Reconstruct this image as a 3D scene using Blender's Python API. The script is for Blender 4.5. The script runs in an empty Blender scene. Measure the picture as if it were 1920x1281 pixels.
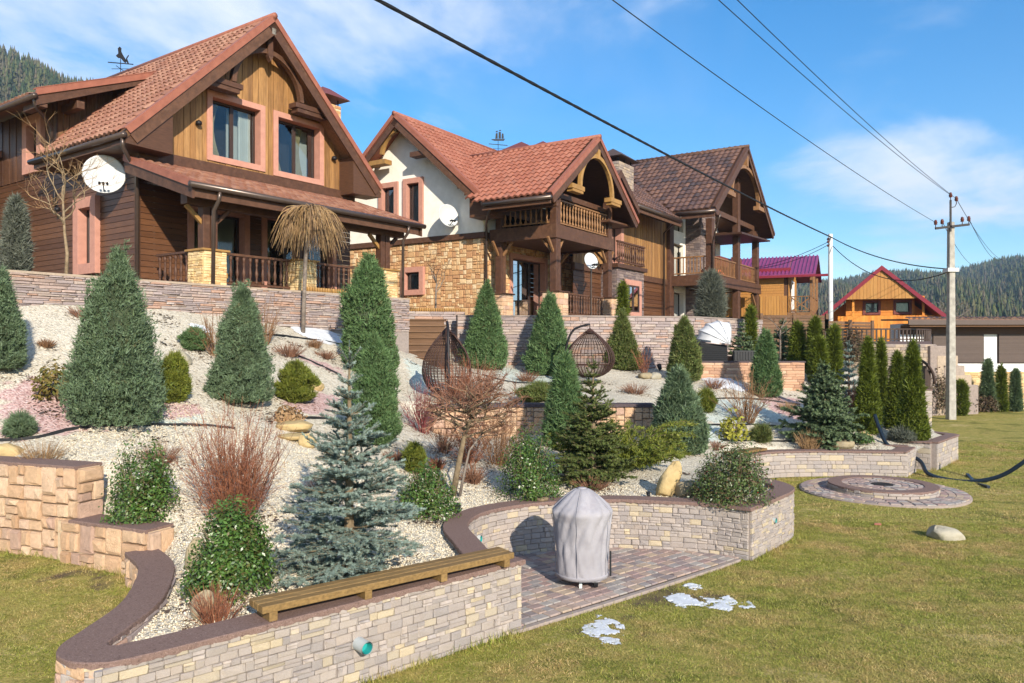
import bpy, math, random
import numpy as np
from mathutils import Vector, Matrix
R = math.radians
S = bpy.context.scene
COL = S.collection
random.seed(7)
RNG = np.random.default_rng(7)

# ---------------------------------------------------------------- camera
F, YH, ZC = 1467.5, 649.0, 2.94            # focal length in photo pixels, horizon row, eye height
cam_d = bpy.data.cameras.new('camera')
cam_d.sensor_width = 36.0
cam_d.lens = F / 1920 * 36
cam_d.shift_y = (YH - 640.5) / 1920
cam_d.clip_end = 6000
cam = bpy.data.objects.new('camera', cam_d)
cam.location = (0, 0, ZC)
cam.rotation_euler = (R(90), 0, 0)
COL.objects.link(cam)
S.camera = cam

# ---------------------------------------------------------------- sky, sun, exposure
SUN_AZ = (0.37, -0.929)                    # ground direction towards the sun (right, behind the camera)
SUN_EL = R(24)
W = bpy.data.worlds.new('World')
S.world = W
W.use_nodes = True
wt = W.node_tree
wt.nodes.clear()
def wn(t, **k):
    n = wt.nodes.new(t)
    for a, b in k.items():
        setattr(n, a, b)
    return n
sky = wn('ShaderNodeTexSky', sky_type='NISHITA', sun_disc=False, sun_elevation=SUN_EL,
         sun_rotation=math.atan2(SUN_AZ[0], SUN_AZ[1]), altitude=700, air_density=1.0, dust_density=0.35, ozone_density=2.2)
tc = wn('ShaderNodeTexCoord')
sep = wn('ShaderNodeSeparateXYZ')
wt.links.new(tc.outputs['Generated'], sep.inputs[0])
def wmath(op, a, b=None, c=None):
    n = wn('ShaderNodeMath', operation=op)
    for i, x in enumerate((a, b, c)):
        if x is None: continue
        if isinstance(x, (int, float)): n.inputs[i].default_value = x
        else: wt.links.new(x, n.inputs[i])
    return n.outputs[0]
zz = wmath('MAXIMUM', sep.outputs[2], 0.0)
den = wmath('ADD', zz, 0.13)
cx = wmath('DIVIDE', sep.outputs[0], den)
cy = wmath('DIVIDE', sep.outputs[1], den)
comb = wn('ShaderNodeCombineXYZ')
wt.links.new(cx, comb.inputs[0]); wt.links.new(cy, comb.inputs[1])
def cloud(scale, loc, stretch, lo, hi, detail, dist):
    mp = wn('ShaderNodeMapping')
    mp.inputs['Location'].default_value = loc
    mp.inputs['Rotation'].default_value = (0, 0, R(-20))
    mp.inputs['Scale'].default_value = stretch
    wt.links.new(comb.outputs[0], mp.inputs[0])
    no = wn('ShaderNodeTexNoise', noise_dimensions='3D')
    no.inputs['Scale'].default_value = scale
    no.inputs['Detail'].default_value = detail
    no.inputs['Roughness'].default_value = 0.56
    no.inputs['Distortion'].default_value = dist
    wt.links.new(mp.outputs[0], no.inputs['Vector'])
    mr = wn('ShaderNodeMapRange', interpolation_type='SMOOTHSTEP')
    mr.inputs[1].default_value = lo; mr.inputs[2].default_value = hi
    wt.links.new(no.outputs['Fac'], mr.inputs[0])
    return mr.outputs[0]
CL1 = cloud(0.62, (-2.4, 38.43, -8.21), (1.3, 1.0, 1), 0.475, 0.66, 12, 0.35)
CL2 = cloud(1.1, (-34.16, 10.36, 22.28), (1.0, 0.45, 1), 0.52, 0.92, 9, 0.8)
mask = wmath('MINIMUM', wmath('ADD', wmath('MULTIPLY', CL1, 0.95), wmath('MULTIPLY', CL2, 0.38)), 0.92)
mixc = wn('ShaderNodeMix', data_type='RGBA')
wt.links.new(mask, mixc.inputs[0])
hsv = wn('ShaderNodeHueSaturation')
hsv.inputs['Saturation'].default_value = 1.42
hsv.inputs['Value'].default_value = 0.98
wt.links.new(sky.outputs[0], hsv.inputs['Color'])
wt.links.new(hsv.outputs[0], mixc.inputs[6])
mixc.inputs[7].default_value = (4.9, 5.15, 5.6, 1)
bg = wn('ShaderNodeBackground')
bg.inputs[1].default_value = 0.15
wt.links.new(mixc.outputs[2], bg.inputs[0])
wo = wn('ShaderNodeOutputWorld')
wt.links.new(bg.outputs[0], wo.inputs[0])

sun_d = bpy.data.lights.new('sun', 'SUN')
sun_d.energy = 4.9
sun_d.angle = R(0.53)
sun_d.color = (1.0, 0.91, 0.77)
sun = bpy.data.objects.new('sun', sun_d)
sun.rotation_euler = Vector((-SUN_AZ[0] * math.cos(SUN_EL), -SUN_AZ[1] * math.cos(SUN_EL), -math.sin(SUN_EL))).to_track_quat('-Z', 'Y').to_euler()
sun.location = (20, -40, 30)
COL.objects.link(sun)
vs = S.view_settings
vs.view_transform = 'Standard'; vs.look = 'None'; vs.exposure = 0.56; vs.gamma = 1.0; vs.use_curve_mapping = False
S.render.engine = 'CYCLES'
S.cycles.use_denoising = True
S.cycles.max_bounces = 6
S.cycles.transparent_max_bounces = 8
S.cycles.caustics_reflective = False
S.cycles.caustics_refractive = False

# ---------------------------------------------------------------- materials
MATS = {}
def mat(name, cols, rnd=None, const=False, noise=(6.0, 0.25), stretch=(1, 1, 1), rough=0.8, bump=None, metal=0.0,
        spec=0.3, trans=0.0, spots=None, coat=0.0, alt=None):
    """cols: colours picked by the random number of the object / loose piece (rnd) or mixed by noise."""
    m = bpy.data.materials.new(name); m.use_nodes = True
    nt = m.node_tree; N = nt.nodes; L = nt.links
    b = N['Principled BSDF']
    b.inputs['Roughness'].default_value = rough
    b.inputs['Metallic'].default_value = metal
    b.inputs['Specular IOR Level'].default_value = spec
    b.inputs['Coat Weight'].default_value = coat
    t = N.new('ShaderNodeTexCoord'); oi = N.new('ShaderNodeObjectInfo')
    off = N.new('ShaderNodeVectorMath'); off.operation = 'SCALE'; off.inputs[0].default_value = (37, 51, 23)
    L.new(oi.outputs['Random'], off.inputs['Scale'])
    ad = N.new('ShaderNodeVectorMath'); ad.operation = 'ADD'
    L.new(t.outputs['Object'], ad.inputs[0]); L.new(off.outputs[0], ad.inputs[1])
    mp = N.new('ShaderNodeMapping'); mp.inputs['Scale'].default_value = stretch
    L.new(ad.outputs[0], mp.inputs[0])
    no = N.new('ShaderNodeTexNoise'); no.inputs['Scale'].default_value = noise[0]; no.inputs['Detail'].default_value = 6
    no.inputs['Roughness'].default_value = 0.6
    L.new(mp.outputs[0], no.inputs['Vector'])
    rp = N.new('ShaderNodeValToRGB')
    rp.color_ramp.interpolation = 'CONSTANT' if const else 'LINEAR'
    e = rp.color_ramp.elements
    n = len(cols)
    while len(e) < n: e.new(0.5)
    for i, c in enumerate(cols):
        e[i].position = (i / n if const else i / max(1, n - 1))
        e[i].color = (*c, 1)
    if len(cols) == 1: e[1].color = (*cols[0], 1)
    if rnd == 'isl' or rnd == 'both':
        ge = N.new('ShaderNodeNewGeometry')
        if rnd == 'both':
            mm = N.new('ShaderNodeMath'); mm.operation = 'ADD'
            L.new(ge.outputs['Random Per Island'], mm.inputs[0]); L.new(oi.outputs['Random'], mm.inputs[1])
            fr = N.new('ShaderNodeMath'); fr.operation = 'FRACT'; L.new(mm.outputs[0], fr.inputs[0])
            L.new(fr.outputs[0], rp.inputs[0])
        else: L.new(ge.outputs['Random Per Island'], rp.inputs[0])
    elif rnd == 'obj': L.new(oi.outputs['Random'], rp.inputs[0])
    else:
        mr0 = N.new('ShaderNodeMapRange'); mr0.inputs[1].default_value = 0.3; mr0.inputs[2].default_value = 0.7
        L.new(no.outputs['Fac'], mr0.inputs[0]); L.new(mr0.outputs[0], rp.inputs[0])
    mr = N.new('ShaderNodeMapRange'); mr.inputs[1].default_value = 0.25; mr.inputs[2].default_value = 0.75
    mr.inputs[3].default_value = 1 - noise[1]; mr.inputs[4].default_value = 1 + noise[1]
    L.new(no.outputs['Fac'], mr.inputs[0])
    mu = N.new('ShaderNodeVectorMath'); mu.operation = 'SCALE'
    L.new(rp.outputs[0], mu.inputs[0]); L.new(mr.outputs[0], mu.inputs['Scale'])
    if alt:                                    # (colours, scale, low, high): a second palette in patches
        r2 = N.new('ShaderNodeValToRGB'); e2 = r2.color_ramp.elements
        while len(e2) < len(alt[0]): e2.new(.5)
        for i, c in enumerate(alt[0]): e2[i].position = i / (len(alt[0]) - 1); e2[i].color = (*c, 1)
        for l in list(L):
            if l.to_node == rp: L.new(l.from_socket, r2.inputs[0])
        na = N.new('ShaderNodeTexNoise'); na.inputs['Scale'].default_value = alt[1]; na.inputs['Detail'].default_value = 7; na.inputs['Roughness'].default_value = .7; L.new(t.outputs['Object'], na.inputs['Vector'])
        ma = N.new('ShaderNodeMapRange'); ma.inputs[1].default_value = alt[2]; ma.inputs[2].default_value = alt[3]; L.new(na.outputs['Fac'], ma.inputs[0])
        xa = N.new('ShaderNodeMix'); xa.data_type = 'RGBA'; L.new(ma.outputs[0], xa.inputs[0]); L.new(rp.outputs[0], xa.inputs[6]); L.new(r2.outputs[0], xa.inputs[7])
        L.new(xa.outputs[2], mu.inputs[0])
    col = mu.outputs[0]
    if spots:                                  # (scale, colour, low, high): weathering with a shape of its own
        n2 = N.new('ShaderNodeTexNoise'); n2.inputs['Scale'].default_value = spots[0]; n2.inputs['Detail'].default_value = 8
        n2.inputs['Roughness'].default_value = 0.65
        L.new(ad.outputs[0], n2.inputs['Vector'])
        m2 = N.new('ShaderNodeMapRange'); m2.inputs[1].default_value = spots[2]; m2.inputs[2].default_value = spots[3]
        L.new(n2.outputs['Fac'], m2.inputs[0])
        mx = N.new('ShaderNodeMix'); mx.data_type = 'RGBA'
        L.new(m2.outputs[0], mx.inputs[0]); L.new(col, mx.inputs[6]); mx.inputs[7].default_value = (*spots[1], 1)
        col = mx.outputs[2]
    L.new(col, b.inputs['Base Color'])
    if bump:
        nb = N.new('ShaderNodeTexNoise'); nb.inputs['Scale'].default_value = bump[0]; nb.inputs['Detail'].default_value = 5
        L.new(mp.outputs[0], nb.inputs['Vector'])
        bp = N.new('ShaderNodeBump'); bp.inputs['Strength'].default_value = bump[1]; bp.inputs['Distance'].default_value = bump[2]
        L.new(nb.outputs['Fac'], bp.inputs['Height']); L.new(bp.outputs[0], b.inputs['Normal'])
    if trans:
        tr = N.new('ShaderNodeBsdfTranslucent'); L.new(col, tr.inputs[0])
        ms = N.new('ShaderNodeMixShader'); ms.inputs[0].default_value = trans
        L.new(b.outputs[0], ms.inputs[1]); L.new(tr.outputs[0], ms.inputs[2])
        L.new(ms.outputs[0], N['Material Output'].inputs[0])
    MATS[name] = m
    return m

mat('roof_terracotta', [(.245, .085, .052), (.295, .108, .067), (.33, .132, .085), (.27, .093, .058)], 'both', noise=(9, .18), rough=.62, spots=(1.6, (.17, .08, .06), .52, .74))
mat('roof_terracotta_pale', [(.21, .09, .057), (.275, .125, .08), (.345, .18, .118), (.235, .10, .063)], 'both', noise=(9, .2), rough=.66, spots=(1.5, (.19, .10, .075), .50, .72))
mat('roof_trim', [(.25, .088, .056), (.29, .108, .068)], noise=(5, .12), rough=.55)
mat('roof_brown', [(.075, .042, .034), (.12, .066, .05), (.165, .088, .062), (.10, .058, .05), (.055, .04, .04)], 'both', noise=(9, .2), rough=.6)
mat('roof_purple', [(.19, .035, .115), (.23, .045, .14)], noise=(2, .1), rough=.38, spec=.5)
mat('roof_crimson', [(.20, .02, .035)], noise=(2, .1), rough=.45)
WD = dict(stretch=(1, 1, 1), rough=.62)
mat('wood_dark', [(.055, .026, .016), (.085, .040, .022), (.11, .052, .028)], 'both', noise=(5, .35), stretch=(1, 1, 9), rough=.5, bump=(30, .25, .01))
mat('wood_beam', [(.075, .034, .02), (.10, .048, .027)], 'both', noise=(7, .35), rough=.55, spots=(4, (.16, .09, .055), .58, .8), bump=(26, .3, .01))
mat('siding', [(.075, .030, .013), (.10, .042, .018), (.125, .053, .023)], 'both', noise=(4, .3), stretch=(1, 1, 8), rough=.45, bump=(18, .2, .006), spec=.4)
mat('cladding', [(.235, .115, .04), (.29, .15, .054), (.34, .185, .072), (.26, .13, .046), (.205, .105, .042)], 'both', noise=(6, .38), stretch=(3, 3, .35), rough=.6, spots=(7, (.16, .085, .038), .6, .8), bump=(20, .25, .006))
mat('cladding_old', [(.19, .10, .05), (.15, .075, .035), (.23, .13, .07)], 'both', noise=(8, .4), stretch=(3, 3, .35), rough=.75)
mat('cladding_orange', [(.60, .22, .03), (.53, .18, .025), (.66, .27, .045)], 'both', noise=(3, .2), stretch=(3, 3, .3), rough=.6)
mat('cladding_ochre', [(.44, .22, .06), (.38, .175, .045)], 'both', noise=(5, .2), stretch=(3, 3, .3), rough=.6)
mat('wood_ochre', [(.34, .19, .06), (.29, .155, .048)], 'both', noise=(6, .25), rough=.55)
mat('wood_baluster', [(.21, .105, .045), (.26, .135, .06)], 'both', noise=(9, .3), rough=.5)
mat('wood_bench', [(.205, .125, .046), (.175, .105, .04), (.235, .145, .055)], 'both', noise=(3.5, .4), stretch=(1.2, 14, 14), rough=.6, bump=(12, .3, .006), spots=(5, (.17, .11, .05), .58, .8))
mat('wood_fence', [(.145, .08, .042), (.115, .062, .034), (.17, .098, .055)], 'both', noise=(5, .3), stretch=(.4, 4, 6), rough=.75)
mat('pink_trim', [(.43, .21, .155), (.47, .235, .175)], noise=(7, .07), rough=.8, bump=(90, .15, .004))
mat('stucco', [(.78, .73, .63), (.83, .78, .69)], noise=(3, .06), rough=.9, bump=(70, .25, .006))
mat('plaster_white', [(.78, .78, .78)], noise=(3, .05), rough=.85)
mat('gutter', [(.085, .06, .048)], noise=(4, .15), rough=.3, metal=.35, spec=.5)
mat('frame_dark', [(.045, .026, .02)], noise=(7, .2), rough=.4)
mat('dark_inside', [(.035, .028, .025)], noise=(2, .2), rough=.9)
mat('curtain', [(.42, .34, .19), (.50, .42, .26)], noise=(4, .12), rough=.85, trans=.2)
mat('panel_white', [(.62, .62, .60)], noise=(2, .06), rough=.7)
mat('blind', [(.46, .45, .43)], noise=(3, .08), rough=.8)
mat('iron', [(.02, .018, .02)], noise=(9, .2), rough=.5, metal=.4)
mat('rust_metal', [(.16, .045, .035)], noise=(6, .2), rough=.5)
mat('dish_white', [(.50, .51, .51)], noise=(2, .04), rough=.45)
mat('plastic_black', [(.012, .013, .015)], noise=(8, .2), rough=.45)
mat('wicker', [(.045, .022, .017), (.062, .03, .022)], noise=(20, .3), rough=.55)
mat('rattan_black', [(.02, .02, .022)], noise=(20, .3), rough=.5)
mat('canvas', [(.60, .60, .61)], noise=(5, .05), rough=.85)
mat('grill_cover', [(.285, .27, .29), (.32, .305, .325)], noise=(5, .08), rough=.9, bump=(9, .35, .02), spots=(3.5, (.23, .21, .235), .58, .78))
mat('teal_pipe', [(.02, .30, .29)], noise=(5, .15), rough=.4)
mat('pipe_grey', [(.42, .45, .45)], noise=(5, .1), rough=.5)
mat('concrete', [(.30, .275, .24), (.38, .355, .31)], noise=(5, .18), rough=.95, bump=(40, .3, .01))
mat('pole_white', [(.55, .55, .54)], noise=(4, .1), rough=.8)
mat('ceramic', [(.11, .03, .02)], noise=(9, .2), rough=.25)
mat('cable', [(.012, .012, .014)], noise=(9, .2), rough=.6)
mat('hammock_paint', [(.010, .018, .03)], noise=(9, .2), rough=.35)
mat('orange_cloth', [(.62, .12, .05)], noise=(7, .2), rough=.9)
mat('shutter', [(.085, .058, .047), (.075, .05, .04)], 'both', noise=(4, .1), rough=.5)
mat('coping', [(.15, .092, .076), (.185, .118, .098), (.12, .074, .062)], noise=(45, .4), rough=.85, spots=(110, (.31, .22, .185), .55, .66), bump=(160, .6, .006))
mat('coping_dark', [(.06, .045, .05), (.085, .06, .062)], noise=(60, .25), rough=.8)
mat('mortar', [(.27, .225, .20)], noise=(20, .2), rough=.95)
mat('mortar_pale', [(.50, .38, .25)], noise=(20, .2), rough=.95)
SB = (38, .55, .012)
mat('stone_grey', [(0.36, 0.307, 0.27), (0.333, 0.285, 0.259), (0.377, 0.321, 0.28), (0.338, 0.291, 0.261), (0.465, 0.381, 0.264), (0.354, 0.302, 0.27), (0.349, 0.296, 0.264), (0.299, 0.263, 0.247), (0.327, 0.282, 0.256), (0.405, 0.34, 0.256), (0.365, 0.31, 0.272), (0.31, 0.271, 0.253), (0.338, 0.291, 0.261), (0.371, 0.31, 0.267)], 'both', True, noise=(14, .2), rough=.9, bump=SB, spots=(6, (.36, .30, .27), .56, .75))
mat('stone_ledge', [(.34, .26, .23), (.31, .25, .235), (.37, .275, .235), (.28, .225, .215), (.36, .30, .27), (.40, .255, .19), (.33, .265, .25), (.39, .31, .265)], 'both', True, noise=(10, .2), rough=.9, bump=SB)
mat('stone_sand', [(.58, .385, .24), (.52, .33, .20), (.63, .45, .30), (.47, .29, .17), (.60, .42, .29), (.44, .29, .22), (.56, .36, .22)], 'both', False, noise=(4, .2), rough=.88, bump=(16, .7, .03), spots=(3.2, (.42, .25, .14), .60, .76))
mat('stone_ochre', [(.58, .37, .19), (.50, .28, .13), (.64, .45, .25), (.44, .235, .115), (.66, .49, .30), (.55, .33, .16), (.46, .25, .12)], 'both', True, noise=(5, .2), rough=.9, bump=(18, .6, .02))
mat('stone_yellow', [(.62, .45, .22), (.68, .52, .28), (.56, .37, .17), (.64, .46, .25)], 'both', True, noise=(8, .18), rough=.9, bump=SB)
mat('stone_pink', [(.50, .30, .19), (.44, .25, .155), (.54, .35, .235), (.38, .22, .145)], 'both', True, noise=(8, .2), rough=.9, bump=SB)
mat('stone_violet', [(.165, .12, .11), (.13, .10, .10), (.20, .15, .135), (.23, .175, .155)], 'both', True, noise=(9, .2), rough=.9, bump=SB)
mat('stone_hill', [(.30, .24, .20), (.25, .20, .175), (.36, .28, .21)], 'both', True, noise=(9, .2), rough=.9, bump=SB)
mat('rock', [(.24, .19, .115), (.31, .25, .155), (.20, .165, .115)], noise=(3.5, .25), rough=.9, bump=(9, .6, .04), spots=(5, (.13, .115, .06), .58, .75))
mat('rock_gold', [(.40, .29, .13), (.46, .34, .165), (.34, .245, .12)], noise=(3, .22), rough=.9, bump=(8, .7, .04), spots=(4, (.25, .19, .11), .6, .78))
mat('rock_pale', [(.30, .27, .205), (.36, .325, .25)], noise=(3, .2), rough=.9, bump=(9, .6, .03), spots=(5, (.26, .25, .16), .6, .78))
mat('paver', [(.29, .21, .185), (.34, .25, .20), (.27, .24, .225), (.37, .285, .21), (.24, .19, .18), (.32, .285, .255), (.285, .20, .18), (.35, .27, .23), (.22, .18, .17)], 'both', True, noise=(12, .2), rough=.9, bump=(60, .4, .006), spots=(3.4, (.105, .08, .075), .60, .70))
mat('paver_joint', [(.085, .065, .05)], noise=(30, .3), rough=.95)
mat('kerb', [(.29, .235, .205)], noise=(20, .2), rough=.95, spots=(5, (.16, .14, .10), .56, .74))
mat('snow', [(.50, .52, .55), (.66, .68, .71)], noise=(9, .03), rough=.6, bump=(30, .4, .01))
mat('bark', [(.14, .10, .06), (.20, .15, .09)], noise=(14, .3), rough=.9, bump=(30, .5, .01))
mat('bark_tan', [(.20, .145, .085), (.25, .18, .11)], noise=(14, .3), rough=.85, bump=(30, .4, .008))
mat('bark_grey', [(.15, .12, .10), (.20, .165, .135)], noise=(14, .3), rough=.9, bump=(30, .4, .008))
mat('twig_red', [(.22, .075, .04), (.30, .115, .055), (.17, .065, .042), (.36, .16, .08)], 'isl', noise=(8, .25), rough=.7)
mat('twig_crimson', [(.17, .035, .04), (.22, .06, .055), (.12, .035, .035)], 'isl', noise=(8, .25), rough=.7)
mat('twig_brown', [(.20, .105, .05), (.26, .14, .068), (.155, .085, .05)], 'isl', noise=(8, .25), rough=.75)
mat('twig_tan', [(.36, .23, .11), (.30, .18, .085), (.25, .155, .085)], 'isl', noise=(8, .25), rough=.8)
mat('twig_dry', [(.20, .095, .055), (.25, .125, .075), (.145, .075, .05)], 'isl', noise=(8, .25), rough=.8)
mat('twig_weep', [(.27, .165, .08), (.38, .235, .10), (.22, .14, .09), (.42, .28, .13)], 'isl', noise=(8, .25), rough=.75)
def leafm(n, cols, rough=.6, tr=.22, spec=.3, alt=None): mat(n, cols, 'isl', noise=(5, .5), rough=rough, trans=tr, spec=spec, alt=alt)
BROWNED = ([(.17, .115, .05), (.13, .10, .045), (.21, .15, .07)], 5.5, .60, .70)
leafm('juniper_blue', [(.08, .13, .066), (.12, .175, .094), (.165, .225, .135), (.115, .165, .07)], alt=BROWNED)
leafm('juniper_green', [(.065, .13, .045), (.10, .175, .066), (.14, .225, .09), (.115, .165, .06)], alt=BROWNED)
leafm('juniper_olive', [(.075, .115, .026), (.12, .16, .04), (.16, .185, .055), (.15, .135, .05)], alt=BROWNED)
leafm('juniper_grey', [(.10, .115, .082), (.14, .15, .115), (.17, .18, .145)])
leafm('juniper_gold', [(.085, .12, .016), (.15, .175, .024), (.21, .215, .034), (.11, .145, .024)])
leafm('spruce_blue', [(.145, .205, .17), (.20, .265, .23), (.265, .335, .30), (.17, .225, .17)])
leafm('spruce_dark', [(.055, .085, .022), (.085, .12, .032), (.125, .155, .042), (.16, .17, .05)])
leafm('spruce_mid', [(.08, .125, .055), (.12, .17, .08), (.165, .215, .11)])
leafm('thuja', [(.075, .105, .010), (.12, .15, .015), (.16, .19, .024), (.065, .09, .012)])
leafm('holly', [(.035, .082, .014), (.06, .125, .022), (.09, .165, .032), (.10, .075, .028)], rough=.36, tr=.12, spec=.5)
leafm('holly_red', [(.045, .075, .018), (.07, .11, .026), (.095, .135, .036), (.13, .06, .036)], rough=.4, tr=.12, spec=.5)
leafm('leaf_yellow', [(.28, .27, .025), (.36, .33, .05), (.20, .21, .025)])
leafm('leaf_autumn', [(.16, .15, .03), (.20, .13, .04), (.10, .12, .025)])
leafm('vine', [(.085, .055, .032), (.12, .075, .045), (.06, .065, .025)])
leafm('berry', [(.35, .02, .02)])
mat('grass', [(.17, .21, .03), (.26, .285, .045), (.38, .355, .08), (.115, .155, .022), (.31, .30, .055), (.54, .46, .18)], 'isl', noise=(5, .35), rough=.6, trans=.3, alt=([(.28, .19, .075), (.50, .36, .14), (.64, .49, .22), (.40, .27, .11), (.20, .15, .06)], 1.1, .46, .60))

def glassm():
    m = bpy.data.materials.new('window_glass'); m.use_nodes = True
    N = m.node_tree.nodes; L = m.node_tree.links
    N.clear()
    o = N.new('ShaderNodeOutputMaterial'); mx = N.new('ShaderNodeMixShader')
    t = N.new('ShaderNodeBsdfTransparent'); t.inputs[0].default_value = (.78, .82, .82, 1)
    g = N.new('ShaderNodeBsdfGlossy'); g.inputs['Roughness'].default_value = .02; g.inputs[0].default_value = (.7, .73, .75, 1)
    fr = N.new('ShaderNodeFresnel'); fr.inputs[0].default_value = 1.4
    ad = N.new('ShaderNodeMath'); ad.operation = 'ADD'; ad.inputs[1].default_value = .02
    L.new(fr.outputs[0], ad.inputs[0]); L.new(ad.outputs[0], mx.inputs[0])
    L.new(t.outputs[0], mx.inputs[1]); L.new(g.outputs[0], mx.inputs[2]); L.new(mx.outputs[0], o.inputs[0])
    MATS['glass'] = m
glassm()

# ---------------------------------------------------------------- mesh helpers
class Fr:
    """a frame: origin, right, up, out"""
    def __init__(s, o, r, out, u=(0, 0, 1)):
        s.o, s.r, s.u, s.n = Vector(o), Vector(r).normalized(), Vector(u).normalized(), Vector(out).normalized()
    def p(s, a, b, c): return s.o + s.r * a + s.u * b + s.n * c
class MB:
    def __init__(s): s.v, s.f = [], []
    def add(s, vs, fs):
        k = len(s.v); s.v += [tuple(x) for x in vs]; s.f += [tuple(i + k for i in f) for f in fs]; return s
    BF = [(0, 3, 2, 1), (4, 5, 6, 7), (0, 1, 5, 4), (1, 2, 6, 5), (2, 3, 7, 6), (3, 0, 4, 7)]
    def box(s, x0, x1, y0, y1, z0, z1):
        return s.add([(x0, y0, z0), (x1, y0, z0), (x1, y1, z0), (x0, y1, z0), (x0, y0, z1), (x1, y0, z1), (x1, y1, z1), (x0, y1, z1)], s.BF)
    def fbox(s, fr, a0, a1, b0, b1, c0, c1):
        q = [(a0, b0, c0), (a1, b0, c0), (a1, b0, c1), (a0, b0, c1), (a0, b1, c0), (a1, b1, c0), (a1, b1, c1), (a0, b1, c1)]
        return s.add([fr.p(*x) for x in q], s.BF)
    def beam(s, p, q, w, h, up=(0, 0, 1)):
        p, q = Vector(p), Vector(q); d = (q - p).normalized(); sd = d.cross(Vector(up)).normalized(); u = sd.cross(d)
        q8 = []
        for e in (p, q):
            q8 += [e - sd * w / 2 - u * h / 2, e + sd * w / 2 - u * h / 2, e + sd * w / 2 + u * h / 2, e - sd * w / 2 + u * h / 2]
        return s.add(q8, s.BF)
    def prism(s, poly, d):
        n = len(poly); a = [Vector(p) for p in poly]; b = [p + Vector(d) for p in a]
        return s.add(a + b, [tuple(range(n))[::-1], tuple(range(n, 2 * n))] + [(i, (i + 1) % n, n + (i + 1) % n, n + i) for i in range(n)])
    def tube(s, pts, r, n=6, caps=True):
        pts = [Vector(p) for p in pts]; m = len(pts); rr = r if hasattr(r, '__len__') else [r] * m
        base = len(s.v); ref = None
        for i, p in enumerate(pts):
            d = (pts[min(i + 1, m - 1)] - pts[max(i - 1, 0)]).normalized()
            if ref is None: ref = d.orthogonal().normalized()
            ref = (ref - d * ref.dot(d)).normalized(); b = d.cross(ref)
            for k in range(n):
                a = 2 * math.pi * k / n
                s.v.append(tuple(p + (ref * math.cos(a) + b * math.sin(a)) * rr[i]))
        for i in range(m - 1):
            for k in range(n):
                k2 = (k + 1) % n
                s.f.append((base + i * n + k, base + i * n + k2, base + (i + 1) * n + k2, base + (i + 1) * n + k))
        if caps:
            s.f.append(tuple(base + k for k in range(n))[::-1]); s.f.append(tuple(base + (m - 1) * n + k for k in range(n)))
        return s
    def lathe(s, prof, n=10, c=(0, 0, 0)):
        base = len(s.v); m = len(prof)
        for r, z in prof:
            for k in range(n):
                a = 2 * math.pi * k / n; s.v.append((c[0] + r * math.cos(a), c[1] + r * math.sin(a), c[2] + z))
        for i in range(m - 1):
            for k in range(n):
                k2 = (k + 1) % n; s.f.append((base + i * n + k, base + i * n + k2, base + (i + 1) * n + k2, base + (i + 1) * n + k))
        s.f.append(tuple(base + k for k in range(n))[::-1]); s.f.append(tuple(base + (m - 1) * n + k for k in range(n)))
        return s
    def mesh(s, name, m, smooth=False):
        me = bpy.data.meshes.new(name); me.from_pydata(s.v, [], s.f)
        if m: me.materials.append(MATS[m])
        if smooth: me.polygons.foreach_set('use_smooth', [True] * len(me.polygons))
        me.update(); return me
    def build(s, name, m, parent=None, smooth=False, bevel=0):
        o = link(name, s.mesh(name, m, smooth), parent)
        if bevel:
            b = o.modifiers.new('bevel', 'BEVEL'); b.width = bevel; b.segments = 2; b.limit_method = 'ANGLE'
        return o
WORLD = {}
def link(name, me, parent=None):
    o = bpy.data.objects.new(name, me); COL.objects.link(o)
    if parent:
        o.parent = parent
        if parent.name in WORLD: o.matrix_parent_inverse = WORLD[parent.name]
    return o
def thing(name, label, cat, loc=(0, 0, 0), rz=0.0, group=None, world=True):
    """an Empty at the base of a thing; world=True: its parts are modelled in world coordinates"""
    o = bpy.data.objects.new(name, None); COL.objects.link(o); o.empty_display_size = .2
    o.location = loc; o.rotation_euler = (0, 0, rz); tag(o, label, cat, group)
    if world: WORLD[o.name] = (Matrix.Translation(loc) @ Matrix.Rotation(rz, 4, 'Z')).inverted()
    return o
def tag(o, label, cat, group=None, kind=None):
    o['label'] = label; o['category'] = cat
    if group: o['group'] = group
    if kind: o['kind'] = kind
    return o
def kind(o, k, label=None):
    o['kind'] = k
    if label: o['label'] = label
    return o
def npmesh(name, V, Fa, m, parent=None, smooth=False):
    V = np.ascontiguousarray(V, np.float32); Fa = np.ascontiguousarray(Fa, np.int32); k = Fa.shape[1]
    me = bpy.data.meshes.new(name)
    me.vertices.add(len(V)); me.vertices.foreach_set('co', V.ravel())
    me.loops.add(Fa.size); me.loops.foreach_set('vertex_index', Fa.ravel())
    me.polygons.add(len(Fa)); me.polygons.foreach_set('loop_start', np.arange(0, Fa.size, k, dtype=np.int32))
    me.polygons.foreach_set('loop_total', np.full(len(Fa), k, np.int32))
    if smooth: me.polygons.foreach_set('use_smooth', np.ones(len(Fa), bool))
    me.update(calc_edges=True)
    me.materials.append(MATS[m])
    return link(name, me, parent)
def px(u, v, Y): return Vector(((u - 960) / F * Y, Y, ZC + (YH - v) / F * Y))
def pz(u, v, z):
    Y = (ZC - z) * F / (v - YH); return Vector(((u - 960) / F * Y, Y, z))

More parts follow.
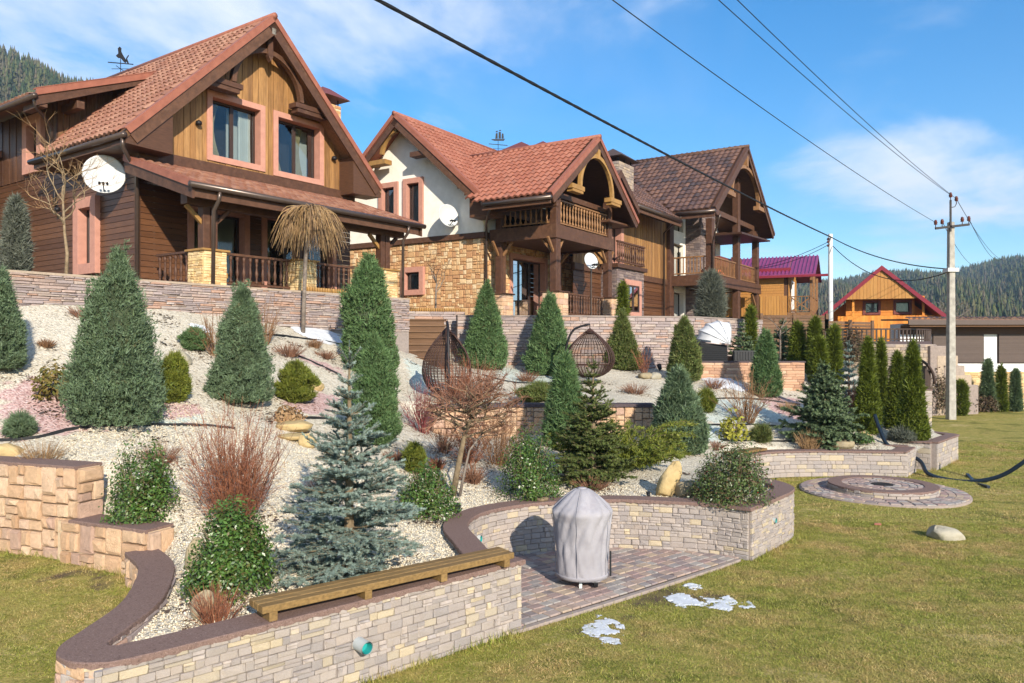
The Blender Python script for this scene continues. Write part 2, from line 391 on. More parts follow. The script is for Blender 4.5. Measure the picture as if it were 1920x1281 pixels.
# ---------------------------------------------------------------- the lie of the land
CP = np.array([(-2.6, 6.1, .62), (-1.3, 7.2, .62), (-.3, 8.5, .66), (-.85, 9.8, .68), (.4, 11.5, .68), (1.8, 11.7, .68), (3, 11.4, .68),
      (4, 12.5, .68), (4.2, 13.5, .6), (5, 16.5, .5), (6.5, 17.8, .5), (8.5, 17.9, .5), (10, 19, .58), (11.2, 20.2, .6), (13, 24, .9), (14.4, 28, 1.1),
      (-3.1, 7.6, .66), (-3.8, 8.8, .92), (-4.9, 9.4, 1.4), (-6.2, 9.9, 1.5), (-8, 10.5, 2.0), (-11, 11.2, 3.3), (-8.9, 14.0, 3.72), (-6.8, 17, 3.68), (-5.2, 19.4, 3.45),
      (-4.2, 20.8, 3.3), (-3, 23.5, 2.75), (0, 24.8, 2.3), (2, 25, 2.25), (6, 25.9, 2.15), (8.8, 23.8, 1.5), (6.5, 23.6, 1.9), (9, 27, 2.4), (12, 30, 2.2), (18, 30, .3), (-12, 6, .5), (-1.5, 17.2, 1.40), (-1.5, 16.0, 1.28), (-2.6, 16.0, 1.72), (-1.9, 20, 2.05), (.8, 17, 1.36), (2.6, 17, 1.36)], float)
def _phi(r): return np.where(r > 1e-9, r * r * np.log(np.maximum(r, 1e-9)), 0)
_n = len(CP); _K = _phi(np.hypot(CP[:, None, 0] - CP[None, :, 0], CP[:, None, 1] - CP[None, :, 1])) + np.eye(_n) * .4
_P = np.c_[np.ones(_n), CP[:, :2]]
_A = np.block([[_K, _P], [_P.T, np.zeros((3, 3))]])
_w = np.linalg.solve(_A, np.r_[CP[:, 2], 0, 0, 0])
def sstep(x, a, b):
    t = np.clip((x - a) / (b - a), 0, 1); return t * t * (3 - 2 * t)
MIDW = 16.95
def zbed(x, y):
    x = np.asarray(x, float); y = np.asarray(y, float)
    z = _w[_n] + _w[_n + 1] * x + _w[_n + 2] * y
    for i in range(_n): z = z + _w[i] * _phi(np.hypot(x - CP[i, 0], y - CP[i, 1]))
    inx = sstep(x, -2.6, -1.7) * (1 - sstep(x, 3.0, 3.7)); d = y - MIDW
    z = z + inx * np.where(d > 0, .24 * np.exp(-np.abs(d) / 3), -.32 * np.exp(-np.abs(d) / 1.6))
    z = z + .03 * np.sin(x * 2.1 + y) * np.cos(y * 1.7 - x * .6)
    for pts, top in LIMIT:                      # the bed runs in below the copings
        d = np.full(z.shape, 9.)
        for (ax, ay), (bx, by) in zip(pts, pts[1:]):
            dx, dy = bx - ax, by - ay
            if dx * dx + dy * dy < 1e-9: continue
            t = np.clip(((x - ax) * dx + (y - ay) * dy) / (dx * dx + dy * dy), 0, 1); d = np.minimum(d, np.hypot(x - ax - t * dx, y - ay - t * dy))
        z = np.where(d < 1.2, np.minimum(z, top + np.maximum(0, d - .22) * 1.1), z)
    return z
LIMIT = []
def zlawn(x, y):
    x = np.asarray(x, float); y = np.asarray(y, float)
    left = np.clip(.05 + .045 * y, 0, .52) * (1 - sstep(x, -3.45, -2.75)) * (1 - sstep(y, 10.5, 13))
    return left + .018 * np.sin(x * 1.3) * np.cos(y * .9) * sstep(np.abs(x - 3.5) + np.abs(y - 10), 3.5, 6) * (np.asarray(x) > 0) + .35 * sstep(y, 33, 60)
def gr(u, v, f=zbed):
    """the point of the ground that the photo shows at this pixel"""
    Y = np.linspace(4.5, 45, 8000); x = (u - 960) / F * Y; z = ZC + (YH - v) / F * Y
    d = z - f(x, Y); i = int(np.argmax(d < 0)) if (d < 0).any() else 7999
    return Vector((x[i], Y[i], float(f(x[i], Y[i]))))

# gravel bed: outline in plan, inside the walls
def catmull(pts, k=8, closed=False):
    P = [np.array(p, float) for p in pts]; n = len(P); out = []
    for i in range(n - 1):
        a, b, c, d = P[max(i - 1, 0)], P[i], P[i + 1], P[min(i + 2, n - 1)]
        for j in range(k):
            t = j / k
            out.append(.5 * (2 * b + (c - a) * t + (2 * a - 5 * b + 4 * c - d) * t * t + (3 * b - a - 3 * c + d) * t ** 3))
    out.append(P[-1]); return out
FRONT = [(-2.86, 5.60), (-.06, 8.15)]                                    # centre lines of the garden walls
NOSE = catmull([(-4.02, 8.48), (-3.62, 7.95), (-3.37, 7.35), (-3.2, 6.7), (-3.18, 6.1), (-3.17, 5.78), (-3.04, 5.63), (-2.86, 5.62)], 6)
NICHE = catmull([(-.30, 8.1), (-.52, 8.9), (-.70, 9.65), (-.60, 10.3), (-.23, 10.83), (.45, 11.24), (1.39, 11.44), (2.08, 11.34), (2.82, 11.13), (3.31, 10.83)], 7)
RET = catmull([(3.18, 10.80), (3.7, 11.44), (4.1, 11.95), (4.28, 12.35), (4.2, 12.9), (3.95, 13.35)], 6)
WALL2 = catmull([(4.6, 16.6), (5.3, 17.35), (6.0, 17.7), (7.2, 17.8), (8.75, 17.62)], 6)
for _p, _t in ((FRONT, .66), (NOSE[::3], .64), (NICHE[::4] + [NICHE[-1]], .67), (RET[::3], .66), (WALL2[::4] + [WALL2[-1]], .50), ([(-5.1, 9.2), (-4.4, 8.86), (-3.9, 8.62)], .86), ([(-7.6, 10.05), (-6.26, 9.66), (-4.97, 9.2)], 1.46)): LIMIT.append(([tuple(map(float, q[:2])) for q in _p], _t))
H1D = Vector((.581, .814, 0))
H1W = Vector((-6.7, 17.2, 0))
def h1w(t): q = H1W + H1D * t; return (q.x, q.y)
BED = [FRONT[1], FRONT[0]] + [tuple(p) for p in NOSE[::-1]] + [(-4.5, 8.9), (-5.2, 9.25), (-6.3, 9.7), (-9, 10.5), (-12, 10.6), h1w(-8.2), h1w(0), h1w(6.2),
      (-3.2, 24.0), (-3.3, 25.3), (1.79, 25.2), (5.98, 26.1), (9, 28.5), (12, 31), (13.2, 31), (12.7, 27.8), (11.6, 23), (11.2, 20.3), (10.0, 18.75), (8.9, 17.7)] + \
      [tuple(p) for p in WALL2[::-1]] + [tuple(p) for p in RET[::-1]] + [tuple(p) for p in NICHE[::-1]]
def inside(poly, X, Y):
    r = np.zeros(X.shape, bool); n = len(poly)
    for i in range(n):
        x0, y0 = poly[i]; x1, y1 = poly[(i + 1) % n]
        if y0 == y1: continue
        c = ((y0 > Y) != (y1 > Y)) & (X < (x1 - x0) * (Y - y0) / (y1 - y0) + x0); r ^= c
    return r
def pixpoly(pts, f=zbed): return [tuple(gr(u, v, f))[:2] for u, v in pts]
g = .085
gx, gy = np.arange(-12.2, 15.2, g), np.arange(5.3, 31.2, g)
GX, GY = np.meshgrid(gx, gy)
ok = inside(BED, GX + g / 2, GY + g / 2)
idx = -np.ones(GX.shape, int)
jj, ii = np.nonzero(ok)
need = np.zeros(GX.shape, bool)
for a in (0, 1):
    for b in (0, 1): need[np.minimum(jj + a, GX.shape[0] - 1), np.minimum(ii + b, GX.shape[1] - 1)] = True
idx[need] = np.arange(need.sum())
VX, VY = GX[need], GY[need]
VZ = zbed(VX, VY) + RNG.normal(0, .006, VX.shape)
Q = np.stack([idx[jj, ii], idx[jj, ii + 1], idx[jj + 1, ii + 1], idx[jj + 1, ii]], 1)
# tints of the gravel: white marble, pink and pale green chippings sorted by the edging
PINK = [[(0, 735), (60, 705), (130, 740), (215, 800), (130, 808), (0, 826)], [(300, 745), (380, 760), (380, 790), (250, 792)], [(535, 745), (600, 730), (640, 750), (610, 780), (545, 772)],
        [(535, 662), (640, 690), (640, 705), (555, 672)], [(925, 640), (960, 650), (1050, 690), (1000, 690)], [(1425, 745), (1500, 745), (1500, 790), (1450, 770)]]
GREEN = [[(150, 800), (380, 778), (380, 795), (240, 797)], [(910, 685), (1060, 700), (1050, 718), (960, 715)], [(1300, 748), (1420, 750), (1480, 790), (1330, 792)], [(760, 670), (800, 690), (830, 750), (780, 740)],
         [(1290, 790), (1360, 800), (1360, 830), (1300, 820)]]
def tint(polys):
    w = np.zeros(VX.shape)
    jx, jy = VX + RNG.normal(0, .07, VX.shape), VY + RNG.normal(0, .07, VX.shape)
    for p in polys: w[inside(pixpoly(p), jx, jy)] = 1
    return w
def gravel_material():
    m = bpy.data.materials.new('gravel'); m.use_nodes = True
    N = m.node_tree.nodes; L = m.node_tree.links; b = N['Principled BSDF']; b.inputs['Roughness'].default_value = .92; b.inputs['Specular IOR Level'].default_value = .2
    t = N.new('ShaderNodeTexCoord')
    vo = N.new('ShaderNodeTexVoronoi'); vo.inputs['Scale'].default_value = 34; L.new(t.outputs['Object'], vo.inputs['Vector'])
    bw = N.new('ShaderNodeSeparateColor'); L.new(vo.outputs['Color'], bw.inputs[0])
    def ramp(cs):
        r = N.new('ShaderNodeValToRGB'); e = r.color_ramp.elements
        while len(e) < len(cs): e.new(.5)
        for i, c in enumerate(cs): e[i].position = i / (len(cs) - 1); e[i].color = (*c, 1)
        L.new(bw.outputs[0], r.inputs[0]); return r.outputs[0]
    white = ramp([(.30, .26, .20), (.53, .48, .385), (.60, .55, .45), (.48, .41, .30), (.635, .585, .49)])
    pink = ramp([(.30, .17, .155), (.50, .33, .30), (.56, .42, .39), (.42, .25, .23)])
    grn = ramp([(.34, .37, .32), (.53, .58, .51), (.60, .63, .57), (.44, .49, .43)])
    at = N.new('ShaderNodeAttribute'); at.attribute_name = 'tint'
    sp = N.new('ShaderNodeSeparateColor'); L.new(at.outputs['Color'], sp.inputs[0])
    def mix(f, a, c):
        x = N.new('ShaderNodeMix'); x.data_type = 'RGBA'; L.new(f, x.inputs[0]); L.new(a, x.inputs[6])
        if isinstance(c, tuple): x.inputs[7].default_value = (*c, 1)
        else: L.new(c, x.inputs[7])
        return x.outputs[2]
    col = mix(sp.outputs[1], mix(sp.outputs[0], white, pink), grn)
    n2 = N.new('ShaderNodeTexNoise'); n2.inputs['Scale'].default_value = 2.2; n2.inputs['Detail'].default_value = 9; n2.inputs['Roughness'].default_value = .75
    L.new(t.outputs['Object'], n2.inputs['Vector'])
    mr = N.new('ShaderNodeMapRange'); mr.inputs[1].default_value = .62; mr.inputs[2].default_value = .70; L.new(n2.outputs[0], mr.inputs[0])
    mm = N.new('ShaderNodeMath'); mm.operation = 'MULTIPLY'; mm.inputs[1].default_value = .75; L.new(mr.outputs[0], mm.inputs[0])
    col = mix(mm.outputs[0], col, (.13, .11, .095))
    L.new(col, b.inputs['Base Color'])
    bp = N.new('ShaderNodeBump'); bp.inputs['Strength'].default_value = .9; bp.inputs['Distance'].default_value = .02; bp.invert = True
    L.new(vo.outputs['Distance'], bp.inputs['Height']); L.new(bp.outputs[0], b.inputs['Normal'])
    MATS['gravel'] = m
gravel_material()
bed = npmesh('gravel_slope', np.c_[VX, VY, VZ], Q, 'gravel', smooth=True)
kind(bed, 'structure', 'pale gravel bank planted with conifers and shrubs')
ca = bed.data.attributes.new('tint', 'FLOAT_COLOR', 'POINT')
ca.data.foreach_set('color', np.c_[tint(PINK), tint(GREEN), np.zeros((len(VX), 2))].astype(np.float32).ravel())

# loose chippings on the near part of the bank (real stones, nobody could count them)
def pebbles(n, y1):
    X = RNG.uniform(-6, 4.4, n * 5); Y = RNG.uniform(5.6, y1, n * 5)
    k = inside(BED, X, Y) & (np.abs(X / Y) < .7) & (RNG.random(n * 5) < np.clip(9 / Y, 0, 1) ** 2); X, Y = X[k][:n], Y[k][:n]
    n = len(X); Z = zbed(X, Y) + .006
    base = np.array([(1, 0, 0), (0, 1, 0), (-1, 0, 0), (0, -1, 0), (0, 0, .8), (0, 0, -.8)], float)
    s = RNG.uniform(.006, .0145, (n, 1, 1)) * RNG.uniform(.7, 1.3, (n, 1, 3)); a = RNG.uniform(0, 6.28, n)
    b = base[None] * s * RNG.uniform(.75, 1.2, (n, 6, 1)); c, sn = np.cos(a)[:, None], np.sin(a)[:, None]
    V = np.stack([b[..., 0] * c - b[..., 1] * sn, b[..., 0] * sn + b[..., 1] * c, b[..., 2]], -1) + np.stack([X, Y, Z], -1)[:, None]
    f = np.array([(0, 1, 4), (1, 2, 4), (2, 3, 4), (3, 0, 4), (1, 0, 5), (2, 1, 5), (3, 2, 5), (0, 3, 5)])
    return V.reshape(-1, 3), (f[None] + 6 * np.arange(n)[:, None, None]).reshape(-1, 3)
mat('pebble', [(.70, .63, .49), (.62, .53, .38), (.74, .69, .58), (.55, .44, .27), (.44, .40, .33), (.68, .62, .50)], 'isl', noise=(9, .1), rough=.85)
kind(npmesh('loose_gravel', *pebbles(34000, 12.5), 'pebble'), 'stuff', 'loose white and cream chippings on the near bank')
mat('litter', [(.07, .05, .04), (.12, .07, .045), (.045, .04, .042)], 'isl', noise=(9, .2), rough=.9)
def litter(n):
    c = RNG.uniform((-9, 6), (12, 25), (160, 2)); p = c[RNG.integers(0, 160, n)] + RNG.normal(0, .16, (n, 2)) * (1, .5); X, Y = p.T
    k = inside(BED, X, Y); X, Y = X[k], Y[k]; n = len(X); Z = zbed(X, Y) + .012
    a = RNG.uniform(0, 6.28, n); s = .012 + .05 * RNG.random(n) ** 2; d = np.c_[np.cos(a) * s, np.sin(a) * s, RNG.normal(0, .008, n)]; e = np.c_[-d[:, 1], d[:, 0], d[:, 2]] * .5
    o = np.c_[X, Y, Z]; V = np.stack([o - d, o + e, o + d, o - e], 1).reshape(-1, 3)
    return V, np.arange(len(V)).reshape(-1, 4)
kind(npmesh('leaf_litter', *litter(7000), 'litter'), 'stuff', 'dark dead leaves and bark chips strewn on gravel')

# lawn: one sheet to the horizon
def lawn_material():
    m = bpy.data.materials.new('lawn'); m.use_nodes = True
    N = m.node_tree.nodes; L = m.node_tree.links; b = N['Principled BSDF']; b.inputs['Roughness'].default_value = .95; b.inputs['Specular IOR Level'].default_value = .1
    t = N.new('ShaderNodeTexCoord')
    def noise(sc, det, ro, st=(1, 1, 1)):
        mp = N.new('ShaderNodeMapping'); mp.inputs['Scale'].default_value = st; mp.inputs['Rotation'].default_value = (0, 0, R(25)); L.new(t.outputs['Object'], mp.inputs[0])
        n = N.new('ShaderNodeTexNoise'); n.inputs['Scale'].default_value = sc; n.inputs['Detail'].default_value = det; n.inputs['Roughness'].default_value = ro; L.new(mp.outputs[0], n.inputs['Vector']); return n.outputs[0]
    r = N.new('ShaderNodeValToRGB'); e = r.color_ramp.elements
    for c in range(3): e.new(.5)
    for i, (p, c) in enumerate([(.36, (.12, .085, .038)), (.44, (.18, .185, .036)), (.49, (.40, .315, .10)), (.53, (.22, .215, .04)), (.60, (.50, .38, .16))]): e[i].position = p; e[i].color = (*c, 1)
    na = N.new('ShaderNodeMath'); na.operation = 'MULTIPLY_ADD'; na.inputs[1].default_value = .5; nb_ = N.new('ShaderNodeMath'); nb_.operation = 'MULTIPLY'; nb_.inputs[1].default_value = .5; L.new(noise(3.2, 10, .8, (1, 1.5, 1)), nb_.inputs[0]); L.new(noise(.5, 6, .6, (1, 1.6, 1)), na.inputs[0]); L.new(nb_.outputs[0], na.inputs[2])
    L.new(na.outputs[0], r.inputs[0])
    mr = N.new('ShaderNodeMapRange'); mr.inputs[1].default_value = .3; mr.inputs[2].default_value = .7; mr.inputs[3].default_value = .62; mr.inputs[4].default_value = 1.3; L.new(noise(60, 4, .7), mr.inputs[0])
    sc = N.new('ShaderNodeVectorMath'); sc.operation = 'SCALE'; L.new(r.outputs[0], sc.inputs[0]); L.new(mr.outputs[0], sc.inputs['Scale'])
    m2 = N.new('ShaderNodeMapRange'); m2.inputs[1].default_value = .56; m2.inputs[2].default_value = .70; L.new(noise(1.7, 9, .75), m2.inputs[0])
    mx = N.new('ShaderNodeMix'); mx.data_type = 'RGBA'; L.new(m2.outputs[0], mx.inputs[0]); L.new(sc.outputs[0], mx.inputs[6]); mx.inputs[7].default_value = (.17, .11, .055, 1)
    at = N.new('ShaderNodeAttribute'); at.attribute_name = 'soil'; sm = N.new('ShaderNodeMath'); sm.operation = 'MULTIPLY_ADD'; sm.use_clamp = True; L.new(noise(7, 8, .75), sm.inputs[0]); sm.inputs[1].default_value = 1.6
    sb = N.new('ShaderNodeMath'); sb.operation = 'MULTIPLY_ADD'; sb.inputs[1].default_value = 1.9; sb.inputs[2].default_value = -1.55; L.new(at.outputs['Fac'], sb.inputs[0]); L.new(sb.outputs[0], sm.inputs[2])
    sx = N.new('ShaderNodeMix'); sx.data_type = 'RGBA'; L.new(sm.outputs[0], sx.inputs[0]); L.new(mx.outputs[2], sx.inputs[6]); sx.inputs[7].default_value = (.115, .082, .055, 1)
    L.new(sx.outputs[2], b.inputs['Base Color'])
    bp = N.new('ShaderNodeBump'); bp.inputs['Strength'].default_value = .8; bp.inputs['Distance'].default_value = .03; L.new(noise(45, 5, .7), bp.inputs['Height']); L.new(bp.outputs[0], b.inputs['Normal'])
    MATS['lawn'] = m
lawn_material()
def axis(lo, hi, a, b, st):
    return np.unique(np.r_[np.linspace(lo, a, 12), np.arange(a, b, st), np.linspace(b, hi, 12)])
lx, ly = axis(-1500, 1500, -9, 18, .11), axis(-200, 2600, 4.5, 30, .11)
LX, LY = np.meshgrid(lx, ly); nx = len(lx); q0 = (np.arange(len(ly) - 1)[:, None] * nx + np.arange(nx - 1)[None]).ravel()
lawn = npmesh('lawn', np.c_[LX.ravel(), LY.ravel(), zlawn(LX, LY).ravel()], np.stack([q0, q0 + 1, q0 + nx + 1, q0 + nx], 1), 'lawn', smooth=True)
kind(lawn, 'structure', 'short winter lawn, yellow green with brown patches')
def soil_attribute():
    w = np.zeros(LX.shape)
    wx, wy = LX + .16 * np.sin(LY * 5.1 + 2 * np.sin(LX * 3.3)) + .07 * np.sin(LY * 13), LY + .16 * np.sin(LX * 4.7 + 1.3) + .07 * np.sin(LX * 11 + LY * 3)
    for u, v, r in BARE: c = gr(u, v, zlawn); w = np.maximum(w, np.exp(-((wx - c.x) ** 2 + (wy - c.y) ** 2) / (r * r)))
    a = lawn.data.attributes.new('soil', 'FLOAT', 'POINT'); a.data.foreach_set('value', w.astype(np.float32).ravel())
PATIO = [(0.0, 8.0), (1.0, 8.85), (2.0, 9.72), (2.72, 10.36), (3.12, 10.72), (3.1, 10.88)] + [tuple(p) for p in NICHE[::-1]]
LITTER = []
BARE = [(1235, 1118, .34), (1150, 1150, .2), (1310, 1065, .18), (1190, 1128, .2), (1250, 1096, .2), (130, 1080, .22), (165, 1088, .2), (205, 1098, .18), (1215, 1108, .3), (1285, 1128, .25), (1330, 1120, .2), (1352, 1050, .15), (1760, 1012, .15), (1050, 1195, .15)]
soil_attribute()
def grass(n, y0, y1, h, w):
    X = RNG.uniform(-8, 16, n * 3); Y = np.sqrt(RNG.uniform(y0 ** 2, y1 ** 2, n * 3)); k = (np.abs(X / Y) < .69) & (ZC * F / Y < 660 + 40)
    k &= ~inside(BED, X, Y) & ~inside(PATIO, X, Y) & (np.hypot(X - 7.45, Y - 15.75) > 1.6)
    for u, v, r in BARE:
        c = gr(u, v, zlawn); k &= (np.hypot(X - c.x, (Y - c.y)) + RNG.normal(0, r * .3, X.shape)) > r * RNG.uniform(.3, 1.0, X.shape)
    X, Y = X[k][:n], Y[k][:n]; n = len(X); Z = zlawn(X, Y) - .003
    pat = .5 + .25 * np.sin(X * 1.7 + 2 * np.sin(Y * .8)) * np.sin(Y * 1.3 + X * .5) + .25 * np.sin(X * 5.3 + 3 * np.sin(Y * 2.9)) * np.sin(Y * 4.7 + 2 * np.sin(X * 3.1))
    a = RNG.uniform(0, 6.28, n); hh = h * RNG.uniform(.4, 1.15, n) * (.55 + .7 * pat); lean = RNG.normal(0, 1.0, (n, 2)) * hh[:, None]
    o = np.c_[X, Y, Z]; s = np.c_[np.cos(a), np.sin(a), np.zeros(n)] * w; tip = o + np.c_[lean, hh]
    return np.stack([o - s, o + s, tip], 1).reshape(-1, 3), np.arange(3 * n).reshape(-1, 3)
g1 = grass(350000, 5.2, 13, .027, .0044); g2 = grass(120000, 12.5, 24, .03, .008)
kind(npmesh('grass_blades', np.r_[g1[0], g2[0]], np.r_[g1[1], g2[1] + len(g1[0])], 'grass'), 'stuff', 'short mixed green and straw grass blades of the lawn')
def tall_grass(path, n, h):
    P = np.array(path); i = RNG.integers(0, len(P) - 1, n); t = RNG.random((n, 1)); o = P[i] * (1 - t) + P[i + 1] * t + RNG.normal(0, .035, (n, 2))
    Z = zlawn(o[:, 0], o[:, 1]); a = RNG.uniform(0, 6.28, n); hh = h * RNG.uniform(.3, 1.1, n) ** 1.5
    o3 = np.c_[o, Z]; s = np.c_[np.cos(a), np.sin(a), np.zeros(n)] * .004; tip = o3 + np.c_[RNG.normal(0, .4, (n, 2)) * hh[:, None], hh]
    return np.stack([o3 - s, o3 + s, tip], 1).reshape(-1, 3), np.arange(3 * n).reshape(-1, 3)

# ---------------------------------------------------------------- stone work
def stone_mesh(name, m, rough, seed, g=3):
    """a unit stone: x along the wall, y outwards (front face about y = 1), z up; rough split face"""
    r = random.Random(seed); mb = MB(); n = g + 1
    for j in range(n):
        for i in range(n):
            ex = i in (0, g); ez = j in (0, g)
            x = -.5 + i / g; z = -.5 + j / g
            if i == 1: x = -.40 + r.uniform(-.03, .06)
            if i == g - 1: x = .40 + r.uniform(-.06, .03)
            if j == 1: z = -.38 + r.uniform(-.03, .06)
            if j == g - 1: z = .38 + r.uniform(-.06, .03)
            y = 1 - (rough * 1.1 if (ex or ez) else 0) + r.uniform(-rough, rough) * (.5 if ex or ez else 1)
            if ex and ez: x *= .985; z *= .97
            mb.v.append((x * .985, y, z * .97))
    for j in range(g):
        for i in range(g): mb.f.append((j * n + i, j * n + i + 1, (j + 1) * n + i + 1, (j + 1) * n + i))
    ring = [i for i in range(n)] + [j * n + g for j in range(1, n)] + [g * n + i for i in range(g - 1, -1, -1)] + [j * n for j in range(g - 1, 0, -1)]
    k = len(mb.v)
    for i in ring: v = mb.v[i]; mb.v.append((v[0], 0.0, v[2]))
    for a in range(len(ring)): b = (a + 1) % len(ring); mb.f.append((ring[b], ring[a], k + a, k + b))
    return mb.mesh(name, m)
STONE = {}
def stone_set(m, rough=.18, n=7):
    if (m, rough) not in STONE: STONE[(m, rough)] = [stone_mesh('stone', m, rough, i * 13 + 5) for i in range(n)]
    return STONE[(m, rough)]
def rows(L, H, hs, ws, seed=1, split=.25):
    r = random.Random(seed); out = []; z = 0
    while z < H - .01:
        h = r.choice(hs)
        if H - z - h < min(hs) * .6: h = H - z
        s = -r.uniform(0, ws[0])
        while s < L - .005:
            w = r.uniform(*ws) * (1.25 if h > np.mean(hs) else 1.0); e = s + w
            if L - e < ws[0] * .5: e = L
            a = max(s, 0)
            if r.random() < split and h > min(hs) * 1.3:
                k = r.uniform(.35, .65); out += [(a, e, z, z + h * k), (a, e, z + h * k, z + h)]
            elif r.random() < split * .6 and e - a > ws[0] * 1.5:
                k = a + (e - a) * r.uniform(.35, .65); out += [(a, k, z, z + h), (k, e, z, z + h)]
            else: out.append((a, e, z, z + h))
            s = e
        z += h
    return out
def guillotine(L, H, big, small, seed=1):
    r = random.Random(seed); out = []; st = [(0, L, 0, H)]
    while st:
        a, b, c, d = st.pop(); w, h = b - a, d - c
        lim = r.uniform(small, big)
        if w * h < lim * lim and w < 2.6 * h and h < 2.2 * w: out.append((a, b, c, d)); continue
        if w > h * r.uniform(.7, 1.4):
            k = a + w * r.uniform(.35, .65); st += [(a, k, c, d), (k, b, c, d)]
        else:
            k = c + h * r.uniform(.35, .65); st += [(a, b, c, k), (a, b, k, d)]
    return out
class Path:
    """a line in plan with side = +1 (left of travel) or -1: stones look out to that side"""
    def __init__(s, pts, off=0.0, side=-1):
        P = [np.array(p[:2], float) for p in pts]; s.side = side
        T = []
        for i in range(len(P)):
            d = P[min(i + 1, len(P) - 1)] - P[max(i - 1, 0)]; T.append(d / np.linalg.norm(d))
        s.p = [p + off * side * np.array((-t[1], t[0])) for p, t in zip(P, T)]
        s.c = np.r_[0, np.cumsum([np.linalg.norm(b - a) for a, b in zip(s.p, s.p[1:])])]; s.L = s.c[-1]
    def at(s, d):
        d = min(max(d, 0), s.L - 1e-6); i = int(np.searchsorted(s.c, d, 'right') - 1); i = min(i, len(s.p) - 2)
        t = (d - s.c[i]) / (s.c[i + 1] - s.c[i]); p = s.p[i] * (1 - t) + s.p[i + 1] * t
        a = s.p[i + 1] - s.p[i]; a = a / np.linalg.norm(a); n = np.array((-a[1], a[0])) * s.side
        return p, a, n
def lay(parent, path, pieces, z0, m, depth=.03, rough=.18, gap=.0025, cap=300, name='stone', clip=None, budget=None, jit=.3):
    """stones along a path; z0 number or function of distance. Past the budget they are joined into one part."""
    ms = stone_set(m, rough); rr = random.Random(int(path.L * 1000) + len(pieces))
    items = []
    for a, b, c, d in pieces:
        s = (a + b) / 2; p, t, n = path.at(s); zz = z0(s) if callable(z0) else z0
        if clip and not clip(s, zz + (c + d) / 2): continue
        items.append((p, t, n, b - a - gap, zz + (c + d) / 2, d - c - gap, (b - a) * (d - c) / max(1, p[1] if parent.name in WORLD else 10) ** 2))
    items.sort(key=lambda q: -q[6])
    nb = cap if budget is None else max(0, min(cap, budget[0]))
    if budget is not None: budget[0] -= min(nb, len(items))
    rest = MB()
    for i, (p, t, n, w, z, h, _) in enumerate(items):
        me = rr.choice(ms); dp = depth * (1 + rr.uniform(-jit, jit))
        fl = path.side < 0      # keep x along travel so that y points outwards
        ax = Vector((t[0], t[1], 0)) * (-1 if not fl else 1); ay = Vector((n[0], n[1], 0)); 
        if ax.cross(ay).z < 0: ax = -ax
        M = Matrix(((ax.x * w, ay.x * dp, 0, p[0]), (ax.y * w, ay.y * dp, 0, p[1]), (0, 0, h, z), (0, 0, 0, 1)))
        if i < nb:
            o = bpy.data.objects.new(name, me); COL.objects.link(o); o.parent = parent
            o.matrix_parent_inverse = WORLD.get(parent.name, Matrix.Identity(4))
            o.location = (p[0], p[1], z); o.scale = (w, dp, h); o.rotation_euler = (0, 0, math.atan2(ax.y, ax.x))
        else:
            rest.add([M @ v.co for v in me.vertices], [tuple(q.vertices) for q in me.polygons])
    if rest.v: kind(rest.build('small_' + name + 's', m, parent), 'stuff')
def ribbon(path_pts, w, z0, z1, mb=None, off=0):
    """a solid band along a line in plan"""
    mb = mb or MB(); P = Path(path_pts, 0, 1); k = len(mb.v); n = len(P.p)
    for i in range(n):
        d = P.p[min(i + 1, n - 1)] - P.p[max(i - 1, 0)]; d = d / np.linalg.norm(d); nn = np.array((-d[1], d[0]))
        zb = z0(P.c[i]) if callable(z0) else z0; zt = z1(P.c[i]) if callable(z1) else z1
        for sgn, z in ((-1, zb), (1, zb), (1, zt), (-1, zt)):
            q = P.p[i] + nn * (w / 2 * sgn + off); mb.v.append((q[0], q[1], z))
    for i in range(n - 1):
        a, b = k + 4 * i, k + 4 * i + 4
        for j in range(4): j2 = (j + 1) % 4; mb.f.append((a + j, b + j, b + j2, a + j2))
    mb.f.append((k, k + 1, k + 2, k + 3)); e = k + 4 * (n - 1); mb.f.append((e + 3, e + 2, e + 1, e))
    return mb
def coping(path_pts, w, z, t, parent, m='coping', seed=1):
    """cast coping with a slightly ragged lower edge"""
    P = Path(path_pts, 0, 1); n = max(4, int(P.L / .035)); r = random.Random(seed); mb = MB()
    for i in range(n + 1):
        p, d, nn = P.at(P.L * i / n); nn = sum(P.at(P.L * i / n + q)[2] for q in (-.12, -.06, 0, .06, .12)); nn = nn / np.linalg.norm(nn)
        jo = [r.uniform(-.004, .004) for _ in range(4)]
        for sgn, zz, k in ((-1, z - t - r.uniform(0, .02), 0), (1, z - t - r.uniform(0, .02), 1), (1, z - .008, 2), (.96, z, 3), (-.96, z, 3), (-1, z - .008, 0)):
            q = p + nn * (w / 2 * sgn + (jo[k] if abs(sgn) == 1 else 0)); mb.v.append((q[0], q[1], zz ))
    for i in range(n):
        a, b = 6 * i, 6 * i + 6
        for j in range(6): j2 = (j + 1) % 6; mb.f.append((a + j, b + j, b + j2, a + j2))
    mb.f.append((0, 1, 2, 3, 4, 5)); e = 6 * n; mb.f.append((e + 5, e + 4, e + 3, e + 2, e + 1, e))
    return mb.build('coping', m, parent)

ZT = .73
GH, GW = [.038, .052, .066, .082], (.055, .165)
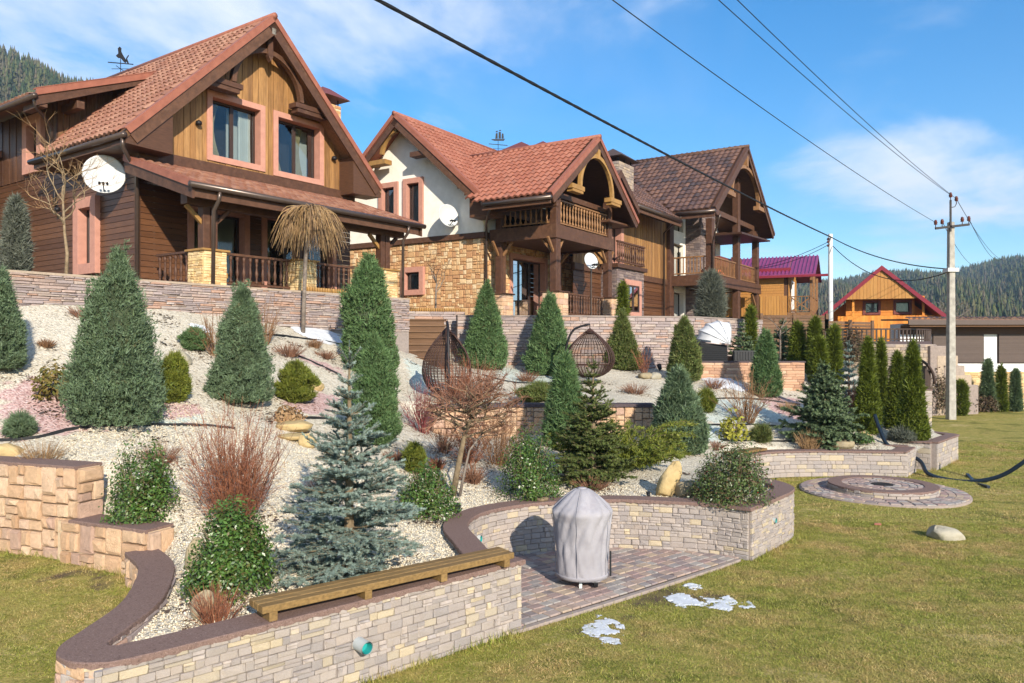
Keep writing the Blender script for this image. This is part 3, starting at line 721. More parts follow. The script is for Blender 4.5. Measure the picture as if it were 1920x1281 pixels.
# front wall with the nose: stones look to the camera side
fw = thing('garden_wall', 'low split stone wall in the foreground with long bench on top', 'stone wall', (-1.5, 6.9, 0))
FP = [FRONT[1], FRONT[0]]
ribbon([(.0, 8.2), FRONT[0]], .24, -.1, ZT - .03).build('wall_core', 'mortar', fw)
ribbon(NOSE, .27, -.1, ZT - .03).build('wall_core', 'mortar', fw)
bud = [300]
pf = Path([(-2.97, 5.495), (.0, 8.2)], .12, -1)
lay(fw, pf, rows(pf.L, ZT - .02, GH, GW, 3), -.015, 'stone_grey', .03, .2, budget=bud, jit=.3, gap=.0014)
pe = Path([(.085, 8.125), (-.08, 8.315)], 0, -1)
lay(fw, pe, rows(pe.L, ZT - .02, GH, (.1, .2), 4), -.01, 'stone_grey', .02, .12, budget=bud)
pn = Path(NOSE, .125, -1)
lay(fw, pn, [q for q in rows(pn.L, ZT - .03, [.1, .16, .22], (.12, .3), 5)], 0, 'stone_sand', .035, .2, budget=[0])
pn = Path(NOSE, .125, 1)
lay(fw, pn, [q for q in rows(pn.L, ZT - .03, [.05, .06], (.15, .35), 6)], 0, 'stone_ledge', .04, .3, budget=[0])
pn = Path([p for p in NOSE[-15:]], .125, -1)
lay(fw, pn, rows(pn.L, ZT - .02, GH, (.08, .16), 9), -.015, 'stone_grey', .03, .12, budget=bud)
coping(list(NOSE) + [(-2.7, 5.75)], .33, ZT + .003, .035, fw, seed=2); coping([(-2.80, 5.66), (.03, 8.225)], .33, ZT, .035, fw, seed=3)
def pipe(parent, p, d, r=.055):
    d = Vector(d).normalized(); p = Vector(p)
    o = MB().tube([p - d * .1, p + d * .05], [r, r], 16, False)
    o.tube([p + d * .05, p - d * .1], [r * .86, r * .86], 16, False)
    k = 0
    ob = o.build('drain_pipe', 'pipe_grey', parent, True)
    MB().tube([p - d * .05, p - d * .035], r * .87, 16).build('pipe_mouth', 'teal_pipe', ob)
    MB().tube([p + d * .049, p - d * .04], [r * .85, r * .85], 16, False).build('pipe_lining', 'teal_pipe', ob, True)
nrm = Vector((.659, -.752, 0))
pq = pz(683, 1213, .36); 
pipe(fw, (pq.x - .0, pq.y, .0 + .36), (.659, -.752, 0), .058)

# bench on the wall: three planks on four blocks
bn = thing('wall_bench', 'long weathered brown plank bench along foreground wall top', 'bench', (-1, 7.2, ZT))
bd = Vector((2.0, 1.65, 0)).normalized(); bo = Vector((-1.98, 6.215, ZT)); bi = Vector((-bd.y, bd.x, 0))
for k in range(3):
    MB().fbox(Fr(bo + bi * (.098 * k), bd, bi), 0, 2.6 + .01 * k, .075, .135, .003, .094).build('plank', 'wood_bench', bn, bevel=.006)
for t in (.06, .92, 1.72, 2.48):
    MB().fbox(Fr(bo + bi * .01, bd, bi), t, t + .07, 0, .075, 0, .27).build('bench_block', 'wood_bench', bn, bevel=.005)

# niche wall round the barbecue patio
nw = thing('curved_wall', 'curved split stone wall wrapping round the paved barbecue niche', 'stone wall', (1.4, 11.4, 0))
ribbon(NICHE, .22, -.1, ZT - .03).build('wall_core', 'mortar', nw)
ribbon(RET, .22, -.1, ZT - .03).build('wall_core', 'mortar', nw)
bud = [300]
pn = Path(NICHE[8:], .11, -1)
lay(nw, pn, rows(pn.L + .0, ZT - .02, GH, GW, 11), -.01, 'stone_grey', .03, .2, budget=bud, jit=.3, gap=.0014)
pn = Path(NICHE, .11, 1)
lay(nw, pn, rows(pn.L, ZT - .02, [.06, .09], (.15, .3), 12), -.01, 'stone_grey', .03, .2, budget=[0])
pn = Path(RET, .11, -1)
lay(nw, pn, rows(pn.L, ZT - .02, GH, GW, 13), -.01, 'stone_grey', .03, .2, budget=[300], jit=.3, gap=.0014)
coping(NICHE, .31, ZT, .035, nw, seed=3); coping([(3.12, 10.73)] + list(RET[1:]), .31, ZT + .002, .035, nw, seed=4)
p = pz(931, 1013, .36); d = Vector((.95, -.3, 0))
pp, tt, nn_ = Path(NICHE, .13, -1).at(2.25); pipe(nw, (pp[0], pp[1], .40), (nn_[0], nn_[1], 0), .05)
pp, tt, nn_ = Path(RET, .13, -1).at(.78); pipe(nw, (pp[0], pp[1], .42), (nn_[0], nn_[1], 0), .04)
MB().lathe([(.10, 0), (.105, .03), (.09, .045)], 14, (.42, 11.22, ZT)).build('log_slice', 'bark', None, True)
tag(bpy.data.objects['log_slice'], 'round slice of log lying on the niche wall coping', 'log slice')

def endface(parent, pts, z0, z1, seed, w=.17):
    a, b = np.array(pts[-2]), np.array(pts[-1]); d = (b - a) / np.linalg.norm(b - a); rn = np.array((d[1], -d[0]))
    p = Path([b + rn * w, b - rn * w], 0, -1); lay(parent, p, guillotine(p.L, z1 - z0, .3, .15, seed), z0, 'stone_sand', .05, .2, .01)
# stepped sandstone wall at the left
sw = thing('stepped_wall', 'stepped wall of big peach sandstone blocks at left edge', 'stone wall', (-5, 9.1, .4))
T3 = [(-7.6, 10.05), (-6.26, 9.66), (-4.97, 9.2)]; T2 = [(-5.12, 9.2), (-4.4, 8.86), (-3.88, 8.62)]
T1 = [(-3.95, 8.56)] + [tuple(p) for p in NOSE[1:12]]
ribbon(T3, .3, .2, 1.52).build('wall_core', 'mortar_pale', sw); ribbon([(-5.2, 9.2)] + T2[1:], .3, .2, .92).build('wall_core', 'mortar_pale', sw)
for pts, zt, sd in ((T3, 1.53, 21), (T2, .93, 24)):
    pt = Path(pts, .15, -1); lay(sw, pt, guillotine(pt.L, zt - .36, .34, .13, sd), .36, 'stone_sand', .06, .3, .008, jit=.25)
pt = Path(T1, .13, -1); lay(sw, pt, guillotine(pt.L, ZT - .31, .26, .12, 31), .28, 'stone_sand', .05, .3, .008, jit=.25)
endface(sw, T3, .9, 1.52, 2)
endface(sw, T2, .66, .92, 3)
coping(T3, .38, 1.55, .03, sw, seed=6); coping([(-5.0, 9.13)] + T2[1:], .38, .95, .03, sw, seed=7)

# second wall, planter and round plinth on the lawn at the right
w2 = thing('garden_wall', 'low curved split stone wall behind the round paved plinth', 'stone wall', (7, 17.7, 0))
ribbon(WALL2, .24, -.1, .55).build('wall_core', 'mortar', w2)
pn = Path(list(WALL2) + [(8.86, 17.6)], .12, -1); lay(w2, pn, rows(pn.L, .55, [.08, .1, .13], (.12, .3), 41), -.01, 'stone_grey', .03, .12)
pe = Path([(8.78, 17.49), (9.42, 18.3)], 0, -1); lay(w2, pe, rows(pe.L, .56, [.08, .11], (.12, .28), 42), 0, 'stone_grey', .03, .12, budget=[120])
ribbon([(8.63, 17.6), (9.28, 18.42)], .26, 0, .54).build('wall_core', 'mortar', w2)
coping(WALL2, .34, .58, .03, w2, seed=8); coping([(8.64, 17.52), (9.3, 18.4)], .34, .583, .03, w2, seed=9)
coping([(7.8, 19.4), (9.3, 18.4)], .26, .60, .03, w2, seed=12)
pl = thing('stone_planter', 'angular raised split stone planter jutting onto the right lawn', 'planter', (10.3, 19, 0))
PLN = [(9.1, 19.3), (9.98, 18.62), (11.38, 20.2), (10.9, 21.4)]
for a, b in zip(PLN, PLN[1:]): ribbon([a, b], .2, -.1, .62).build('wall_core', 'mortar', pl)
for (a, b), sd in zip(zip(PLN, PLN[1:]), (51, 52, 53)):
    pn = Path([a, b], .1, -1); lay(pl, pn, rows(pn.L, .63, [.08, .1, .13], (.12, .3), sd), -.01, 'stone_grey', .025, .12, budget=[150])
    coping([a, b], .3, .66 + .002 * sd / 10, .03, pl, seed=sd)
# wooden seat on that wall
MB().fbox(Fr((5.05, 17.2, .6), (.75, .62, 0), (-.62, .75, 0)), -.5, .75, 0, .05, -.16, .12).build('bench_board', 'wood_bench', None, bevel=.006)
tag(bpy.data.objects['bench_board'], 'short brown seat board on the wall beyond the holly', 'bench')

pc = thing('round_plinth', 'round raised brick plinth with paved apron on the lawn', 'plinth', (7.45, 15.75, 0))
c0 = Vector((7.45, 15.75, 0))
MB().lathe([(1.57, -.05), (1.57, .03), (1.54, .04), (0, .041)], 56, c0).build('apron_base', 'kerb', pc)
MB().lathe([(1.0, .03), (1.0, .15), (0, .151)], 48, c0).build('plinth_core', 'mortar', pc)
cir = [(c0.x + 1.0 * math.cos(a), c0.y + 1.0 * math.sin(a)) for a in np.linspace(0, -2 * math.pi, 49)]
pn = Path(cir, 0, 1); lay(pl, pn, [], 0, 'stone_grey'); lay(pc, pn, rows(pn.L, .115, [.115, .06], (.14, .26), 61), .04, 'stone_grey', .025, .12)
cop = [(c0.x + .89 * math.cos(a), c0.y + .89 * math.sin(a)) for a in np.linspace(0, -2 * math.pi, 49)]
coping(cop, .27, .178, .03, pc, seed=14)
def paver_mesh(name, w, h, t=.02, m='paver', bev=.008):
    mb = MB(); a, b = w / 2, h / 2
    mb.add([(-a, -b, 0), (a, -b, 0), (a, b, 0), (-a, b, 0), (-a, -b, t - bev), (a, -b, t - bev), (a, b, t - bev), (-a, b, t - bev), (-a + bev, -b + bev, t), (a - bev, -b + bev, t), (a - bev, b - bev, t), (-a + bev, b - bev, t)],
           [(0, 1, 5, 4), (1, 2, 6, 5), (2, 3, 7, 6), (3, 0, 4, 7), (4, 5, 9, 8), (5, 6, 10, 9), (6, 7, 11, 10), (7, 4, 8, 11), (8, 9, 10, 11)])
    return mb.mesh(name, m)
pm = [paver_mesh('paver', .175, .125), paver_mesh('paver', .115, .125), paver_mesh('paver', .145, .125)]
for rad in (1.09, 1.225, 1.36, 1.48):
    n = int(2 * math.pi * rad / .2)
    for i in range(n):
        a = 2 * math.pi * (i + (rad * 7 % 1)) / n; o = link('paver', pm[0], pc)
        o.location = (c0.x + rad * math.cos(a), c0.y + rad * math.sin(a), .035 + random.uniform(-.003, .003)); o.rotation_euler = (0, 0, a + math.pi / 2)
for rad in (.28, .42, .56, .70):
    n = int(2 * math.pi * rad / .2)
    for i in range(n):
        a = 2 * math.pi * (i + .3 * rad) / n; o = link('paver', pm[0], pc)
        o.location = (c0.x + rad * math.cos(a), c0.y + rad * math.sin(a), .145); o.rotation_euler = (0, 0, a + math.pi / 2)
MB().lathe([(.2, .15), (.2, .168), (0, .17)], 20, c0).build('fire_spot', 'iron', pc)

# paved niche
pt_ = MB().prism([(x, y, -.06) for x, y in PATIO], (0, 0, .075)).build('patio', 'paver_joint')
kind(pt_, 'structure', 'patio of red and grey pavers inside the curved wall')
ke = Vector((2.72, 2.36, 0)).normalized(); kn = Vector((-ke.y, ke.x, 0)); cnt = 0; rest = MB()
PIN = PATIO
row = 0; y_ = .06
while y_ < 3.2:
    x_ = -.6 - random.uniform(0, .2)
    while x_ < 4.4:
        w = random.choice((.175, .115, .145)); cxy = Vector((0, 8.0, 0)) + ke * (x_ + w / 2) + kn * (y_ + .0625)
        if inside(PIN, np.array([cxy.x]), np.array([cxy.y]))[0] and inside(PIN, np.array([cxy.x - .03]), np.array([cxy.y - .07]))[0]:
            me = pm[{.175: 0, .115: 1, .145: 2}[w]]
            zr = random.uniform(-.004, .004)
            if cnt < 290:
                o = link('paver', me, pt_); o.location = (cxy.x, cxy.y, .012 + zr); o.rotation_euler = (random.uniform(-.012, .012), random.uniform(-.012, .012), math.atan2(ke.y, ke.x)); cnt += 1
            else:
                M = Matrix.Translation((cxy.x, cxy.y, .012 + zr)) @ Matrix.Rotation(math.atan2(ke.y, ke.x), 4, 'Z')
                rest.add([M @ v.co for v in me.vertices], [tuple(p.vertices) for p in me.polygons])
        x_ += w + .011
    y_ += .136
if rest.v: kind(rest.build('far_pavers', 'paver', pt_), 'stuff')
for a, b in (((-.02, 7.97), (1.0, 8.82)), ((1.006, 8.825), (1.9, 9.6)), ((1.906, 9.605), (2.70, 10.31)), ((2.706, 10.317), (3.1, 10.70))):
    ribbon([a, b], .07, -.08, .034).build('kerb_stone', 'kerb', pt_, bevel=.008)
tg = [tall_grass([(-3.0, 5.35), (.1, 8.0)], 900, .11), tall_grass([(3.3, 10.65), (4.5, 12.0)], 500, .09), tall_grass([(0, 7.9), (3.1, 10.6)], 500, .05), tall_grass([(5.2, 17.1), (8.8, 17.4)], 500, .09), tall_grass([(9.9, 18.4), (11.5, 20.1)], 400, .11),
      tall_grass([(-7, 9.7), (-4.9, 8.95), (-3.95, 8.3), (-3.6, 7.4)], 900, .1)]
off_ = np.cumsum([0] + [len(t[0]) for t in tg])
kind(npmesh('tall_grass', np.concatenate([t[0] for t in tg]), np.concatenate([t[1] + o for t, o in zip(tg, off_)]), 'grass'), 'stuff', 'longer grass along the wall feet')

# ---------------------------------------------------------------- house kit
X_, Y_, Z_ = Vector((1, 0, 0)), Vector((0, 1, 0)), Vector((0, 0, 1))
def house(name, label, cat, o, deg, zb, group=None):
    """local x runs along the front to the right, y into the house, z is the true height"""
    h = thing(name, label, cat, (o[0], o[1], zb), R(90 - deg), group, world=False)
    WORLD[h.name] = Matrix.Translation((0, 0, -zb)); return h
def cuts(a, b, ops):
    """parts of [a,b] left after cutting the intervals"""
    seg = [(a, b)]
    for c, d in ops:
        n = []
        for x, y in seg:
            if d <= x or c >= y: n.append((x, y)); continue
            if c > x: n.append((x, c))
            if d < y: n.append((d, y))
        seg = n
    return [s for s in seg if s[1] - s[0] > .02]
def vboards(parent, fr, a0, a1, zb, zt, w, t, m, ops=(), name='board', gap=.012):
    a = a0; i = 0
    while a < a1 - .02:
        b = min(a + w, a1); tl, tr = zt(a), zt(b)
        for z0, z1 in cuts(zb, max(tl, tr), [(o[2], o[3]) for o in ops if o[0] < b - .02 and o[1] > a + .02]):
            zl, zr = min(z1, tl), min(z1, tr)
            if max(zl, zr) - z0 < .03: continue
            th = t * (1 + .25 * ((i * 7) % 3 - 1))
            q = [(a + gap / 2, z0), (b - gap / 2, z0), (b - gap / 2, max(zr, z0 + .005)), (a + gap / 2, max(zl, z0 + .005))]
            MB().prism([fr.p(x, z, 0) for x, z in q], fr.n * th).build(name, m, parent)
        a = b; i += 1
def hboards(parent, fr, a0, a1, z0, z1, h, t, m, ops=(), name='board', gap=.01):
    z = z0; i = 0
    while z < z1 - .02:
        e = min(z + h, z1)
        for a, b in cuts(a0, a1, [(o[0], o[1]) for o in ops if o[2] < e - .02 and o[3] > z + .02]):
            q = [(z, t), (e - gap, t * .7), (e - gap, 0), (z, 0)]
            MB().prism([fr.p(a, zz, c) for zz, c in q], fr.r * (b - a)).build(name, m, parent)
        z = e
def ring(mb, fr, a0, a1, b0, b1, w, c0, c1, bottom=True):
    mb.fbox(fr, a0, a0 + w, b0, b1, c0, c1); mb.fbox(fr, a1 - w, a1, b0, b1, c0, c1); mb.fbox(fr, a0 + w, a1 - w, b1 - w, b1, c0, c1)
    if bottom: mb.fbox(fr, a0 + w, a1 - w, b0, b0 + w, c0, c1)
    return mb
def curtain(fr, a0, a1, b0, b1, c, gather=1.0, amp=.03):
    mb = MB(); n = 22; m = 6
    for j in range(m + 1):
        t = j / m; wid = (a1 - a0) * (1 - (1 - gather) * math.sin(math.pi * min(1, (1 - t) * .9 + .1)))
        for i in range(n + 1): mb.v.append(tuple(fr.p(a0 + wid * i / n, b0 + (b1 - b0) * t, c + amp * math.sin(i * 2.2))))
    for j in range(m):
        for i in range(n): k = j * (n + 1) + i; mb.f.append((k, k + 1, k + n + 2, k + n + 1))
    return mb
def window(parent, fr, a0, a1, b0, b1, trim=.17, proud=.07, sink=.22, cols=2, door=False, cur=(), back='dark_inside', tm='pink_trim', panel=None, bars=0):
    """dark frame with a surround, panes, curtains and the room's dark behind it"""
    i0, i1, j0, j1 = a0 + trim, a1 - trim, b0 + (0 if door else trim), b1 - trim
    f = ring(MB(), fr, i0, i1, j0, j1, .055, -sink - .03, -sink + .03)
    for k in range(1, cols): x = i0 + (i1 - i0) * k / cols; f.fbox(fr, x - .05, x + .05, j0 + .055, j1 - .055, -sink - .032, -sink + .032)
    for k in range(bars): z = j0 + (j1 - j0) * (k + 1) / (bars + 1); f.fbox(fr, i0 + .055, i1 - .055, z - .02, z + .02, -sink - .02, -sink + .02)
    o = f.build('door' if door else 'window', 'frame_dark', parent)
    ring(MB(), fr, a0, a1, b0, b1, trim, -sink, proud, not door).build('surround', tm, o, bevel=.006)
    for k in range(cols):
        x0 = i0 + (i1 - i0) * k / cols; x1 = i0 + (i1 - i0) * (k + 1) / cols
        MB().fbox(fr, x0 + .05, x1 - .05, j0 + .05, j1 - .05, -sink - .006, -sink + .006).build('pane', 'glass', o)
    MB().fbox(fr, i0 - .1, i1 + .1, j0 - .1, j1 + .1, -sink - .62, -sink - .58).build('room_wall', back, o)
    for c in cur: curtain(fr, i0 + (i1 - i0) * c[0], i0 + (i1 - i0) * c[1], j0 + .03, j1 - .05, -sink - .12, c[2]).build('curtain', c[3] if len(c) > 3 else 'curtain', o, True)
    if panel: MB().fbox(fr, i0 + (i1 - i0) * panel[0], i0 + (i1 - i0) * panel[1], j0 + .02, j1 - .03, -sink - .35, -sink - .32).build('inner_panel', 'panel_white', o)
    return o
def tile_mesh(m, w, h, amp=.035, lip=.04, n=6):
    mb = MB()
    prof = [amp * (.5 - .5 * math.cos(2 * math.pi * i / n)) ** .9 for i in range(n + 1)]
    for yy, dz in ((0, -.03), (0, lip), (h * 1.08, .004)):
        for i in range(n + 1): mb.v.append((-w / 2 + w * i / n, yy, (prof[i] + dz) if dz > -.02 else prof[i] * .9 - .02))
    for r in range(2):
        for i in range(n): k = r * (n + 1) + i; mb.f.append((k, k + 1, k + n + 2, k + n + 1))
    return mb.mesh('tile', m, False)
def tiles(roof, O, e, s, L, SL, w, h, m, keep, bud, amp=.035, near=None):
    """roof tiles as pieces of their own (nearest first), the rest joined; O corner at the eave, e along it, s up the slope"""
    e, s = Vector(e).normalized(), Vector(s).normalized(); nrm = e.cross(s)
    me = tile_mesh(m, w, h, amp); items = []
    for j in range(int(SL / h) + 1):
        for i in range(int(L / w)):
            a, b = (i + .5) * w, j * h
            if b + h * .3 > SL or not keep(a, b + h / 2): continue
            items.append((O + e * a + s * b, a + b if near is None else near(a, b)))
    items.sort(key=lambda q: q[1]); Rm = Matrix((e, s, nrm)).transposed(); eu = Rm.to_euler(); rest = MB(); rr = random.Random(len(items))
    vs, fs = [v.co.copy() for v in me.vertices], [tuple(p.vertices) for p in me.polygons]
    for k, (p, _) in enumerate(items):
        p = p + nrm * rr.uniform(-.004, .004)
        if k < bud[0]:
            o = bpy.data.objects.new('tile', me); COL.objects.link(o); o.parent = roof; o.location = p; o.rotation_euler = eu
        else: rest.add([p + Rm @ v for v in vs], fs)
    bud[0] = max(0, bud[0] - len(items))
    if rest.v: kind(rest.build('far_tiles', m, roof), 'stuff')
BAL = {}
def baluster(m, h, r=.032):
    key = (m, round(h, 2), r)
    if key not in BAL:
        pr = [(1, 0), (1, .1), (.55, .13), (.5, .2), (.95, .33), (1.0, .42), (.6, .56), (.5, .66), (.8, .74), (.55, .82), (1, .87), (1, 1)]
        BAL[key] = MB().lathe([(a * r, b * h) for a, b in pr], 7).mesh('baluster', m, True)
    return BAL[key]
def railing(parent, p, q, z, h, n, m, rail_m=None, r=.032, plain=False):
    p, q = Vector((p[0], p[1], z)), Vector((q[0], q[1], z)); up = Vector((0, 0, h)); mb = MB()
    mb.beam(p + up, q + up, .09, .055); mb.beam(p + Vector((0, 0, .09)), q + Vector((0, 0, .09)), .06, .05)
    o = mb.build('railing', rail_m or m, parent)
    me = baluster(m, h - .16, r) if not plain else None
    if plain:
        key = ('sq', m, round(h, 2))
        if key not in BAL: BAL[key] = MB().box(-.018, .018, -.018, .018, 0, h - .14).mesh('baluster', m)
        me = BAL[key]
    for i in range(n):
        b = bpy.data.objects.new('baluster', me); COL.objects.link(b); b.parent = o
        b.location = p.lerp(q, (i + .5) / n) + Vector((0, 0, .115))
    return o
def pillar(parent, x0, x1, y0, y1, z0, z1, m='stone_yellow', cap='wood_ochre', hs=(.05, .07), ws=(.1, .24), seed=1, bud=None):
    c = MB().box(x0 + .03, x1 - .03, y0 + .03, y1 - .03, z0, z1).build('pillar', 'mortar_pale', parent)
    for pts in ([(x0 + .03, y0 + .03), (x1 - .03, y0 + .03)], [(x0 + .03, y1 - .03), (x0 + .03, y0 + .03)]):
        p = Path(pts, 0, -1)
        lay(c, p, [(a, b, q, d) for a, b, q, d in rows(p.L, z1 - z0, list(hs), ws, seed)], z0, m, .03, .2, budget=bud or [0])
    MB().box(x0 - .04, x1 + .04, y0 - .04, y1 + .04, z1, z1 + .05).build('pillar_cap', cap, c, bevel=.008)
def arch(parent, x, z, r, y0, y1, w, m, rx=None, a0=0, a1=180, name='arch'):
    mb = MB(); n = 18; rx = rx or r
    for i in range(n + 1):
        a = R(a0 + (a1 - a0) * i / n)
        for rr_, yy in ((0, y0), (w, y0), (w, y1), (0, y1)): mb.v.append((x + (rx + rr_) * math.cos(a), yy, z + (r + rr_) * math.sin(a)))
    for i in range(n):
        for j in range(4): j2 = (j + 1) % 4; mb.f.append((4 * i + j, 4 * i + 4 + j, 4 * i + 4 + j2, 4 * i + j2))
    mb.f += [(0, 1, 2, 3), (4 * n + 3, 4 * n + 2, 4 * n + 1, 4 * n)]
    return mb.build(name, m, parent)
def box(parent, name, m, *b, bevel=.008): return MB().box(*b).build(name, m, parent, bevel=bevel)
def beam(parent, name, m, p, q, w, h, up=(0, 0, 1)): return MB().beam(p, q, w, h, up).build(name, m, parent, bevel=.008)
def downpipe(parent, pts, r=.045): MB().tube(pts, r, 10).build('downpipe', 'gutter', parent, True)
def gutter(parent, p, q, r=.07): MB().tube([p, q], r, 10).build('gutter', 'gutter', parent, True)
def wall_lamp(parent, p, d):
    MB().lathe([(.05, 0), (.085, .03), (.07, .10), (.02, .13)], 10, Vector(p) + Vector(d) * .1).build('wall_lamp', 'iron', parent, True)
def gable(h, x0, x1, y0, y1, ze, zp,  m_tile, m_trim, tw, th, bud, keepL=None, keepR=None, thick=.16, barge='wood_beam', board=.24, tileR=True, amp=.035, flash=.17, soffit='wood_dark', slab=None):
    """a pitched roof with its ridge along y: two slopes with tiles, barge boards, flashing, ridge cap"""
    xm = (x0 + x1) / 2; k = (zp - ze) / (xm - x0); SL = math.hypot(xm - x0, zp - ze)
    out = []
    for side, keep in ((1, keepL), (-1, keepR)):
        xe = x0 if side > 0 else x1
        sp_ = slab if (slab and side > 0) else [(xe, y0 + .02), (xm, y0 + .02), (xm, y1), (xe, y1)]
        rf = MB().prism([(x, y, ze - .03 - thick + k * abs(x - xe)) for x, y in sp_], (0, 0, thick)).build('roof', soffit, h)
        out.append(rf)
        if side > 0: tiles(rf, Vector((xe, y1, ze)), (0, -1, 0), (xm - x0, 0, zp - ze), y1 - y0 - flash, SL - .05, tw, th, m_tile, lambda a, b: keep is None or keep(y1 - a, b), bud, amp, lambda a, b: -a + b * .3)
        elif tileR: tiles(rf, Vector((xe, y0 + flash, ze)), (0, 1, 0), (xm - x1, 0, zp - ze), y1 - y0 - flash, SL - .05, tw, th, m_tile, lambda a, b: keep is None or keep(y0 + flash + a, b), bud if tileR == 2 else [0], amp, lambda a, b: a + b * .3)
        d = Vector((side * (xm - x0), 0, zp - ze)).normalized(); n = Vector((-d.z * side, 0, d.x * side)); n = n if n.z > 0 else -n
        p, q = Vector((xe, y0, ze)), Vector((xm, y0, zp))
        MB().prism([p + n * .045, q + n * .045, q - n * .10, p - n * .10], (0, -.035, 0)).add([], []).build('roof_flashing', m_trim, h)
        MB().prism([p + n * .062, q + n * .062, q + n * .03, p + n * .03], (0, flash, 0)).build('roof_flashing', m_trim, h)
        MB().prism([p - n * .10, q - n * .10, q - n * (.10 + board) , p - n * (.10 + board)], (0, .05, 0)).build('barge_board', barge, h)
    MB().tube([(xm, y0 - .05, zp + .02), (xm, y1, zp + .02)], .085, 8).build('ridge_cap', m_trim, h, True)
    return out

# ---------------------------------------------------------------- house 1: the near chalet
h1 = house('wooden_chalet', 'nearest timber chalet with terracotta roof, porch and two gable windows', 'house', (-8.86, 18.0), 35.5, 4.3)
bud1 = [290]
H1W_, H1E, H1P = 8.19, 7.92, 11.92
gable(h1, 0, H1W_, 0, 9.2, H1E, H1P, 'roof_terracotta_pale', 'roof_trim', .215, .33, bud1, keepL=lambda y, b: not (y > 4.55 and b < 4.05), tileR=False, board=.26, flash=.2, soffit='cladding_old', amp=.05, slab=[(0, .02), (4.095, .02), (4.095, 9.2), (2.9, 9.2), (2.9, 4.75), (0, 4.75)])
ztop1 = lambda x: H1E + .977 * min(x, H1W_ - x) - .2
ops_up = [(2.48, 4.29, 7.8, 9.64), (4.57, 6.40, 7.76, 9.61)]
fu = Fr((0, .7, 0), X_, -Y_)
vboards(h1, fu, 1.15, 7.05, 7.74, ztop1, .172, .03, 'cladding', [(a + .08, b - .08, c + .08, d - .08) for a, b, c, d in ops_up])
MB().prism([(1.7, 1.75, 4.3), (7.5, 1.75, 4.3), (7.5, 1.75, 8.4), (4.1, 1.75, 11.5), (1.7, 1.75, 9.0)], (0, .02, 0)).build('wall_lining', 'dark_inside', h1)
window(h1, fu, *ops_up[0], cur=((.02, .34, .55), (.70, .98, .95, 'panel_white')), panel=(.55, 1.0), trim=.16)
window(h1, fu, *ops_up[1], cur=((.03, .30, .45), (.52, .80, .62)), panel=(.72, 1.0), trim=.16)
box(h1, 'sill_beam', 'wood_beam', .62, 7.62, .60, .74, 7.48, 7.735)
for xs, sg in ((0, 1), (H1W_, -1)):      # boxed eaves
    q = [(xs, H1E - .30), (xs + sg * 1.16, H1E - .34), (xs + sg * 1.16, H1E + 1.16 * .977 - .36), (xs, H1E - .12)]
    MB().prism([(x, .04, z) for x, z in q], (0, .66, 0)).build('eave_box', 'wood_dark', h1)
arch(h1, 4.12, 9.9, 1.05, .22, .36, .13, 'wood_beam')
box(h1, 'king_post', 'wood_beam', 4.04, 4.2, .17, .30, 10.88, 11.45)
MB().prism([(4.04, .17, 10.88), (4.2, .17, 10.88), (4.12, .17, 10.74)], (0, .13, 0)).build('king_post_tip', 'wood_beam', h1)
for x0, x1 in ((2.0, 3.24), (4.98, 6.2)):
    box(h1, 'bracket', 'wood_beam', x0, x1, .17, .5, 9.72, 9.86); box(h1, 'bracket', 'wood_beam', x0 + .08, x1 - .08, .2, .48, 9.60, 9.72)
beam(h1, 'ridge_beam_end', 'concrete', (4.1, -.0, 11.52), (4.1, .7, 11.52), .14, .18)
wall_lamp(h1, (2.2, .62, 8.62), (0, -.4, 0)); wall_lamp(h1, (6.75, .62, 8.6), (0, -.4, 0))
# lower storey
fl = Fr((0, .72, 0), X_, -Y_)
d1, d2 = (1.95, 3.8, 4.3, 6.62), (4.2, 6.92, 4.3, 6.7)
hboards(h1, fl, .70, 7.5, 4.3, 7.45, .145, .03, 'siding', [(a + .1, b - .1, c, d - .1) for a, b, c, d in (d1, d2)])
window(h1, fl, *d1, door=True, cols=2, cur=((.0, .3, .8), (.62, 1, .9, 'panel_white')))
window(h1, fl, *d2, door=True, cols=3, cur=((.0, .2, .8),), panel=(.6, .8))
box(h1, 'corner_board', 'wood_dark', .60, .70, .66, .78, 4.3, 7.5)
fs_ = Fr((.68, 0, 0), -Y_, -X_)
lw = (-3.66, -2.5, 4.8, 6.78)
hboards(h1, fs_, -8.6, -.78, 4.3, 7.75, .145, .03, 'siding', [(lw[0] + .1, lw[1] - .1, lw[2] + .1, lw[3] - .1)])
MB().box(1.66, 1.68, 1.8, 8.6, 4.3, 8.9).build('wall_lining', 'dark_inside', h1)
window(h1, fs_, *lw, trim=.27, proud=.16, sink=.1, cols=1, cur=((0, 1, 1, 'blind'),))
box(h1, 'soffit', 'wood_dark', .02, .7, .05, 4.7, 7.62, 7.70, bevel=0)
beam(h1, 'fascia', 'wood_dark', (.04, .05, 7.76), (.04, 4.7, 7.76), .05, .2)
gutter(h1, (-.06, -.02, 7.80), (-.06, 4.75, 7.80))
downpipe(h1, [(-.04, .12, 7.75), (-.02, .14, 7.55), (.2, .3, 7.35), (.42, .45, 7.2), (.55, .55, 7.0), (.55, .55, 4.4)])
wall_lamp(h1, (.55, 4.45, 6.55), (-.5, 0, 0)); MB().lathe([(.05, 0), (.05, .42), (.03, .44)], 10, (.5, 4.6, 6.7)).build('wall_tube_lamp', 'iron', h1, True)
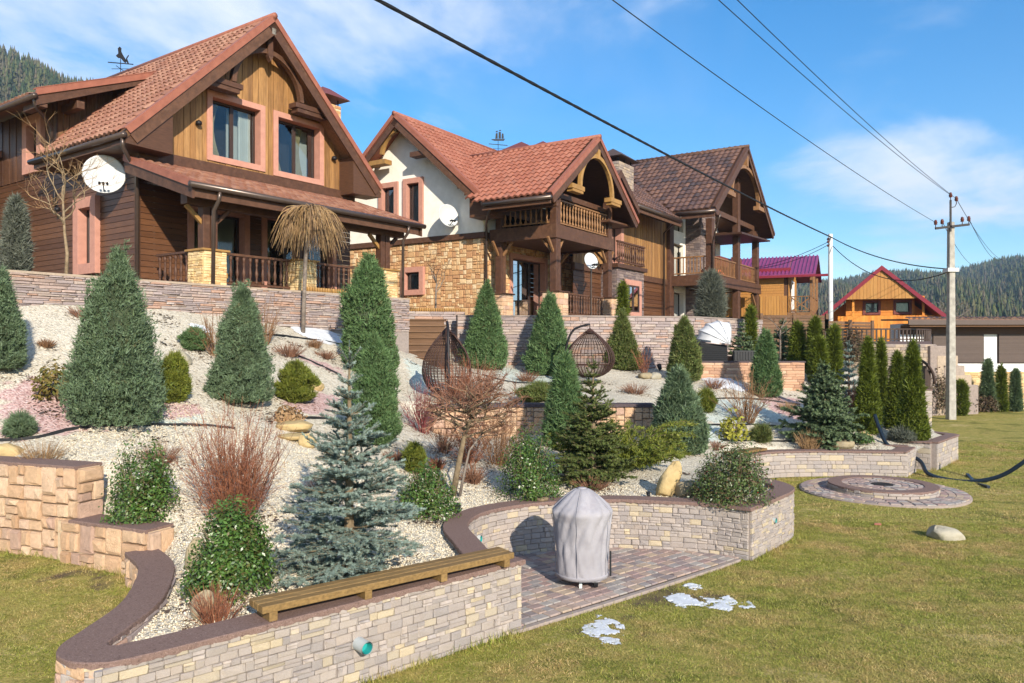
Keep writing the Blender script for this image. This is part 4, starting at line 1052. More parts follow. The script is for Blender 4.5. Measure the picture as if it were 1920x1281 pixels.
# porch
PE, PW = 6.5, 7.44
pr_ = MB().prism([(.3, -2.12, PE - .08), (7.66, -2.12, PE - .08), (7.66, .66, PW - .08), (.3, .66, PW - .08)], (0, 0, .06)).build('porch_roof', 'cladding_old', h1)
tiles(pr_, Vector((.46, -2.14, PE)), (1, 0, 0), (0, 2.78, PW - PE), 7.2, 2.9, .215, .33, 'roof_terracotta_pale', lambda a, b: True, [0])
sl = Vector((0, 2.78, PW - PE)).normalized()
for x in (.3, 7.66):
    MB().prism([(x - .04, -2.14, PE + .06), (x - .04, .66, PW + .06), (x - .04, .66, PW - .10), (x - .04, -2.14, PE - .10)], (.22 if x < 1 else .08, 0, 0)).build('porch_flashing', 'roof_trim', h1)
    MB().prism([(x, -2.13, PE - .10), (x, .66, PW - .10), (x, .66, PW - .36), (x, -2.13, PE - .34)], (.06, 0, 0)).build('porch_barge', 'wood_beam', h1)
box(h1, 'porch_beam', 'wood_beam', .5, 7.5, -1.62, -1.36, 6.13, 6.40)
box(h1, 'porch_fascia', 'wood_beam', .36, 7.6, -2.10, -2.05, PE - .30, PE - .06)
gutter(h1, (.2, -2.2, PE - .05), (7.75, -2.2, PE - .05))
MB().prism([(.76, -1.36, 6.42), (7.4, -1.36, 6.42), (7.4, .6, 6.9), (.76, .6, 6.9)], (0, 0, .03)).build('porch_ceiling', 'wood_dark', h1)
for k, (x0, x1) in enumerate(((.78, 1.42), (3.45, 4.07), (6.42, 7.06))):
    pillar(h1, x0, x1, -1.8, -1.16, 4.28, 5.10, seed=70 + k)
    xc = (x0 + x1) / 2
    for dx in (-.1, .1): box(h1, 'porch_post', 'wood_beam', xc + dx - .085, xc + dx + .085, -1.6, -1.38, 5.15, 6.14)
    for sg in (-1, 1): beam(h1, 'brace', 'wood_ochre' if sg < 0 else 'wood_beam', (xc + sg * .15, -1.49, 5.75), (xc + sg * .55, -1.49, 6.12), .09, .09)
for a, b, n in ((1.44, 3.43, 11), (4.1, 6.4, 13)): railing(h1, (a, -1.48), (b, -1.48), 4.33, .78, n, 'wood_beam', r=.042)
railing(h1, (.86, .2), (.86, -1.14), 4.33, .78, 6, 'wood_beam', r=.042)
downpipe(h1, [(.95, -2.18, PE - .08), (.95, -2.14, PE - .3), (.95, -1.95, PE - .5), (.95, -1.92, 4.35)])
downpipe(h1, [(7.1, -2.18, PE - .08), (7.1, -2.14, PE - .3), (7.1, -1.95, PE - .5), (7.1, -1.92, 4.1)])
box(h1, 'flower_box', 'wood_ochre', 2.35, 2.95, .42, .58, 4.72, 4.86)
# dormer on the left slope
dr = MB().prism([(-.28, 3.85, 9.42), (2.95, 3.85, 10.78), (2.95, 3.85, 10.66), (-.28, 3.85, 9.28)], (0, 5.2, 0)).build('dormer_roof', 'cladding_old', h1)
sd = Vector((3.23, 0, 1.36))
tiles(dr, Vector((-.28, 9.0, 9.45)), (0, -1, 0), sd, 4.9, sd.length, .215, .33, 'roof_terracotta_pale', lambda a, b: True, [0])
MB().prism([(-.3, 3.85, 9.53), (3.0, 3.85, 10.90), (3.0, 3.85, 10.72), (-.3, 3.85, 9.35)], (0, -.05, 0)).build('dormer_flashing', 'roof_trim', h1)
MB().prism([(-.3, 3.8, 9.545), (3.0, 3.8, 10.915), (3.0, 3.8, 10.88), (-.3, 3.8, 9.51)], (0, .2, 0)).build('dormer_flashing', 'roof_trim', h1)
MB().prism([(-.28, 3.84, 9.33), (2.9, 3.84, 10.66), (2.6, 3.84, 10.42), (-.28, 3.84, 9.10)], (0, .06, 0)).build('dormer_barge', 'wood_beam', h1)
fc = Fr((0, 4.8, 0), X_, -Y_)
vboards(h1, fc, .66, 2.7, 8.55, lambda x: 9.42 + .42 * (x + .28) - .14, .15, .03, 'cladding_old', [])
fd = Fr((.66, 0, 0), -Y_, -X_)
vboards(h1, fd, -8.6, -4.78, 7.7, lambda a: 9.6, .15, .03, 'wood_dark', [(-6.6, -5.5, 7.85, 9.42)])
window(h1, fd, -6.62, -5.48, 7.8, 9.42, trim=.26, proud=.14, sink=.1, cols=1)
MB().prism([(.5, 4.74, H1E + .5), (.7, 4.74, H1E + .75), (2.8, 4.74, 10.72), (2.6, 4.74, 10.35)], (0, -.02, 0)).build('cheek_flashing', 'roof_trim', h1)
gutter(h1, (-.34, 3.78, 9.33), (-.34, 9.0, 9.33))
downpipe(h1, [(-.3, 3.95, 9.28), (-.2, 4.05, 9.1), (.25, 4.5, 8.95), (.45, 4.65, 8.8), (.45, 4.66, 8.52)])
box(h1, 'dormer_beam', 'wood_beam', -.2, .0, 3.87, 4.8, 9.1, 9.25); box(h1, 'dormer_beam', 'wood_beam', .75, .95, 3.9, 4.8, 9.3, 9.5)
# rear wing at the far left and chimney
MB().prism([(-1.6, 8.2, 7.3), (1.0, 8.2, 9.0), (1.0, 8.2, 8.8), (-1.6, 8.2, 7.1)], (0, 4.0, 0)).build('rear_roof', 'roof_terracotta_pale', h1)
box(h1, 'rear_wall', 'wood_dark', -.9, .7, 8.62, 12.0, 4.3, 8.0)
box(h1, 'rear_post', 'wood_beam', -1.35, -1.15, 8.3, 8.5, 4.3, 7.4)
ch = box(h1, 'chimney', 'stone_ochre', 7.15, 7.75, 1.4, 2.1, 7.9, 10.62)
pth = Path([(7.15, 2.1), (7.15, 1.4), (7.75, 1.4)], .0, -1)
lay(ch, Path([(7.15, 1.4), (7.75, 1.4)], .0, -1), rows(.6, 1.0, [.07], (.15, .25), 3), 9.6, 'stone_ochre', .02, .15, budget=[40])
for x in (7.18, 7.68):
    for y in (1.45, 2.02): box(ch, 'cap_leg', 'iron', x, x + .03, y, y + .03, 10.6, 10.82, bevel=0)
MB().add([(6.95, 1.15, 10.8), (7.95, 1.15, 10.8), (7.95, 2.35, 10.8), (6.95, 2.35, 10.8), (7.3, 1.75, 11.22), (7.6, 1.75, 11.22)], [(3, 2, 1, 0), (0, 1, 5, 4), (1, 2, 5), (2, 3, 4, 5), (3, 0, 4)]).build('chimney_cap', 'rust_metal', ch)

# ---------------------------------------------------------------- house 2: stone and stucco
h2 = house('stone_house', 'middle house of ochre stone and white stucco with balcony porch', 'house', (1.26, 25.0), 32.3, 4.0)
bud2 = [110]
gable(h2, 0, 6.99, 0, 6.4, 7.83, 10.4, 'roof_terracotta', 'roof_trim', .235, .34, [190], keepL=lambda y, b: y < 3.0 + b * .83 * 1.18, tileR=False, amp=.06, soffit='wood_dark', flash=.14, slab=[(0, .02), (3.495, .02), (3.495, 5.9), (0, 2.7)])
# main roof: ridge along x, gable to the left
ME, MY, MR, MZ = 7.75, 2.62, 7.0, 11.6
kk = (MZ - ME) / (MR - MY); SLm = math.hypot(MR - MY, MZ - ME)
rf = MB().prism([(.5, MY, ME - .03), (.5, MR, MZ - .03), (.5, MR, MZ - .2), (.5, MY, ME - .2)], (8.3, 0, 0)).build('roof', 'wood_dark', h2)
def keep2(a, b):   # not under the porch roof
    return a < .55 + max(0, (b - 0)) * .80 * 1.12 if b < 3.9 else True
tiles(rf, Vector((.66, MY, ME)), (1, 0, 0), (0, MR - MY, MZ - ME), 8.0, SLm - .05, .235, .34, 'roof_terracotta', keep2, bud2, .05)
MB().prism([(.5, MR, MZ - .03), (.5, 2 * MR - MY, ME - .03), (.5, 2 * MR - MY, ME - .2), (.5, MR, MZ - .2)], (8.3, 0, 0)).build('rear_slope', 'roof_terracotta', h2)
for ya, yb in ((MY, MR), (2 * MR - MY, MR)):
    d = Vector((0, yb - ya, MZ - ME)).normalized(); n = Vector((0, -d.z, d.y)); n = n if n.z > 0 else -n; p, q = Vector((.5, ya, ME)), Vector((.5, yb, MZ))
    MB().prism([p + n * .05, q + n * .05, q - n * .10, p - n * .10], (-.04, 0, 0)).build('roof_flashing', 'roof_trim', h2)
    MB().prism([p + n * .07, q + n * .07, q + n * .035, p + n * .035], (.2, 0, 0)).build('roof_flashing', 'roof_trim', h2)
    MB().prism([p - n * .10, q - n * .10, q - n * .36, p - n * .36], (.05, 0, 0)).build('barge_board', 'wood_beam', h2)
MB().tube([(.45, MR, MZ + .02), (8.8, MR, MZ + .02)], .085, 8).build('ridge_cap', 'roof_trim', h2, True)
vd = Vector((0, 0, 0)); MB().tube([(.7, 2.7, 7.92), (3.4, 5.9, 10.35)], .07, 6).build('valley_trim', 'roof_trim', h2, True)
# white gable wall with stone below
fw2 = Fr((1.2, 0, 0), -Y_, -X_)
w1, w2_, w3 = (-8.36, -7.37, 7.42, 9.24), (-7.13, -6.15, 7.40, 9.28), (-7.2, -6.12, 4.86, 5.92)
poly = [(1.2, 3.44, 7.0), (1.2, 10.5, 7.0), (1.2, 10.5, ME + .3), (1.2, MR, MZ - .25), (1.2, 3.44, ME + kk * (3.44 - MY) - .2)]
def wall_with_holes(parent, fr, a0, a1, z0, zt, ops, m, th=.25, step=.25, name='wall'):
    """a plastered wall as one mesh: columns between the openings"""
    xs = sorted({a0, a1, *[o[0] for o in ops], *[o[1] for o in ops], *[a0 + (a1 - a0) * i / 24 for i in range(25)]}); mb = MB()
    xs = [x for x in xs if a0 <= x <= a1]
    for a, b in zip(xs, xs[1:]):
        if b - a < .002: continue
        mid = (a + b) / 2
        for c, d in cuts(z0, max(zt(a), zt(b)), [(o[2], o[3]) for o in ops if o[0] < mid < o[1]]):
            top = d >= max(zt(a), zt(b)) - 1e-6
            q = [(a, c), (b, c), (b, zt(b) if top else d), (a, zt(a) if top else d)]
            mb.prism([fr.p(x, z, 0) for x, z in q], -fr.n * th)
    return mb.build(name, m, parent)
g2top = lambda a: min(ME + kk * (-a - MY), ME + kk * (2 * MR - MY + a)) - .22
ins = lambda o, k=.1: (o[0] + k, o[1] - k, o[2] + k, o[3] - k)
wall_with_holes(h2, fw2, -10.4, -3.44, 7.0, g2top, [ins(w1), ins(w2_)], 'stucco')
window(h2, fw2, *w1, trim=.20, proud=.08, sink=.14, cols=1, cur=((0, 1, 1, 'blind'),)); window(h2, fw2, *w2_, trim=.20, proud=.08, sink=.14, cols=1, cur=((0, 1, 1, 'blind'),))
box(h2, 'belt', 'wood_beam', 1.12, 1.3, 3.36, 10.4, 6.8, 7.0); box(h2, 'belt', 'wood_beam', 1.3, 3.0, 3.36, 3.5, 6.8, 7.0)
wall_with_holes(h2, Fr((1.24, 0, 0), -Y_, -X_), -10.4, -3.48, 3.6, lambda a: 6.8, [ins(w3)], 'mortar_pale')
bs = [300]
pw = Path([(1.24, 10.0), (1.24, 3.46)], 0, -1)
sp = [q for q in guillotine(6.54, 3.0, .29, .13, 77) if not (q[1] > 10 - 7.2 + .06 and q[0] < 10 - 6.12 - .06 and q[3] > 4.86 - 3.8 + .06 and q[2] < 5.92 - 3.8 - .06)]
lay(h2, pw, sp, 3.8, 'stone_ochre', .035, .16, .016, budget=bs)
window(h2, fw2, *w3, trim=.2, proud=.1, sink=.1, cols=1, cur=((0, 1, 1, 'panel_white'),))
# front wall behind the porch
ff = Fr((0, 3.48, 0), X_, -Y_)
dd = (2.95, 5.75, 4.05, 6.45)
wall_with_holes(h2, ff, 1.24, 8.6, 3.8, lambda a: 6.8, [(dd[0] + .1, dd[1] - .1, dd[2] - .4, dd[3] - .1)], 'mortar_pale')
pw = Path([(1.24, 3.48), (8.5, 3.48)], 0, -1)
lay(h2, pw, [q for q in guillotine(7.2, 2.9, .29, .13, 78) if not (q[1] > dd[0] - 1.24 + .1 and q[0] < dd[1] - 1.24 - .1 and q[2] < 2.5)], 3.9, 'stone_ochre', .03, .16, .016, budget=bs)
window(h2, ff, *dd, door=True, cols=3, trim=.18, cur=((.36, .5, .9, 'panel_white'), (.66, .98, .95, 'panel_white')))
wall_with_holes(h2, ff, 1.24, 8.6, 7.0, lambda a: 8.6, [(2.6, 5.6, 7.05, 8.4)], 'stucco')
MB().box(2.5, 5.7, 3.8, 3.84, 7.0, 8.5).build('upper_door', 'glass', h2); MB().box(2.5, 5.7, 4.2, 4.22, 7.0, 8.5).build('upper_room', 'dark_inside', h2)
for k in range(5): box(h2, 'door_stile', 'wood_beam', 2.55 + .75 * k, 2.66 + .75 * k, 3.7, 3.8, 7.0, 8.5, bevel=0)
# porch posts, balcony
for x in (1.42, 5.55):
    for y, nm in ((.62, 1), (2.85, 2)):
        for dx in (0, .17): box(h2, 'porch_post', 'wood_beam', x + dx, x + dx + .155, y, y + .24, 4.8, 8.9 if y < 1 else 8.6)
        pillar(h2, x - .2, x + .5, y - .22, y + .46, 3.6, 4.76, 'stone_sand', 'wood_dark', (.14, .2), (.2, .36), 80 + nm)
        for sg in (-1, 1): beam(h2, 'brace', 'wood_baluster', (x + .16 + sg * .14, y + .12, 6.15), (x + .16 + sg * .52, y + .12, 6.62), .08, .08)
        beam(h2, 'brace', 'wood_baluster', (x + .16, y + .12 + (.1 if y < 1 else -.1), 6.15), (x + .16, y + .12 + (.5 if y < 1 else -.5), 6.62), .08, .08)
for b in ((1.36, 5.95, .58, .74, 6.62, 7.08), (1.36, 1.52, .74, 3.3, 6.62, 7.08), (5.8, 5.95, .74, 3.3, 6.62, 7.08)): box(h2, 'balcony_beam', 'wood_beam', *b)
box(h2, 'balcony_floor', 'wood_dark', 1.52, 5.8, .74, 3.4, 6.7, 6.98)
railing(h2, (1.78, .70), (5.52, .70), 7.08, .86, 17, 'wood_baluster', r=.045); railing(h2, (1.46, .9), (1.46, 2.8), 7.08, .86, 9, 'wood_baluster', r=.045)
railing(h2, (1.95, .74), (5.3, .74), 3.98, .8, 16, 'wood_beam', r=.04)
box(h2, 'eave_beam', 'wood_beam', .7, .86, .2, 3.4, 7.55, 7.75); box(h2, 'collar_beam', 'wood_beam', .95, 6.0, .72, .9, 8.05, 8.24)
gutter(h2, (-.06, -.03, 7.70), (-.06, 2.6, 7.70)); beam(h2, 'fascia', 'wood_dark', (.03, .04, 7.62), (.03, 2.7, 7.62), .05, .22)
arch(h2, 3.42, 8.42, 1.2, .02, .14, .14, 'wood_ochre', rx=1.22)
for x0, x1 in ((1.45, 2.35), (4.5, 5.4)): box(h2, 'bracket', 'wood_ochre', x0, x1, 0.0, .3, 8.26, 8.42); box(h2, 'bracket', 'wood_ochre', x0 + .07, x1 - .07, .02, .26, 8.16, 8.26)
box(h2, 'king_post', 'wood_ochre', 3.4, 3.56, -.01, .16, 9.6, 9.95)
box(h2, 'ridge_beam_end', 'wood_beam', 3.42, 3.58, 0.0, .6, 9.85, 10.1)
MB().prism([(5.0, .3, 7.7), (6.95, .3, 7.72), (6.95, .3, 7.66), (5.0, .3, 7.62)], (0, 3.2, 0)).build('soffit', 'wood_dark', h2)
MB().prism([(.44, MY, ME - .32), (.44, MY + .9, ME - .34), (.44, MY + .9, ME + kk * .9 - .36), (.44, MY, ME - .16)], (.8, 0, 0)).build('eave_box', 'wood_dark', h2)
downpipe(h2, [(.3, 2.55, 7.62), (.5, 2.8, 7.4), (1.0, 3.2, 7.2), (1.16, 3.3, 7.0), (1.16, 3.3, 4.0)])
arc2 = MB(); n = 12
for i in range(n + 1):
    a = R(90 + 78 * i / n)
    for rr_, xx in ((0, .62), (.13, .62), (.13, .76), (0, .76)): arc2.v.append((xx, MR - (.72 + rr_) * math.cos(a), 10.0 + (.95 + rr_) * math.sin(a)))
for i in range(n):
    for j in range(4): j2 = (j + 1) % 4; arc2.f.append((4 * i + j, 4 * i + 4 + j, 4 * i + 4 + j2, 4 * i + j2))
arc2.build('gable_arch', 'wood_ochre', h2)
box(h2, 'bracket', 'wood_ochre', .55, .95, 7.5, 8.5, 9.82, 10.0); box(h2, 'bracket', 'wood_beam', .55, .95, 5.5, 6.3, 9.9, 10.08)
MB().lathe([(.03, 0), (.09, -.06), (.075, -.2), (.03, -.25)], 10, (4.0, 2.9, 6.6)).build('porch_lantern', 'wood_ochre', h2, True)
for k, (x, y, s) in enumerate(((8.2, 5.9, .55), (9.3, 5.4, .65))):
    c = box(h2, 'chimney', 'stone_ochre', x, x + .8, y, y + .8, 9.0, 11.72 + .2 * k)
    z = 11.8 + .2 * k
    MB().add([(x - .35, y - .35, z), (x + 1.15, y - .35, z), (x + 1.15, y + 1.15, z), (x - .35, y + 1.15, z), (x + .2, y + .4, z + .4), (x + .6, y + .4, z + .4)], [(3, 2, 1, 0), (0, 1, 5, 4), (1, 2, 5), (2, 3, 4, 5), (3, 0, 4)]).build('chimney_cap', 'rust_metal', c)

# ---------------------------------------------------------------- house 3: brown tiled roof
h3 = house('brown_roof_house', 'far large house with brown tiled roof and two-storey timber balcony', 'house', (8.05 * 1.2, 31.0 * 1.2), 33, 4.0)
h3.location.z = ZC + (4.0 - ZC) * 1.2; h3.scale = (1.2, 1.2, 1.2)
bud3 = [290]
gable(h3, 0, 8.9, 0, 7.0, 8.42, 11.78, 'roof_brown', 'wood_beam', .25, .36, bud3, keepL=lambda y, b: y < 1.9 + b * .85, tileR=False, board=.2, amp=.04, flash=.12, slab=[(0, .02), (4.45, .02), (4.45, 7.0), (3.6, 7.0), (0, 2.0)])
mr_ = MB().prism([(-4.2, 1.5, 8.05), (.3, 1.5, 8.05), (2.6, 4.3, 10.06), (-4.2, 4.3, 10.06)], (0, 0, -.12)).build('front_slope', 'wood_dark', h3)
tiles(mr_, Vector((-4.2, 1.5, 8.1)), (1, 0, 0), (0, 4.1, 2.95), 7, 3.4, .25, .36, 'roof_brown', lambda a, b: a < 4.2 + b * .8, [0], .04)
wing = [(-7.4, 1.3, 7.9), (-5.9, 1.3, 8.95), (-4.4, 1.3, 7.9)]
for a, b in ((wing[0], wing[1]), (wing[2], wing[1])):
    MB().prism([a, b, (b[0], b[1], b[2] - .25), (a[0], a[1], a[2] - .25)], (0, .1, 0)).build('barge_board', 'wood_beam', h3)
    MB().prism([(a[0], a[1], a[2] + .02), (b[0], b[1], b[2] + .02), (b[0], b[1], b[2] - .04), (a[0], a[1], a[2] - .04)], (0, 4, 0)).build('wing_roof', 'roof_brown', h3)
MB().prism([(-7.2, 1.9, 7.2), (-4.6, 1.9, 7.2), (-4.6, 1.9, 7.85), (-5.9, 1.9, 8.75), (-7.2, 1.9, 7.85)], (0, .1, 0)).build('wing_wall', 'wood_dark', h3)
beam(h3, 'fascia', 'wood_beam', (-4.3, 1.5, 7.9), (.2, 1.5, 7.9), .06, .2); gutter(h3, (-4.3, 1.42, 8.0), (0, 1.42, 8.0)); gutter(h3, (-.06, -.03, 8.3), (-.06, 1.6, 8.3)); beam(h3, 'fascia', 'wood_beam', (.03, .03, 8.2), (.03, 1.6, 8.2), .06, .24)
f3 = Fr((0, 2.6, 0), X_, -Y_)
vboards(h3, f3, -7, 1.3, 5.75, lambda x: 8.2, .2, .03, 'cladding', [(-4.5, -3.0, 5.8, 7.9)])
hboards(h3, f3, -7, 1.45, 3.9, 5.55, .16, .03, 'siding', [])
box(h3, 'belt', 'wood_beam', -7, 1.6, 2.52, 2.66, 5.55, 5.78); box(h3, 'corner_post', 'wood_beam', 1.3, 1.75, 2.4, 2.7, 3.9, 8.3)
MB().box(-7, 8.8, 3.3, 3.35, 3.8, 8.6).build('wall_lining', 'dark_inside', h3)
window(h3, f3, -4.45, -3.05, 5.85, 7.9, cols=2, trim=.22)
wall_with_holes(h3, f3, 1.7, 3.7, 3.9, lambda a: 8.7, [(1.95, 3.4, 3.9, 5.35), (1.95, 3.4, 5.9, 7.45), (1.95, 3.4, 8.0, 8.6)], 'stucco')
window(h3, f3, 1.8, 3.55, 5.9, 7.6, cols=2, door=True, trim=.14, tm='stucco', proud=.01, cur=((.5, .95, .9, 'panel_white'),))
window(h3, f3, 1.8, 3.55, 4.0, 5.45, cols=2, door=True, trim=.14, tm='stucco', proud=.01)
window(h3, f3, 1.85, 3.5, 7.95, 8.65, cols=2, trim=.08, tm='stucco', proud=.01)
br = box(h3, 'stone_breast', 'stone_violet', 3.72, 5.7, 1.95, 2.9, 3.9, 9.2)
pw = Path([(3.70, 1.93), (5.72, 1.93)], 0, -1); lay(br, pw, rows(pw.L, 5.1, [.09, .13], (.2, .4), 91), 4.0, 'stone_violet', .03, .18, budget=[0])
pw = Path([(3.70, 2.9), (3.70, 1.93)], 0, -1); lay(br, pw, rows(pw.L, 5.1, [.09, .13], (.2, .4), 92), 4.0, 'stone_violet', .03, .18, budget=[0])
wall_with_holes(h3, f3, 5.7, 8.6, 3.9, lambda a: 9.0, [(6.1, 7.6, 7.2, 8.4)], 'stucco'); window(h3, f3, 6.1, 7.6, 6.9, 8.6, trim=.1, tm='stucco', cols=2)
for x, zt in ((1.62, 8.3), (5.25, 10.6), (8.35, 8.6)):
    box(h3, 'porch_post', 'wood_beam', x, x + .16, .68, .95, 4.0, zt); box(h3, 'porch_post', 'wood_beam', x + .175, x + .335, .68, .95, 4.0, zt)
for b in ((1.5, 8.8, .62, .8, 5.5, 5.95), (1.5, 1.68, .8, 2.6, 5.5, 5.95)): box(h3, 'balcony_beam', 'wood_beam', *b)
box(h3, 'balcony_floor', 'wood_dark', 1.68, 8.7, .8, 2.9, 5.62, 5.9)
railing(h3, (2.0, .8), (5.2, .8), 5.95, .78, 15, 'wood_baluster', plain=True); railing(h3, (5.65, .8), (8.3, .8), 5.95, .78, 12, 'wood_baluster', plain=True); railing(h3, (1.75, 2.5), (1.75, 1.0), 5.95, .78, 10, 'wood_baluster', plain=True)
box(h3, 'collar_beam', 'wood_beam', 1.0, 8.0, .72, .9, 8.55, 8.78); box(h3, 'tie_beam', 'wood_beam', 7.7, 8.7, .7, 3.2, 8.3, 8.55)
arch(h3, 4.5, 9.45, 1.35, .05, .2, .14, 'wood_baluster', rx=1.95)
for x0, x1 in ((1.75, 2.75), (6.3, 7.3)): box(h3, 'bracket', 'wood_baluster', x0, x1, .02, .3, 9.26, 9.45)
box(h3, 'king_post', 'wood_baluster', 4.4, 4.56, 0.0, .2, 10.9, 11.4)
MB().prism([(4.2, .2, 8.0), (8.9, .2, 8.15), (8.9, .2, 8.08), (4.2, .2, 7.92)], (0, 3, 0)).build('soffit', 'wood_dark', h3)
beam(h3, 'brace', 'wood_baluster', (5.4, .8, 4.9), (5.9, .8, 5.45), .1, .1); beam(h3, 'brace', 'wood_baluster', (8.4, .8, 4.9), (7.8, .8, 5.45), .1, .1); beam(h3, 'brace', 'wood_baluster', (1.85, .8, 4.9), (2.4, .8, 5.45), .1, .1)
downpipe(h3, [(.0, 1.4, 8.2), (.2, 1.9, 7.9), (.75, 2.45, 7.7), (.75, 2.45, 4.0)])
downpipe(h3, [(.5, -.05, 8.25), (.5, .05, 8.0), (1.5, .6, 7.3), (1.58, .62, 7.2), (1.58, .62, 4.2)], .035)
bay = box(h3, 'stone_bay', 'stone_violet', -4.86, -2.52, 2.0, 2.7, 3.9, 5.75)
for pts, sd in (([(-4.88, 1.98), (-2.5, 1.98)], 95), ([(-4.88, 2.7), (-4.88, 1.98)], 96), ([(-2.5, 1.98), (-2.5, 2.6)], 97)):
    p = Path(pts, 0, -1); lay(bay, p, [q for q in rows(p.L, 1.8, [.07, .1], (.15, .35), sd) if not (sd == 95 and q[1] > .55 and q[0] < 2.0 and q[3] < 1.45)], 3.95, 'stone_violet', .03, .18, budget=[0])
window(bay, Fr((0, 1.94, 0), X_, -Y_), -4.33, -2.86, 4.0, 5.38, cols=2, trim=.2, proud=.06, sink=-.02, cur=(), back='blind')
box(h3, 'bay_slab', 'wood_dark', -5.0, -2.38, 1.85, 2.7, 5.75, 5.9)
railing(h3, (-4.9, 1.95), (-2.45, 1.95), 5.9, .8, 14, 'wood_beam', r=.035); railing(h3, (-2.45, 2.55), (-2.45, 2.0), 5.9, .8, 4, 'wood_beam', r=.035)
c3 = box(h3, 'chimney', 'stone_violet', -2.75, -1.45, 2.9, 3.6, 8.3, 10.1)
pw = Path([(-2.77, 2.88), (-1.43, 2.88)], 0, -1); lay(c3, pw, rows(pw.L, 1.3, [.1, .14], (.2, .4), 93), 8.8, 'stone_hill', .03, .18, budget=[0])
pw = Path([(-2.77, 3.6), (-2.77, 2.88)], 0, -1); lay(c3, pw, rows(pw.L, 1.3, [.1, .14], (.2, .4), 94), 8.8, 'stone_hill', .03, .18, budget=[0])
MB().add([(-3.0, 2.65, 10.28), (-1.2, 2.65, 10.28), (-1.2, 3.85, 10.28), (-3.0, 3.85, 10.28), (-2.5, 3.25, 10.68), (-1.7, 3.25, 10.68)], [(3, 2, 1, 0), (0, 1, 5, 4), (1, 2, 5), (2, 3, 4, 5), (3, 0, 4)]).build('chimney_cap', 'shutter', c3)
for x in (-2.7, -2.1, -1.52): box(c3, 'cap_leg', 'iron', x, x + .04, 2.93, 2.98, 10.08, 10.3, bevel=0)
box(h3, 'balcony_screen', 'rust_metal', 4.3, 6.3, 1.2, 1.45, 5.95, 7.0); box(h3, 'balcony_screen', 'rust_metal', 6.8, 7.9, 1.3, 1.5, 5.95, 7.2)

# ---------------------------------------------------------------- terraces and upper walls
def terrace(name, poly, z, label, m='stone_hill', t=.25):
    o = MB().prism([(x, y, z - t) for x, y in poly], (0, 0, t)).build(name, m); kind(o, 'structure', label); return o
terrace('terrace', [h1w(-9), h1w(6.3), (-4.6, 26), (-12, 34), (-24, 24)], 4.27, 'paved terrace under the nearest chalet')
terrace('terrace', [(-3.5, 25.4), (1.79, 25.2), (5.98, 26.15), (9.2, 29.5), (10.6, 34), (11, 62), (-24, 62), (-12, 34.1), (-4.62, 26.1)], 3.86, 'paved terrace under the middle and far houses')
tw = thing('retaining_wall', 'long ledgestone retaining wall under the nearest chalet', 'stone wall', (*h1w(0), 3.7))
PT = [h1w(-8.6), h1w(6.3)]; TP = Path(PT, 0, -1)
zt_ = lambda s: 4.31 - .06 * max(0, s - 8) / 6
zb_ = lambda s: float(zbed(*TP.at(s)[0])) - .15
ribbon([h1w(t) for t in np.linspace(-8.6, 6.3, 30)], .26, lambda s: zb_(s) - .3, 4.22).build('wall_core', 'mortar', tw)
pf = Path(PT, .13, -1)
lay(tw, pf, rows(pf.L, .92, [.035, .05, .065], (.15, .42), 101, .1), 3.34, 'stone_ledge', .04, .3, .004, jit=.5, clip=lambda s, z: z > zb_(s) + .02)
pe = Path([h1w(6.3), (h1w(6.3)[0] - .25, h1w(6.3)[1] + .18)], 0, -1)
ribbon([h1w(t) for t in np.linspace(-8.6, 6.3, 30)], .36, 4.245, 4.29).build('wall_top', 'stone_hill', tw)
UW = [(-1.75, 24.75), (-.6, 25.02), (1.79, 25.05), (3.8, 25.5), (6.0, 26.0), (9.25, 29.4)]
uw = thing('retaining_wall', 'tall ledgestone retaining wall below the middle house', 'stone wall', (2, 25, 2.2))
zu = lambda s: 3.92
ribbon(UW, .26, 1.6, 3.86).build('wall_core', 'mortar', uw)
pf = Path(UW, .13, -1)
lay(uw, pf, rows(pf.L, 1.95, [.07, .09, .12], (.2, .5), 102, .1), 1.92, 'stone_ledge', .04, .3, .005, jit=.5)
ribbon(UW, .36, 3.87, 3.92).build('wall_top', 'stone_hill', uw)
LW = [(-3.7, 24.9), (-2.6, 25.3), (-1.55, 25.5)]
lw_ = thing('edged_wall', 'stone planting wall edged with log palisade by middle house', 'stone wall', (-2.6, 25.3, 3.3))
ribbon(LW, .26, 2.4, 4.02).build('wall_core', 'mortar', lw_); pf = Path(LW, .13, -1); lay(lw_, pf, rows(pf.L, 1.45, [.07, .09], (.25, .5), 103, .1), 2.6, 'stone_ledge', .04, .3, .004)
PL = Path(LW, .1, -1)
logm = MB().lathe([(.035, 0), (.035, .12), (.028, .13)], 7).mesh('log', 'wood_ochre', True)
for i in range(30):
    p, t, n = PL.at(PL.L * (i + .5) / 30); o = link('log', logm, lw_); o.location = (p[0], p[1], 4.03)
PL = Path([h1w(2.6), h1w(5.2)], .1, -1)
for i in range(32):
    p, t, n = PL.at(PL.L * (i + .5) / 32); o = link('log', logm, tw); o.location = (p[0], p[1], 4.27)
st = thing('garden_stairs', 'brown plank steps climbing between chalet terrace and middle house', 'stairs', (-2.5, 22.6, 2.4))
for k in range(8):
    y = 21.7 + .38 * k; z = 2.45 + .19 * k; x = -2.35 - .05 * k
    MB().box(x - .62, x + .62, y, y + .42, z - .05, z).build('tread', 'wood_fence', st, bevel=.006); MB().box(x - .58, x + .58, y + .04, y + .08, z - .24, z - .05).build('riser', 'wood_fence', st)
mw = thing('terrace_wall', 'peach stone wall with dark slab coping across the mid slope', 'stone wall', (.8, 16.9, 1))
MW = catmull([(-1.7, 16.45), (-.4, 16.9), (1.0, 16.98), (2.1, 16.95), (3.05, 16.95)], 5)
